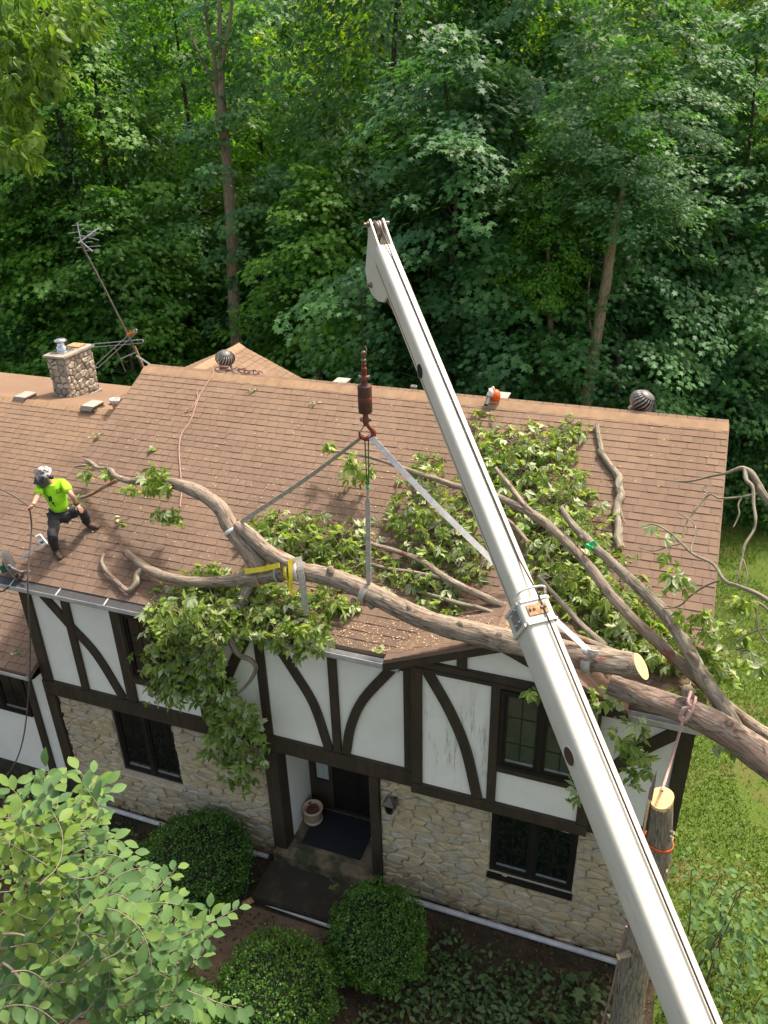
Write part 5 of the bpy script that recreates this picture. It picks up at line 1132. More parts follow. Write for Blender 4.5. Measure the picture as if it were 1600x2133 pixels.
# satellite dish at the left eave
dp = on_roof(48, 1203); di = empty('satellite_dish', dp, 'grey satellite dish with feed arm bolted by the left gutter', 'satellite dish')
DY = dp.y - .02
def Q(x, y, d=0): return at_y(x, y, DY + d)
nrm = (RT * .90 + UP * .42 + FW * .14).normalized(); u = nrm.cross(V((0, 1, 0))).normalized(); v_ = u.cross(nrm)
mb = MB(); c = Q(22, 1178); pr = [(0.001, -.05), (.10, -.045), (.2, -.028), (.29, .0), (.295, .012), (.2, -.016), (.10, -.035), (.001, -.04)]; mb.lathe(pr, c, nrm, 28); mb.build('reflector', 'dish', di)
mb = MB(); mb.obox(c - nrm * .10, nrm * .05, v_ * .07, u * .06); mb.build('bracket', 'cord_green', di, .006); mb = MB(); mb.obox(c - nrm * .06, nrm * .02, v_ * .03, u * .12); mb.build('back_rib', 'dish', di)
mb = MB(); mb.bar(Q(40, 1166), Q(86, 1133, .02), .035, .03); mb.build('feed_arm', 'lnb', di, .004)
mb = MB(); mb.bar(Q(82, 1114, .05), Q(97, 1133, .05), .03, .06); mb.build('feed_bar', 'lnb', di, .004)
for x, y in ((76, 1119), (81, 1128), (89, 1136)): mb = MB(); mb.tube([Q(x, y, .02), Q(x + 8, y - 5, .05)], [.028, .022], 10); mb.build('feed_horn', 'blower_white', di)
mb = MB(); mb.obox(Q(88, 1127, .06), V((.03, 0, .02)), V((0, .03, 0)), V((-.02, 0, .03))); mb.build('feed_block', 'navy', di)
mb = MB(); mb.tube(smooth_path([c - nrm * .10, Q(20, 1178), Q(26, 1184), Q(48, 1193)], 4), .022, 10); mb.tube([Q(44, 1192), Q(62, 1189)], .016, 8); mb.build('mast_pipe', 'grey_metal', di)
mb = MB(); mb.bar(Q(48, 1190), on_roof(47, 1203, .01), .03, .03); mb.bar(Q(50, 1192), on_roof(38, 1207, .01), .02, .02); mb.obox(on_roof(47, 1203, .012), V((.09, 0, 0)), RS * .05, RN * .006); mb.build('foot', 'steel', di)
mb = MB(); mb.tube([Q(30, 1200) + V((math.cos(t) * .09, 0, math.sin(t) * .09)) for t in [2 * PI * k / 20 for k in range(21)]], .005, 5); mb.tube(smooth_path([Q(38, 1196), Q(30, 1208), Q(20, 1220, -.15), Q(4, 1232, -.2), Q(-30, 1236, -.2)], 5), .012, 6); mb.build('cable', 'cable', di)
# sawdust chips and stray leaves on the shingles
r = random.Random(12); P, D, Nn, S = [], [], [], []
for (px, py, rx, ry, n_) in ((800, 1325, 130, 32, 520), (950, 1300, 90, 22, 240), (620, 900, 330, 120, 520), (330, 930, 160, 130, 260), (500, 1090, 330, 90, 420), (250, 1150, 220, 70, 160), (1300, 980, 200, 110, 130), (1150, 1290, 90, 30, 160), (730, 1050, 200, 90, 260), (760, 1370, 55, 8, 90)):
    for k in range(n_):
        a = r.uniform(0, 2 * PI); q = math.sqrt(r.random()); x, y = px + math.cos(a) * q * rx, py + math.sin(a) * q * ry
        p = on_roof(x, y, .018)
        if not (XL < p.x < XR and -.1 < p.y < YRD - .1): continue
        zr = GZ - abs(p.x - GX) * GS
        if abs(p.x - GX) < GE and zr > roof_z(p.y): p = hit(x, y, (GX, 0, GZ + .018), (GS if p.x > GX else -GS, 0, 1))
        P.append(p); D.append(V((r.gauss(0, 1), r.gauss(0, 1), r.gauss(0, .2)))); Nn.append(RN + V((r.gauss(0, .2), 0, 0))); S.append(r.choice((.012, .016, .02, .025, .035)))
tag(link('wood_chips', leaf_mesh('wood_chips', P, D, Nn, S, DIA, DIA_F, 'chips')), kind='stuff')
for i, (x, y, k, sc_, lb) in enumerate(((318, 938, 6, .13, 'small torn sprig of pale leaves lying mid-roof left of the tan rope'), (358, 1083, 0, .1, ''), (205, 905, 5, .10, 'leafy twig lying near the left edge of the main roof'), (255, 1083, 7, .09, 'thin leafy twig lying right of the worker'), (525, 815, 5, .07, 'small green leaf tuft just below the ridge'), (655, 841, 4, .07, 'pale leaf sprig just left of the crane weight'), (35, 1358, 5, .07, 'yellowish leaf lying low on the wing roof'), (790, 1350, 7, .09, 'torn green leaves at the gutter end above the door'))):
    if not k: continue
    P, D, Nn, S = [], [], [], []
    wing_ = (x < 60)
    p0 = hit(x, y, (0, WYE, WZE + .02), (0, -SL, 1)) if wing_ else on_roof(x, y, .03)
    for j in range(k): P.append(p0 + V((r.gauss(0, .05), r.gauss(0, .05) * .8, 0)) + V((0, 0, r.uniform(0, .03)))); D.append(V((r.gauss(0, 1), r.gauss(0, 1), .1))); Nn.append(RN + V((r.gauss(0, .3), r.gauss(0, .3), 0))); S.append(sc_ * r.uniform(.8, 1.3))
    for q in range(1, k): P[q].z = P[q].z + SL * (P[q].y - p0.y)
    t = empty('leaf_sprig', p0, lb, 'leaves'); tag(link('leaf_cluster', leaf_mesh('leaf_cluster', P, D, Nn, S, OVAL, OVAL_F, None, ['leaf_limb', 'leaf_pale'], np.array([r.random() < .5 for _ in P]).astype(int)), t), kind='stuff')
    mb = MB(); mb.tube(smooth_path([p0 + V((-.12, -.06, -.02)), p0, p0 + V((.10, .06, .02))], 4), .004, 5); mb.build('stem', 'twig', t)

# ================================================================== THE WORKER
def skin_mesh(name, joints, edges, mats, parent, sub=2, root=0, fn=None):
    me = bpy.data.meshes.new(name); me.from_pydata([j[0] for j in joints], edges, []); o = bpy.data.objects.new('tmp_body', me); COL.objects.link(o)
    m_ = o.modifiers.new('s', 'SKIN'); m_.use_smooth_shade = True
    for i, j in enumerate(joints):
        sv = me.skin_vertices[0].data[i]; r_ = j[1]; sv.radius = (r_, r_) if not hasattr(r_, '__len__') else r_; sv.use_root = (i == root)
    s_ = o.modifiers.new('d', 'SUBSURF'); s_.levels = sub; s_.render_levels = sub
    dg = bpy.context.evaluated_depsgraph_get(); m2 = bpy.data.meshes.new_from_object(o.evaluated_get(dg)); bpy.data.objects.remove(o)
    m2.name = name; m2.materials.clear()
    for x in (mats if isinstance(mats, (list, tuple)) else [mats]): m2.materials.append(MT[x])
    m2.polygons.foreach_set('use_smooth', [True] * len(m2.polygons))
    if fn: fn(m2)
    return link(name, m2, parent)
f1, f2 = on_roof(117, 1160, 0), on_roof(192, 1106, 0)
man = empty('person', (f1 + f2) / 2, 'worker in a lime green shirt, dark trousers and helmet holding a rope on the roof', 'person')
def J(x, y, Y): return at_y(x, y, Y)
aL, aR = f1 + V((-.03, .05, .11)), f2 + V((-.08, .03, .11))
def at_len(x, y, anchor, ln, far):        # the point on a sight line a limb's length away from its joint
    d = ray(x, y).normalized(); t0 = (anchor - CAM).dot(d); h2 = ln * ln - (CAM + d * t0 - anchor).length_squared
    return CAM + d * (t0 + (1 if far else -1) * math.sqrt(max(h2, 0)))
kL = at_len(109, 1117, aL, .43, False); hL = at_len(113, 1076, kL, .46, True)
kR = at_len(169, 1060, aR, .43, False); hR = hL + RT * .19 + V((0, .10, .0))
hipc = (hL + hR) / 2 + V((0, 0, .04))
neck = at_len(104, 1004, hipc, .60, False); chest = hipc.lerp(neck, .66) + V((0, .02, .02))
head = neck + (CAM + ray(97, 990).normalized() * (neck - CAM).length - neck).normalized() * .13 + V((0, -.06, -.02))
shL, shR = neck + RT * -.17 + V((0, .02, -.05)), neck + RT * .18 + V((0, .05, -.045))
elL = at_len(77, 1036, shL, .29, False); wrL = at_len(69, 1052, elL, .25, False)
wrR = at_len(160, 1051, kR, .13, False); elR = at_len(150, 1032, shR, .29, False)
sp2 = hipc.lerp(chest, .5)
jts = [(hipc, .10), (sp2, .10), (chest, .10), (neck, .06), (head + V((0, 0, -.03)), .085), (head + V((0, -.01, .06)), .085),
       (shL, .045), (elL, .045), (wrL, .032), (shR, .045), (elR, .045), (wrR, .032), (hL, .09), (kL, .062), (aL, .045), (hR, .09), (kR, .062), (aR, .045)]
edg = [(0, 1), (1, 2), (2, 3), (3, 4), (4, 5), (2, 6), (6, 7), (7, 8), (2, 9), (9, 10), (10, 11), (0, 12), (12, 13), (13, 14), (0, 15), (15, 16), (16, 17)]
skin_mesh('body', jts, edg, 'skin', man)
wav = lambda a, b, t, dx=0, dy=0: a.lerp(b, t) + V((dx, dy, 0))
tj = [(hipc + V((0, 0, .03)), (.165, .125)), (hL, .112), (wav(hL, kL, .5, .01, .01), .098), (kL, .086), (wav(kL, aL, .45, -.01), .078), (wav(kL, aL, .8, .012), .074), (aL + V((0, 0, .0)), .070),
      (hR, .112), (wav(hR, kR, .5, .01, -.01), .100), (kR, .090), (wav(kR, aR, .4, .012), .080), (wav(kR, aR, .8, -.012), .076), (aR, .072)]
def crease(m2):
    for v in m2.vertices:
        c_ = v.co; d = noise.noise(c_ * 9) * .012 + noise.noise(V((c_.x * 8, c_.y * 8, c_.z * 26))) * .009; v.co = c_ + v.normal * d
skin_mesh('trousers', tj, [(0, 1), (1, 2), (2, 3), (3, 4), (4, 5), (5, 6), (0, 7), (7, 8), (8, 9), (9, 10), (10, 11), (11, 12)], 'trousers', man, 3, 0, crease)
lean = (neck - hipc).normalized()
sj = [(hipc + lean * .02, (.175, .15)), (sp2, (.175, .15)), (chest, (.19, .15)), (neck - lean * .03, (.09, .085)), (shL, .078), (shL.lerp(elL, .5), .078), (shL.lerp(elL, .85), .080), (shR, .078), (shR.lerp(elR, .45), .078), (shR.lerp(elR, .75), .078)]
def crease2(m2):
    for v in m2.vertices:
        c_ = v.co; d = noise.noise(c_ * 7 + V((3, 1, 0))) * .016 + noise.noise(V((c_.x * 16, c_.y * 10, c_.z * 7))) * .008; v.co = c_ + v.normal * d
shirt = skin_mesh('shirt', sj, [(0, 1), (1, 2), (2, 3), (2, 4), (4, 5), (5, 6), (2, 7), (7, 8), (8, 9)], 'shirt', man, 3, 0, crease2)
# dark climbing-figure print and chest badge, following the shirt front
dg = bpy.context.evaluated_depsgraph_get()
def on_shirt(x, y):
    d = ray(x, y).normalized(); mw = shirt.matrix_world
    mi = world(shirt).inverted(); ok, loc, nn_, _ = shirt.ray_cast(mi @ CAM, (mi.to_3x3() @ d).normalized())
    return (world(shirt) @ loc - d * .006) if ok else None
def print_strip(name, pts, wd):
    P = [on_shirt(*q) for q in pts]; P = [p for p in P if p]
    if len(P) > 1: mb = MB(); mb.ribbon(P, wd, RT + UP, .003); mb.build(name, 'shirt_print', shirt)
print_strip('print_rope', [(97, 1031), (101, 1036), (106, 1043), (111, 1050), (116, 1055)], .012)
print_strip('print_figure', [(103, 1034), (105, 1039), (106, 1044)], .055); print_strip('print_figure', [(102, 1036), (107, 1034)], .03); print_strip('print_figure', [(110, 1047), (112, 1049)], .04)
for a, b_ in (((118, 1020), (126, 1017)), ((126, 1017), (127, 1025)), ((127, 1025), (119, 1028)), ((119, 1028), (118, 1020)), ((121, 1023), (125, 1022))): print_strip('print_badge', [a, b_], .008)
# hands: palm, four fingers and a thumb rooted in the palm
def hand(wr, d, pn, curl, name):
    d = V(d).normalized(); pn = V(pn).normalized(); sd = d.cross(pn).normalized()
    j = [(wr, .026), (wr + d * .05, (.034, .022)), (wr + d * .085, (.036, .020))]; e = [(0, 1), (1, 2)]
    for k, (off, ln) in enumerate(((-.03, .075), (-.01, .085), (.011, .08), (.031, .062))):
        b = len(j); base = wr + d * .088 + sd * off
        a1 = d * math.cos(curl) + pn * math.sin(curl); a2 = d * math.cos(curl * 2.1) + pn * math.sin(curl * 2.1)
        j += [(base, .0105), (base + a1 * ln * .5, .0098), (base + a1 * ln * .5 + a2 * ln * .5, .008)]; e += [(2, b), (b, b + 1), (b + 1, b + 2)]
    b = len(j); tb = wr + d * .035 - sd * .035
    j += [(tb, .013), (tb + (d * .6 - sd * .6 + pn * .4).normalized() * .035, .012), (tb + (d * .6 - sd * .6 + pn * .4).normalized() * .035 + (d + pn * .6).normalized() * .03, .0095)]; e += [(1, b), (b, b + 1), (b + 1, b + 2)]
    skin_mesh(name, j, e, 'skin', man, 1)
hand(wrL + V((0, 0, 0)), (-.55, -.35, -.35), (.3, -.5, -.8), 1.0, 'hand')
hand(wrR, (.75, -.25, -.45), (-.2, .1, -1), .35, 'hand')
mb = MB(); dw = (wrR - elR).normalized(); mb.lathe([(.040, -.014), (.044, -.008), (.044, .008), (.040, .014)], wrR - dw * .03, dw, 14); mb.build('wrist_watch', 'plastic_dark', man)
def boot(an_, toe):
    t = V((toe[0], toe[1], 0)).normalized(); t = (t + V((0, 0, SL * t.y))).normalized()
    j = [(an_ + V((0, 0, .05)), .066), (an_ + V((0, 0, -.01)), .066), (an_ - t * .035 + V((0, 0, -.045)), (.055, .055)), (an_ + t * .08 + V((0, 0, -.045)), (.054, .048)), (an_ + t * .16 + V((0, 0, -.06)), (.055, .040)), (an_ + t * .205 + V((0, 0, -.066)), (.042, .030))]
    b = skin_mesh('boot', j, [(0, 1), (1, 2), (1, 3), (3, 4), (4, 5)], 'boot', man, 2)
    for k in range(3):
        sd = t.cross(V((0, 0, 1))).normalized(); p = an_ + t * (.05 + .03 * k) + V((0, 0, .022 - .018 * k)); mb = MB(); mb.tube([p - sd * .035, p + V((0, 0, .012)), p + sd * .035], .007, 5); mb.build('lace', 'lace', b)
boot(aL, (.9, -.45)); boot(aR, (1, .15))
# helmet with raised mesh visor and ear defenders
hd = (V((-.15, -.75, -.55))).normalized(); hu = (V((0, 0, 1)) - hd * hd.z).normalized(); hs = hd.cross(hu)
hc = head + V((0, .0, .055))
def hel(a, b, c): return hc + hs * a + hd * b + hu * c
mb = MB(); vs = []; n = 22; rows = 8
for i in range(rows + 1):
    ph = PI / 2 * i / rows
    for k in range(n):
        t = 2 * PI * k / n; rr_ = math.cos(ph); vs.append(hel(math.cos(t) * .125 * rr_, math.sin(t) * .150 * rr_, math.sin(ph) * .135 - .01))
mb.add(vs, [(i * n + k, i * n + (k + 1) % n, (i + 1) * n + (k + 1) % n, (i + 1) * n + k) for i in range(rows) for k in range(n)], 0, True)
mb.tube([hel(math.cos(t) * .128, math.sin(t) * .153, -.01) for t in [2 * PI * k / 24 for k in range(25)]], .008, 6); hm = mb.build('helmet', 'helmet', man)
mb = MB(); mb.prism([hel(-.11, .10, .0), hel(.11, .10, .0), hel(.085, .20, -.015), hel(-.085, .20, -.015)], hu * .008); mb.build('peak', 'plastic_dark', hm)
mb = MB(); A_, B_ = [], []
for k in range(9):
    t = R(20 + 140 * k / 8); A_.append(hel(math.cos(t) * .135, math.sin(t) * .165, .015)); B_.append(hel(math.cos(t) * .125, math.sin(t) * .19 + .01, -.105))
mb.add(A_ + B_, [(k, k + 1, 9 + k + 1, 9 + k) for k in range(8)], 0, True); mb.tube(A_, .006, 5); mb.tube(B_, .006, 5); mb.build('mesh_visor', 'visor', hm)
for sg in (-1, 1): mb = MB(); mb.lathe([(.0, .03), (.03, .028), (.036, .01), (.036, -.02), (.03, -.03)], hel(sg * .125, -.01, -.06), hs * sg, 14); mb.bar(hel(sg * .135, -.01, -.06), hel(sg * .128, .0, .03), .014, .012); mb.build('ear_defender', 'plastic_dark', hm)
for (a, b, c) in ((0, .04, .128), (-.05, .06, .11), (.06, .03, .112)): mb = MB(); mb.obox(hel(a, b, c), hs * .03, hd * .035, hu * .004); mb.build('sticker', 'vent_grey', hm)
# the rope the worker holds
hp = wrL + V((-.05, -.035, -.03))
rope('held_rope', [J(-40, 1000, .9), J(20, 1028, .55), hp + V((-.12, .03, .05)), hp], .014, 'rope_dark', 'rope running from the left edge of the photo into the hand of the worker')
rope('hanging_rope', [hp, J(66, 1100, .2), at_y(61, 1160, -.05), at_y(58, 1222, -.27), at_y(63, 1330, -.32), at_y(60, 1440, -.34), at_y(48, 1540, -.36), at_y(25, 1600, -.45), at_y(-20, 1650, -.6)], .013, 'rope_dark', 'dark rope hanging from the hand of the worker over the gutter to the ground')

# ================================================================== YARD
q = MB()
lw = sheet('lawn', 10.75, 60, -9, 16.4, -.006, 'lawn')
rq = at_z(20, 575, 0); sheet('road', rq.x - 14, rq.x + 1.5, rq.y - 2.5, rq.y + 4, -.004, 'road')
sheet('garden_path', 2.2, 5.75, -2.9, -1.05, -.004, 'path')
g = np.random.default_rng(5)
n_ = 70000; X = g.uniform(10.78, 16.5, n_); Y = -6 + 22.2 * g.random(n_) ** 1.25
P = np.stack([X, Y, np.full(n_, -.006)], 1)
bare = np.array([noise.noise(V((x * .8, y * .5, 3.3))) for x, y in zip(X, Y)]) > .27
P = P[~(bare & (g.random(n_) < .85))]; n_ = len(P)
D = np.stack([g.normal(0, .5, n_), g.normal(0, .5, n_), np.ones(n_)], 1); Nn = np.stack([g.normal(0, 1, n_), g.normal(0, 1, n_), np.full(n_, .2)], 1)
tag(link('grass', leaf_mesh('grass', P, D, Nn, g.uniform(.05, .13, n_), [(-.12, 0, 0), (.12, 0, 0), (.0, 1, .25)], BLADE_F, 'grass')), kind='stuff')
n_ = 26000; X = g.uniform(10.9, 15.5, n_); Y = -5 + 17 * g.random(n_) ** 1.3
D = np.stack([g.normal(0, 1, n_), g.normal(0, 1, n_), g.normal(.1, .2, n_)], 1); Nn = np.stack([g.normal(0, .35, n_), g.normal(0, .35, n_), np.ones(n_)], 1)
keep = np.array([noise.noise(V((x * .8, y * .5, 3.3))) for x, y in zip(X, Y)]) < .24
tag(link('clover', leaf_mesh('clover', np.stack([X, Y, g.uniform(.02, .08, n_)], 1)[keep], D[keep], Nn[keep], g.uniform(.025, .05, n_)[keep], DIA, DIA_F, 'grass')), kind='stuff')
# leaf litter and weeds in the bed before the house
def inbed(x, y): return not (4.2 < x < 6.3 and y > -1.1)
n_ = 9000; X = g.uniform(-1.5, 10.7, n_); Y = g.uniform(-6, -.12, n_)
ok = np.array([inbed(x, y) for x, y in zip(X, Y)]); X, Y = X[ok], Y[ok]; n_ = len(X)
tag(link('leaf_litter', leaf_mesh('leaf_litter', np.stack([X, Y, g.uniform(.0, .02, n_)], 1), np.stack([g.normal(0, 1, n_), g.normal(0, 1, n_), g.normal(0, .2, n_)], 1), np.stack([g.normal(0, .3, n_), g.normal(0, .3, n_), np.ones(n_)], 1), g.uniform(.03, .09, n_), OVAL, OVAL_F, 'leaf_litter')), kind='stuff')
P = []
for x, y, r_, k in ((8.2, -2.4, 1.5, 1700), (9.4, -2.6, 1.1, 1200), (7.6, -3.4, 1.4, 1400), (9.2, -1.4, .9, 520), (8.3, -1.3, .8, 380), (10.0, -1.0, .6, 160), (7.5, -.9, .5, 120), (1.2, -1.2, 1.0, 200), (2.6, -2.6, .9, 240), (-.4, -.9, .6, 80), (8.9, -3.8, 1.4, 900), (10.2, -1.9, .4, 60)):
    a = g.uniform(0, 2 * PI, k); q = np.sqrt(g.random(k)) * r_; P.append(np.stack([x + np.cos(a) * q, y + np.sin(a) * q * .9, g.uniform(.02, .22, k)], 1))
P = np.concatenate(P); P = P[(P[:, 1] < -.2) & np.array([inbed(x, y) for x, y, _ in P])]; n_ = len(P)
tag(link('ground_cover', leaf_mesh('ground_cover', P, np.stack([g.normal(0, 1, n_), g.normal(0, 1, n_), g.normal(-.1, .35, n_)], 1), np.stack([g.normal(0, .35, n_), g.normal(0, .35, n_), np.ones(n_)], 1), g.uniform(.05, .13, n_), OVAL, OVAL_F, 'leaf_ground')), kind='stuff')
# larger weeds
def weed(p, k, s_, h, label, mat='leaf_ground', tmpl=None):
    t = empty('weed', p, label, 'plant'); r = random.Random(int(p[0] * 100)); P, D, Nn, S = [], [], [], []; mb = MB()
    for j in range(k):
        a = r.uniform(0, 2 * PI); tp = V(p) + V((math.cos(a) * s_ * .5, math.sin(a) * s_ * .5, h * r.uniform(.6, 1))); P.append(tp); D.append(V((math.cos(a), math.sin(a), -.25))); Nn.append((r.gauss(0, .2), r.gauss(0, .2), 1)); S.append(s_ * r.uniform(.6, 1.1)); mb.tube([V(p), V(p).lerp(tp, .5) + V((0, 0, .04)), tp], .006, 4)
    mb.build('stem', 'twig', t); b_ = leaf_mesh('leaf', [(0, 0, 0)], [(0, 1, 0)], [(0, 0, 1)], [1.0], *(tmpl or (OVAL, OVAL_F)), mat)
    for i in range(len(P)):
        d = D[i].normalized(); x = d.cross(V(Nn[i])).normalized(); z = x.cross(d); o_ = link('leaf', b_, t); o_.location = P[i]; o_.rotation_euler = Matrix(((x.x, d.x, z.x), (x.y, d.y, z.y), (x.z, d.z, z.z))).to_euler(); o_.scale = (S[i],) * 3
for x, y, k, s_, h, lb in ((1210, 2080, 7, .22, .5, 'tall weed with lobed leaves at the bottom edge left of the stump'), (1120, 2040, 9, .16, .15, 'low green weed clump in the bed right of the middle bush'), (930, 2090, 7, .15, .12, 'dark weed in the bed just below the middle bush'), (960, 1985, 6, .12, .08, 'small weed seedling on the bare soil by the stone wall'), (690, 1835, 5, .16, .02, 'fallen green leaf spray on the dark front step'), (545, 1835, 4, .13, .05, 'small yellowish weed left of the front step')):
    z = .172 if 'step' in lb and 'left of' not in lb else 0
    weed(tuple(at_z(x, y, z)), k, s_, h, lb, 'leaf_limb' if z else 'leaf_ground', (MAPLE, MAPLE_F) if 'lobed' in lb else None)
# boxwood balls
def boxwood(p, rad, hgt, label, seed):
    gg = np.random.default_rng(seed); t = empty('boxwood_bush', (p[0], p[1], 0), label, 'bush', 'clipped boxwood bushes by the door')
    k = 19000; v = unit(gg.normal(0, 1, (k, 3))); v = v[v[:, 2] > -.75]; k = len(v)
    dsp = np.array([1 + .16 * noise.noise(V(a * 2.1) + V((seed, 0, 0))) + .16 * noise.noise(V(a * 6) + V((0, seed, 0))) + .10 * noise.noise(V(a * 14) + V((0, seed, 0))) for a in v]) * (1 - np.abs(gg.normal(0, .05, k)) + (gg.random(k) < .035) * gg.uniform(.03, .13, k))
    P = v * dsp[:, None] * np.array([rad, rad, hgt / 2]) + np.array([p[0], p[1], hgt / 2 + .02])
    D = unit(v + gg.normal(0, .8, (k, 3))); Nn = v + gg.normal(0, .5, (k, 3))
    tag(link('foliage', leaf_mesh('boxwood_leaves', P, D, Nn, gg.uniform(.026, .050, k), [(0, 0, 0), (.36, .5, .04), (0, 1, -.05), (-.36, .5, .04)], DIA_F, 'leaf_box'), t), kind='stuff')
    mb = MB(); mb.lathe([(.02, .05), (rad * .6, hgt * .15), (rad * .84, hgt * .5), (rad * .6, hgt * .82), (.01, hgt * .9)], (p[0], p[1], 0), n=14); mb.build('shade_core', 'bush_core', t)  # near-black hull stands for the shade inside the bush
    mb = MB(); mb.tube([(p[0], p[1], -.05), (p[0] + .02, p[1], .3)], .05, 7); mb.build('trunk', 'twig', t)
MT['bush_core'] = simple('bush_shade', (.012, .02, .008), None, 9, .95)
for (x, y, rp, lb, sd) in ((408, 1795, 112, 'clipped round boxwood bush left of the front step', 1), (785, 1948, 101, 'clipped round boxwood bush right of the front step, largest in plain view', 2), (572, 2072, 126, 'pale green clipped bush at the bottom edge below the step', 3), (345, 2165, 120, 'boxwood bush half hidden by leaves at the bottom left', 4)):
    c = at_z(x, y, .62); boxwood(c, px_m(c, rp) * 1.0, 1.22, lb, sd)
# drain pipes and hose
mb = MB(); mb.tube([(.3, -.13, .06), (4.2, -.13, .06)], .045, 10); tag(mb.build('drain_pipe', 'pipe_white'), 'grey drain pipe along the stone wall left of the door', 'pipe')
mb = MB(); mb.tube([(6.75, -.13, .06), (10.3, -.13, .06)], .048, 10); tag(mb.build('drain_pipe', 'pipe_white'), 'pale drain pipe along the stone wall right of the door', 'pipe')
pa, pb = at_z(530, 1872, .05), at_z(660, 1918, .05); mb = MB(); mb.tube([pa, pb + (pb - pa) * .5], .045, 10); tag(mb.build('drain_pipe', 'white_metal'), 'short pale pipe lying in front of the bottom step', 'pipe')
pc = at_z(505, 1885, .04); mb = MB(); mb.tube([pc, pa], [.05, .055], 8); tag(mb.build('pipe_elbow', 'rust'), 'brown elbow at the left end of the pipe before the step', 'pipe')
rope('garden_hose', [at_y(512, 1738, -.1), at_z(514, 1760, .3), at_z(518, 1800, .06), at_z(516, 1840, .02), at_z(510, 1875, .02)], .02, 'hose', 'green garden hose beside the left bush', 'hose')
mb = MB(); mb.lathe([(.0, 0), (.03, 0), (.03, .05), (.02, .09)], at_y(511, 1735, -.02), (0, -1, 0), 10); tag(mb.build('hose_tap', 'steel'), 'small wall tap above the green hose', 'tap')
# doorway items
mt_ = [at_z(628, 1756, .352), at_z(752, 1787, .352), at_z(771, 1716, .352), at_z(658, 1686, .352)]
mb = MB(); mb.prism([(4.75, .10, .3515), (5.86, .10, .3515), (5.86, .92, .3515), (4.75, .92, .3515)], (0, 0, .016)); tag(mb.build('doormat', 'mat', None, .003), 'large black doormat before the front door', 'doormat')
p = at_z(633, 1708, .36); p.x = 4.76; p.y = .62; t = empty('plant_pot', p, 'cream plant pot by the white porch wall', 'plant pot'); mb = MB(); mb.lathe([(.12, -.008), (.15, .02), (.175, .30), (.185, .31), (.185, .34), (.165, .34), (.155, .28)], p, n=26); mb.lathe([(.16, .05), (.172, .06), (.172, .08), (.16, .085)], p, n=26); mb.build('pot', 'pot', t)
mb = MB(); mb.lathe([(.158, .27), (.10, .285), (.001, .28)], p, n=18); mb.build('potting_soil', 'pot_soil', t); P = [p + V((random.gauss(0, .06), random.gauss(0, .06), .30)) for _ in range(16)]; mb = MB()
tag(link('dead_leaves', leaf_mesh('dead_leaves', P, [(random.gauss(0, 1), random.gauss(0, 1), .3) for _ in P], [(0, .3, 1)] * 16, [.09] * 16, OVAL, OVAL_F, 'pot_soil'), t), kind='stuff')
p2 = V((6.05, .42, .36)); t = empty('plant_pot', p2, 'small grey pot half hidden behind the right porch post', 'plant pot'); mb = MB(); mb.lathe([(.07, -.008), (.10, .22), (.105, .24), (.09, .24), (.085, .18), (.001, .18)], p2, n=20); mb.build('pot', 'vent_tan', t)
mb = MB(); mb.lathe([(.0, -.006), (.05, 0), (.06, .03), (.03, .09), (.01, .12)], at_z(616, 1717, .36), n=12); tag(mb.build('garden_ornament', 'path'), 'small brown ornament on the porch floor beside the cream pot', 'ornament')
# wall lantern
lp = at_y(812, 1672, -.16); t = empty('wall_lantern', lp, 'old bronze wall lantern on the stone right of the door', 'lantern')
mb = MB(); n4 = 4
def sqr(r_, z): return [lp + V((math.cos(a) * r_, math.sin(a) * r_ * .95, z)) for a in [PI / 4 + k * PI / 2 for k in range(4)]]
vs = sqr(.03, .11) + sqr(.05, .085) + sqr(.135, .0) + sqr(.135, -.012); mb.add(vs, [(i * 4 + k, i * 4 + (k + 1) % 4, i * 4 + 4 + (k + 1) % 4, i * 4 + 4 + k) for i in range(3) for k in range(4)] + [(0, 1, 2, 3), (12, 13, 14, 15)]); mb.lathe([(.02, .10), (.022, .125), (.0, .14)], lp, n=10); mb.build('lantern_roof', 'lantern', t)
mb = MB(); vs = sqr(.10, -.013) + sqr(.055, -.20); mb.add(vs, [(k, (k + 1) % 4, 4 + (k + 1) % 4, 4 + k) for k in range(4)] + [(4, 5, 6, 7)]); mb.build('lantern_glass', 'pane', t)
mb = MB()
for a, b_ in zip(sqr(.102, -.013), sqr(.058, -.20)): mb.tube([a, b_], .008, 5)
mb.lathe([(.06, -.20), (.03, -.22), (.012, -.25), (.0, -.27)], lp, n=10); mb.build('lantern_frame', 'lantern', t)
mb = MB(); mb.tube(smooth_path([lp + V((.03, .13, -.16)), lp + V((.08, .02, -.12)), lp + V((.10, .06, .0)), lp + V((.06, .14, .03))], 4), .012, 6); mb.obox(lp + V((.05, .135, -.06)), V((.04, 0, 0)), V((0, .01, 0)), V((0, 0, .11))); mb.build('wall_bracket', 'lantern', t)

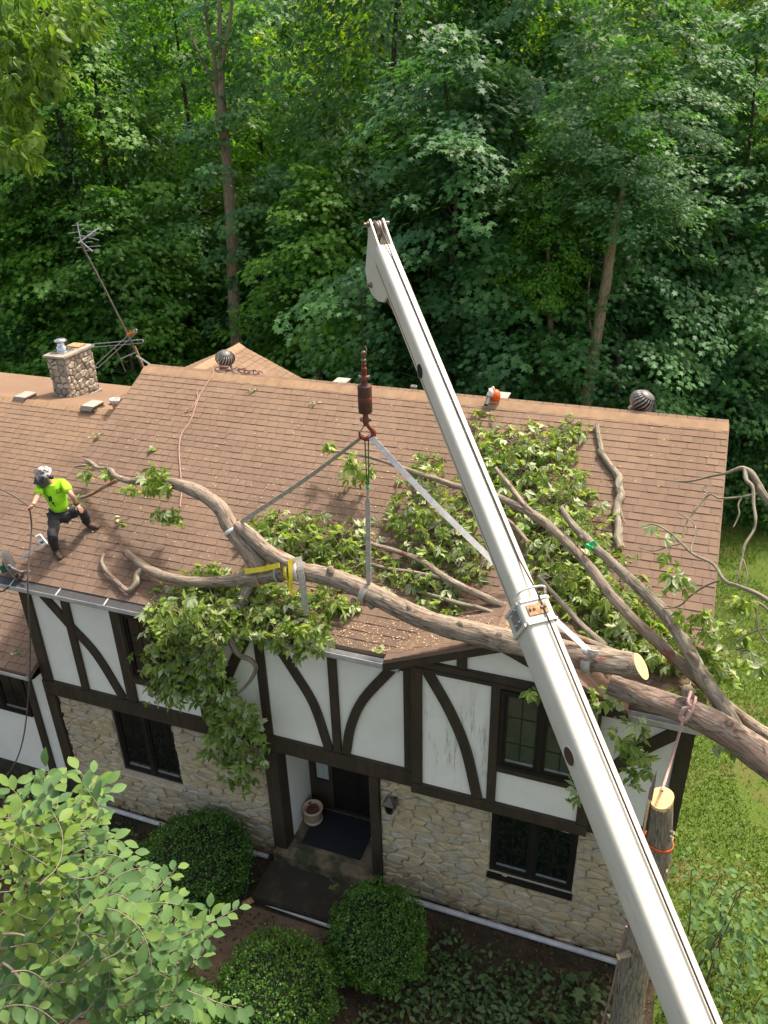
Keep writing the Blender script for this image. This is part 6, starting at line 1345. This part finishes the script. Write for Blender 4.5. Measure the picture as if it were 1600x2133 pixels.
# ================================================================== WOODS
def crown_mesh(name, seed, h, r, n_spray, per, mat, lsz=.185, base=.22, shape=1.0, leaf=(MAPLE, MAPLE_F), flat=.09, droop=.40, jit=.17):
    gg = np.random.default_rng(seed); P, D, Nn = [], [], []
    for k in range(n_spray):
        t = (k + gg.random()) / n_spray; z = h * (base + (1 - base) * t); rad = r * (math.sin(PI * min(max((t * .90 + .12), 0), 1)) ** .6) * shape
        a = k * 2.39996 + gg.normal(0, .35)
        rad *= .80 + .55 * noise.noise(V((math.cos(a) * 1.3, math.sin(a) * 1.3, t * 3 + seed * 7)))
        q = gg.uniform(.35, 1) ** .6 * rad
        c = np.array([math.cos(a) * q, math.sin(a) * q, z - q * .12])
        out = np.array([math.cos(a), math.sin(a), -.22 + gg.normal(0, .16)]); out /= np.linalg.norm(out)
        sz = gg.uniform(.6, 1.5) * (1.12 - .45 * t); n = int(per * sz * sz)
        side = np.array([-math.sin(a), math.cos(a), gg.normal(0, .15)]); upv = np.cross(out, side); upv = upv if upv[2] > 0 else -upv
        u = gg.uniform(-1, 1, n) * .95; v = gg.normal(0, .42, n) * (1.15 - .5 * np.abs(u)); w_ = gg.normal(0, flat, n) - droop * (u * u * .6 + v * v) * .5
        pts = c + sz * (u[:, None] * out + v[:, None] * side + w_[:, None] * upv)
        d = out * .7 + v[:, None] * side * 1.3 + gg.normal(0, .3, (n, 3)); d[:, 2] -= .35
        nn = upv + gg.normal(0, jit, (n, 3)) + gg.normal(0, .14, 3); P.append(pts); D.append(d); Nn.append(nn)
    P, D, Nn = np.concatenate(P), np.concatenate(D), np.concatenate(Nn)
    return leaf_mesh(name, P, D, Nn, gg.uniform(.7, 1.25, len(P)) * lsz, *leaf, mat)
def trunk_mesh(name, seed, h, r, lean=0, fork=True, bare=.0):
    rd = random.Random(seed); mb = MB()
    pts = [V((0, 0, -.4)), V((rd.gauss(0, .05), rd.gauss(0, .05), h * .2)), V((rd.gauss(0, .12) + lean * .3, rd.gauss(0, .12), h * .45)), V((rd.gauss(0, .2) + lean * .7, rd.gauss(0, .2), h * .7)), V((lean, rd.gauss(0, .3), h * .95))]
    P, q = smooth_path(pts, 6, [r * 1.25, r, r * .8, r * .5, r * .12]); mb.tube(P, q, 9, wob=.12, seed=seed)
    for k in range(16):
        t = rd.uniform(.22, .9); i = int(t * (len(P) - 1)); a = rd.uniform(0, 2 * PI); l = rd.uniform(.9, 2.4) * (1.2 - t); d = V((math.cos(a), math.sin(a), rd.uniform(.1, .7)))
        mb.tube(*smooth_path([P[i], P[i] + d * l * .5 + V((0, 0, .1)), P[i] + d * l + V((0, 0, l * .25))], 3, [q[i] * .42, q[i] * .26, q[i] * .08]), 5)
    return mb.mesh(name, 'bark_wood')
CR = [crown_mesh('maple_crown_a', 1, 13, 3.9, 125, 120, 'maple_a', base=.12), crown_mesh('maple_crown_b', 2, 15, 4.2, 135, 120, 'maple_a', base=.2), crown_mesh('maple_crown_c', 3, 10, 3.5, 100, 120, 'maple_b', base=.06),
      crown_mesh('oak_crown', 4, 16, 3.9, 150, 130, 'maple_d', base=.2, flat=.32, leaf=(DIA, DIA_F), lsz=.21, jit=.5), crown_mesh('young_crown', 5, 6, 2.0, 50, 110, 'maple_b', base=.10, lsz=.14)]
TR = [trunk_mesh('trunk_a', 1, 13, .12), trunk_mesh('trunk_b', 2, 15, .15), trunk_mesh('trunk_c', 3, 10, .10), trunk_mesh('trunk_d', 4, 16, .16), trunk_mesh('trunk_e', 5, 6, .06)]
US = crown_mesh('undergrowth_leaves', 6, 2.6, 1.9, 60, 90, 'maple_b', base=.02, lsz=.13, flat=.3, jit=.4)
TRI = {'n': 0}
def tree(kind, x, y, s_, rz, mat, label, group, name='maple_tree', cat='tree'):
    t = empty(name, (x, y, 0), label, cat, group); t.rotation_euler = (0, 0, rz); t.scale = (s_[0], s_[0], s_[1])
    for nm, me in (('trunk', TR[kind]), ('crown', CR[kind])):
        o = bpy.data.objects.new(nm, me); COL.objects.link(o); o.parent = t
        if nm == 'crown':
            o['kind'] = 'stuff'; sl_ = o.material_slots[0]; sl_.link = 'OBJECT'; sl_.material = MT[mat]
    return t
rt_ = random.Random(77)
def inview(x, y, mrg=2.5):
    d = V((x, y, 4)) - CAM; z = d.dot(FW); return z > 3 and abs(d.dot(RT)) < z * 800 / F_PX + mrg
spots = []
for ring, (y0, y1, step) in enumerate(((12.6, 15.5, 3.0), (16.5, 20.5, 3.3), (21.5, 26, 3.7), (27, 33, 4.2), (34.5, 42, 5.0), (44, 56, 6.5), (58, 72, 8.0))):
    x = -60
    while x < 34:
        yy = rt_.uniform(y0, y1); xx = x + rt_.uniform(-.9, .9); x += step
        if not inview(xx, yy): continue
        if xx > 9.6 and yy < 17.6: continue
        if -3.2 < xx < 4.6 and yy < RYB + 3.5: continue
        if xx < -2 and yy < 14: continue
        spots.append((ring, xx, yy))
for px, py, Y in ((40, 720, 15.5), (150, 640, 16.5), (270, 690, 17.5), (345, 600, 19.0), (120, 560, 21), (610, 640, 15.0), (700, 600, 15.6), (430, 560, 19.5), (1010, 640, 15.2), (1110, 560, 15.6), (1400, 560, 18.5), (900, 560, 15.2), (780, 560, 17), (1480, 700, 18.5)):
    q = at_y(px, py, Y); spots.append((1 if Y > 17 else 0, q.x, Y))
KN = {'maple_a': 'blue-green maple', 'maple_b': 'mid-green maple', 'maple_c': 'yellow-green young maple', 'maple_d': 'dark narrow-leaved oak'}
MARKS = [(150, 'the chimney'), (230, 'the television aerial mast'), (475, 'the left turbine vent'), (600, 'the rear gable'), (762, 'the hoist cable'), (900, 'the upper boom'), (1025, 'the leaf blower'), (1180, 'the thin trunks'), (1330, 'the right turbine vent'), (1510, 'the right roof end')]
ROWS = ['front', 'second', 'third', 'fourth', 'fifth', 'sixth', 'rearmost']
def mark(x, y, z=6):
    d = V((x, y, z)) - CAM; c = 800 + F_PX * d.dot(RT) / d.dot(FW); m_ = min(MARKS, key=lambda q: abs(q[0] - c)); o = c - m_[0]
    return ('above and behind ' if abs(o) < 22 else 'left of ' if o < 0 else 'right of ') + m_[1]
def column(x, y, z=6):
    d = V((x, y, z)) - CAM; return 800 + F_PX * d.dot(RT) / d.dot(FW)
spots = [q for q in spots if not ((abs(column(q[1], q[2]) - 480) < 150 and q[2] < 17.5) or (abs(column(q[1], q[2]) - 1255) < 150 and q[2] < 14.6) or (abs(column(q[1], q[2]) - 1078) < 60 and q[2] < 15))]
for ring, xx, yy in sorted(spots):
    if ring == 0: kind = rt_.choice((0, 2, 2, 0))
    else: kind = rt_.choice((0, 1, 0, 1, 2, 3, 3))
    lft = (xx - CAM.x) / (yy - CAM.y) < -.42
    mat = 'maple_d' if kind == 3 else rt_.choice(('maple_a', 'maple_a', 'maple_b', 'maple_a') if not lft else ('maple_b', 'maple_a', 'maple_b', 'maple_c' if ring > 1 else 'maple_b'))
    if ring in (2, 3, 4) and rt_.random() < .16: mat = 'maple_c'
    hs = {0: .92, 1: 1.0, 2: 1.12, 3: 1.2, 4: 1.32, 5: 1.5, 6: 1.75}[ring] * rt_.uniform(.86, 1.15)
    tree(kind, xx, yy, (hs * rt_.uniform(.9, 1.1), hs), rt_.uniform(0, 6.3), mat, '%s in the %s row of woods, %s' % (KN[mat], ROWS[ring], mark(xx, yy)), {'maple_a': 'blue-green maples of the woods', 'maple_b': 'green maples of the woods', 'maple_c': 'yellow-green maples of the woods', 'maple_d': 'dark oaks of the woods'}[mat], 'oak_tree' if kind == 3 else 'maple_tree')
# undergrowth shrubs along the wood's edge
x = -30
while x < 22:
    for y0 in (14.2, 17.2, 20.5):
        yy = y0 + rt_.uniform(-1, 1); xx = x + rt_.uniform(-1, 1)
        if not inview(xx, yy) or (xx > 9.6 and yy < 16.6) or (-3 < xx < 4.4 and yy < RYB + 1.5): continue
        if rt_.random() < .25: continue
        t = empty('understory_shrub', (xx, yy, 0), 'leafy shrub at the %s of woods, %s' % ('front edge' if yy < 16 else 'edge' if yy < 19 else 'inner edge', mark(xx, yy, 1)), 'shrub', 'shrubs under the trees'); t.rotation_euler = (0, 0, rt_.uniform(0, 6)); z_ = rt_.uniform(.7, 1.3); t.scale = (z_, z_, z_ * rt_.uniform(.8, 1.3))
        o = bpy.data.objects.new('foliage', US); COL.objects.link(o); o.parent = t; o['kind'] = 'stuff'; sl_ = o.material_slots[0]; sl_.link = 'OBJECT'; sl_.material = MT[rt_.choice(('maple_b', 'maple_d', 'maple_a'))]
    x += 2.6
for i in range(9):
    xx = 11 + i * 1.25; yy = 17.2; t = empty('understory_shrub', (xx, 17.2 + .5 * math.sin(i * 2), 0), 'leafy shrub at the %s of woods, %s' % ('front edge' if yy < 16 else 'edge' if yy < 19 else 'inner edge', mark(xx, yy, 1)), 'shrub', 'shrubs under the trees'); t.rotation_euler = (0, 0, i); t.scale = (1, 1, 1.15)
    o = bpy.data.objects.new('foliage', US); COL.objects.link(o); o.parent = t; o['kind'] = 'stuff'; sl_ = o.material_slots[0]; sl_.link = 'OBJECT'; sl_.material = MT[('maple_d', 'maple_b')[i % 2]]
# trunks that stand out
def bare_trunk(pix, Y, wpx, label, mat='bark_wood', forks=()):
    pts = [at_y(x, y, Y) for x, y in pix]; b0 = pts[0].copy(); b0.z = -.3
    pts = [V((pts[0].x + (pts[0].x - pts[-1].x) * .15 * 0, Y, -.3))] + pts
    t = empty('maple_tree', (pts[0].x, Y, 0), label, 'tree'); w_ = [wpx[0] * 1.15] + list(wpx)
    limb('trunk', pts, [rad_px(a, p) for a, p in zip(w_, pts)], t, mat, 10, 6, seed=int(pix[0][0]))
    for f in forks:
        pp = [at_y(x, y, Y + d) for x, y, d, a in f]; limb('branch', pp, [rad_px(q[3], p) for q, p in zip(f, pp)], t, mat, 7, 5, seed=3)
    return t
MT['bark_front'] = barkmat('brightened_bark', (.13, .105, .075), (.36, .29, .205), (.26, .21, .15), (.22, .24, .17))  # bark brightened in its colour to offset the shade these trunks stand in
tA = bare_trunk([(492, 690), (487, 600), (483, 500), (477, 400), (470, 300), (463, 220), (460, 130)], 16.5, (27, 25, 24, 22, 20, 18, 14), 'tall straight forest tree with a bare trunk rising left of the boom tip', 'bark_front',
   [[(463, 225, 0, 12), (452, 190, .2, 9), (446, 120, .3, 8), (430, 40, .5, 6), (425, -30, .6, 5)], [(460, 150, 0, 12), (470, 90, 0, 9), (482, 20, .2, 7), (485, -40, .2, 6)], [(460, 130, 0, 11), (458, 60, 0, 9), (457, -30, .1, 7)], [(466, 245, .1, 9), (430, 140, 1.0, 6), (405, 90, 1.4, 4), (385, 30, 1.6, 3)], [(472, 330, 0, 6), (455, 270, -.6, 4), (448, 230, -1, 3)]])
tB = bare_trunk([(1222, 830), (1243, 700), (1262, 590), (1280, 480), (1294, 420), (1302, 370)], 13.6, (27, 24, 21, 18, 14, 5), 'slender forest tree leaning right with a bare tan trunk above the right turbine', 'bark_front', [[(1285, 465, 0, 8), (1300, 440, .3, 6), (1330, 425, .6, 4)], [(1238, 720, 0, 7), (1225, 640, .3, 5), (1230, 560, .5, 4)]])
tC = bare_trunk([(1150, 840), (1148, 720), (1145, 600), (1142, 540), (1141, 500)], 13.9, (13, 12, 10, 8, 3), 'thin straight forest tree left of the leaning tan trunk', 'bark_front')
tD = bare_trunk([(1075, 640), (1076, 500), (1080, 390), (1082, 300)], 16.5, (22, 21, 19, 16), 'dark thick forest trunk above the leaf blower')
tE = bare_trunk([(1120, 830), (1128, 760), (1130, 700)], 13.7, (9, 8, 7), 'very thin grey sapling above the ridge right of the leaf blower', 'bark_front')
tF = bare_trunk([(1450, 900), (1490, 760), (1530, 660), (1560, 600)], 17.8, (14, 12, 9, 6), 'thin leaning tree with tan bark at the far right of the woods', 'bark_front')
for t_, sc_, k_, lo_ in ((tA, (1.0, 1.12), 0, (.8, 1.6, 2.0)), (tB, (.62, .55), 0, None), (tC, (.42, .45), 2, None), (tD, (1, 1.15), 1, (.8, 1.6, 2)), (tF, (.6, .8), 2, (.8, 1.6, 2)), (tE, (.5, .7), 4, (.3, .5, .5))):
    if lo_ is None: q = at_y(1300, 455, 13.6) if t_ is tB else at_y(1142, 560, 13.9); lo_ = (q.x - t_.location.x, -.35, q.z - .9)
    o = bpy.data.objects.new('crown', CR[k_]); COL.objects.link(o); o.parent = t_; o['kind'] = 'stuff'; o.scale = (sc_[0], sc_[0], sc_[1]); o.location = lo_
# the far woods close the view
def farwood():
    gg = np.random.default_rng(8); P = []
    for a in np.linspace(-62, 22, 120):
        for k in range(9):
            rr_ = gg.uniform(78, 96); c = V((CAM.x + math.sin(R(a)) * rr_, CAM.y + math.cos(R(a)) * rr_, gg.uniform(2, 27))); n = 46
            P.append(np.array(c) + gg.normal(0, 1, (n, 3)) * np.array([1.5, 1.5, 1.2]))
    P = np.concatenate(P); n = len(P); return leaf_mesh('far_woods', P, gg.normal(0, 1, (n, 3)), np.stack([gg.normal(0, .5, n), gg.normal(0, .5, n) - .4, np.ones(n)], 1), gg.uniform(.5, .9, n), MAPLE, MAPLE_F, 'maple_b')
tag(link('far_woods', farwood()), kind='stuff')
hl_ = sheet('hill', -160, 120, 98, 150, 0, 'hill_green', nx=40, ny=12, hf=lambda x, y: max(0, (y - 98)) * .75 + 3 * noise.noise(V((x * .05, y * .05, 0))))

# ================================================================== NEAR FOLIAGE
MT['leaf_top'] = leafmat('yellowgreen_canopy_leaf', [(.08, .17, .028), (.12, .23, .034), (.18, .30, .04), (.06, .14, .025)], .45, .5, .35, 1.1)  # light yellow-green leaf tones, varied per leaf
def leaf_set(owner, P, D, Nn, S, M_, mats, tmpl, n_single, seed=0):
    o = sorted(range(len(P)), key=lambda i: (V(P[i]) - CAM).length / S[i]); bs = {}
    for i in o[:n_single]:
        k = M_[i]
        if k not in bs: bs[k] = leaf_mesh('leaf', [(0, 0, 0)], [(0, 1, 0)], [(0, 0, 1)], [1.0], *tmpl, mats[k])
        q = link('leaf', bs[k], owner); d = V(D[i]).normalized(); x = d.cross(V(Nn[i])).normalized(); z = x.cross(d)
        q.location = P[i]; q.rotation_euler = Matrix(((x.x, d.x, z.x), (x.y, d.y, z.y), (x.z, d.z, z.z))).to_euler(); q.scale = (S[i],) * 3
    r_ = o[n_single:]
    if r_: tag(link('foliage', leaf_mesh('foliage', [P[i] for i in r_], [D[i] for i in r_], [Nn[i] for i in r_], [S[i] for i in r_], *tmpl, None, mats, np.array([M_[i] for i in r_])), owner), kind='stuff')
ELM = [(0, -.06, 0), (.16, .10, .035), (.29, .32, .05), (.31, .52, .045), (.22, .76, .01), (0, 1.02, -.10), (-.22, .76, .01), (-.31, .52, .045), (-.29, .32, .05), (-.16, .10, .035), (0, .1, 0), (0, .35, -.005), (0, .58, -.01), (0, .8, -.04)]
ELM_F = [(0, 1, 10, 10), (1, 2, 11, 10), (2, 3, 12, 11), (3, 4, 13, 12), (0, 10, 9, 9), (9, 10, 11, 8), (8, 11, 12, 7), (7, 12, 13, 6)]
ELM_F = [(0, 1, 2, 11), (11, 2, 3, 12), (12, 3, 4, 13), (13, 4, 5, 6), (0, 11, 8, 9), (11, 12, 7, 8), (12, 13, 6, 7)]
def elm():
    r = random.Random(31); root = at_d(-120, 2260, 4.5); t = empty('elm_tree', (root.x, root.y, 0), 'leafy elm top in the near bottom-left corner with large serrated leaves', 'tree')
    mb = MB(); mb.tube(smooth_path([V((root.x - .1, root.y, -.3)), V((root.x + .05, root.y + .1, 3)), V((root.x - .05, root.y, 6)), root], 5), [.13] * 5 + [.11] * 5 + [.06] * 6, 9, wob=.1); mb.build('trunk', 'bark_wood', t)
    def D_(x, y, d): return at_d(x, y, d)
    boughs = [[(-120, 2260, 4.5, 16), (-30, 2130, 4.4, 13), (55, 2118, 4.35, 12), (90, 2068, 4.35, 10), (150, 2020, 4.4, 8), (174, 1960, 4.45, 6), (172, 1915, 4.5, 5), (158, 1883, 4.5, 4)], [(75, 2085, 4.35, 7), (150, 2030, 4.3, 6), (220, 1972, 4.3, 5), (278, 1930, 4.35, 4)],
              [(110, 2180, 4.3, 8), (70, 2080, 4.2, 7), (30, 2025, 4.2, 6), (5, 2005, 4.2, 5)], [(150, 2128, 4.4, 6), (190, 2105, 4.4, 5), (330, 2085, 4.4, 4)], [(-60, 1960, 4.4, 6), (30, 1945, 4.4, 5), (80, 1968, 4.4, 4), (112, 2010, 4.4, 3)]]
    for b in boughs:
        P, q = smooth_path([D_(x, y, d) for x, y, d, w_ in b], 6, [w_ / 2 * d / F_PX for x, y, d, w_ in b]); mb = MB(); mb.tube(P, q, 7, wob=.1); mb.build('branch', 'elm_twig', t)
    poly = [(-40, 1660), (40, 1640), (90, 1595), (225, 1605), (250, 1740), (370, 1810), (380, 1890), (490, 1890), (440, 1985), (380, 2010), (390, 2050), (500, 2085), (480, 2160), (-40, 2160)]
    def inside(x, y):
        c = False
        for k in range(len(poly)):
            (x1, y1), (x2, y2) = poly[k], poly[k - 1]
            if (y1 > y) != (y2 > y) and x < (x2 - x1) * (y - y1) / (y2 - y1) + x1: c = not c
        return c
    twigs = [[(82, 1745), (92, 1690), (95, 1645), (96, 1600)], [(85, 1740), (120, 1705), (165, 1665), (205, 1625)], [(90, 1700), (140, 1690), (180, 1665), (228, 1650)], [(130, 1790), (170, 1770), (205, 1755), (235, 1745)], [(300, 1880), (330, 1850), (350, 1830), (368, 1808)],
             [(365, 1960), (410, 1935), (450, 1915), (495, 1892)], [(370, 2055), (420, 2075), (460, 2090), (505, 2100)], [(250, 1900), (290, 1890), (330, 1880), (375, 1885)], [(310, 2000), (350, 1985), (400, 1965), (440, 1950)], [(30, 1760), (50, 1700), (40, 1660), (20, 1640)]]
    dep = [4.5, 4.45, 4.5, 4.5, 4.5, 4.35, 4.3, 4.4, 4.3, 4.5]
    while len(twigs) < 165:
        x, y = r.uniform(-60, 400), r.uniform(1680, 2150); a = R(r.uniform(-35, 75)); l = r.uniform(90, 190); c = r.uniform(-.4, .4)
        pts = [(x + math.cos(a + c * k) * l * k / 3, y - math.sin(a + c * k) * l * k / 3) for k in range(4)]
        if all(inside(*p) for p in pts[1:]) or (inside(*pts[3]) and x < 0): twigs.append(pts); dep.append(r.uniform(4.0, 5.6))
    P, D, Nn, S, M_ = [], [], [], [], []; tw = MB()
    for pts, d0 in zip(twigs, dep):
        tilt = r.uniform(-.25, .25); Q_ = smooth_path([D_(x, y, d0 + tilt * k / 3) for k, (x, y) in enumerate(pts)], 8); tw.tube(Q_, [.0032 * (1 - .6 * i / len(Q_)) for i in range(len(Q_))], 5)
        st = 0; sgn = 1; i = 1; acc = 0
        while i < len(Q_):
            acc += (Q_[i] - Q_[i - 1]).length
            if acc > .028 or i == len(Q_) - 1:
                acc = 0; tg = (Q_[i] - Q_[i - 1]).normalized(); sd = tg.cross(V((0, 0, 1))).normalized() * sgn; sgn = -sgn
                d = (tg * r.uniform(.5, 1.0) + sd * (1 if i < len(Q_) - 1 else .1) + V((0, 0, r.uniform(-.5, .1)))); P.append(Q_[i] + d.normalized() * .012); D.append(d); Nn.append(V((r.gauss(0, .3), r.gauss(-.1, .3), 1))); S.append(r.uniform(.055, .102)); 
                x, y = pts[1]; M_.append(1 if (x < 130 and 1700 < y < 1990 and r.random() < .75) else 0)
            i += 1
    tag(tw.build('twigs', 'elm_twig', t), kind='stuff'); leaf_set(t, P, D, Nn, S, M_, ['leaf_elm', 'leaf_elm_lit'], (ELM, ELM_F), 300)
elm()
def canopy():
    r = random.Random(41); b0 = at_d(-1250, -40, 8.0); t = empty('hickory_tree', (b0.x, b0.y, 0), 'sunlit leafy branches of a near tree hanging in the top-left corner', 'tree')
    mb = MB(); mb.tube(smooth_path([V((b0.x, b0.y, -.3)), V((b0.x + .1, b0.y, 6)), V((b0.x, b0.y, 12)), V((b0.x, b0.y, 18))], 5), [.26] * 6 + [.2] * 5 + [.08] * 5, 10, wob=.1); mb.build('trunk', 'bark_wood', t)
    for b in ([(-1250, -60, 8.2, 30), (-700, -60, 8.4, 24), (-200, -30, 8.2, 18), (0, 10, 7.8, 11), (100, 30, 7.6, 8), (190, 55, 7.5, 4)], [(-1250, 120, 8.2, 28), (-700, 80, 8.4, 22), (-150, 120, 8.0, 14), (10, 150, 7.6, 9), (60, 190, 7.5, 6), (60, 270, 7.4, 3)], [(-40, 100, 7.8, 8), (60, 95, 7.7, 6), (140, 130, 7.6, 3)], [(-60, 160, 7.8, 7), (20, 230, 7.6, 5), (40, 320, 7.5, 3)]):
        P, q = smooth_path([at_d(x, y, d) for x, y, d, w_ in b], 6, [w_ / 2 * d / F_PX for x, y, d, w_ in b]); mb = MB(); mb.tube(P, q, 7, wob=.1); mb.build('branch', 'bark_wood', t)
    P, D, Nn, S, M_ = [], [], [], [], []
    for (px, py, rx, ry, k) in ((60, 40, 110, 55, 150), (160, 40, 55, 45, 60), (60, 120, 75, 50, 85), (115, 165, 35, 30, 40), (30, 190, 55, 45, 80), (40, 270, 40, 50, 80), (60, 330, 22, 22, 20), (10, 300, 30, 40, 40), (0, 100, 60, 80, 100)):
        for _ in range(k):
            a = r.uniform(0, 2 * PI); q = math.sqrt(r.random()); p = at_d(px + math.cos(a) * q * rx, py + math.sin(a) * q * ry, r.uniform(7.0, 8.3)); P.append(p)
            D.append(V((r.gauss(0, .8), r.gauss(-.3, .7), r.gauss(-.9, .4)))); Nn.append(V((r.gauss(0, .5), r.gauss(-.5, .5), .9))); S.append(r.uniform(.10, .18)); M_.append(0)
    leaf_set(t, P, D, Nn, S, M_, ['leaf_top'], (PALM, PALM_F), 150)
canopy()
def corner_shrub():
    r = random.Random(51); b0 = V((11.75, -1.6, 0)); t = empty('sapling_shrub', b0, 'tall leafy sapling shrub on the lawn at the bottom right behind the boom', 'shrub')
    P, D, Nn, S, M_ = [], [], [], [], []; tw = MB()
    for k in range(26):
        x, y = r.uniform(1425, 1640), r.uniform(1800, 2160)
        if x < 1430 + (y - 1800) * .28: continue
        tp = at_d(x, y, r.uniform(10.2, 12.2))
        if tp.z < .25: tp.z = .4
        base = V((tp.x + r.gauss(0, .2), tp.y + r.gauss(0, .2), 0)); tw.tube(smooth_path([base, base.lerp(tp, .55) + V((r.gauss(0, .1), 0, .1)), tp], 5), [.012] * 6 + [.007] * 5, 5)
        for j in range(26):
            a = r.uniform(0, 2 * PI); q = V((math.cos(a) * r.uniform(.05, .5), math.sin(a) * r.uniform(.05, .5), r.uniform(-.45, .12))); P.append(tp + q); D.append(V((q.x, q.y, -.15)) + V((r.gauss(0, .1), r.gauss(0, .1), 0))); Nn.append(V((r.gauss(0, .3), r.gauss(0, .3), 1))); S.append(r.uniform(.09, .17)); M_.append(0)
    tag(tw.build('stems', 'twig', t), kind='stuff'); leaf_set(t, P, D, Nn, S, M_, ['leaf_elm'], (OVAL, OVAL_F), 150)
corner_shrub()
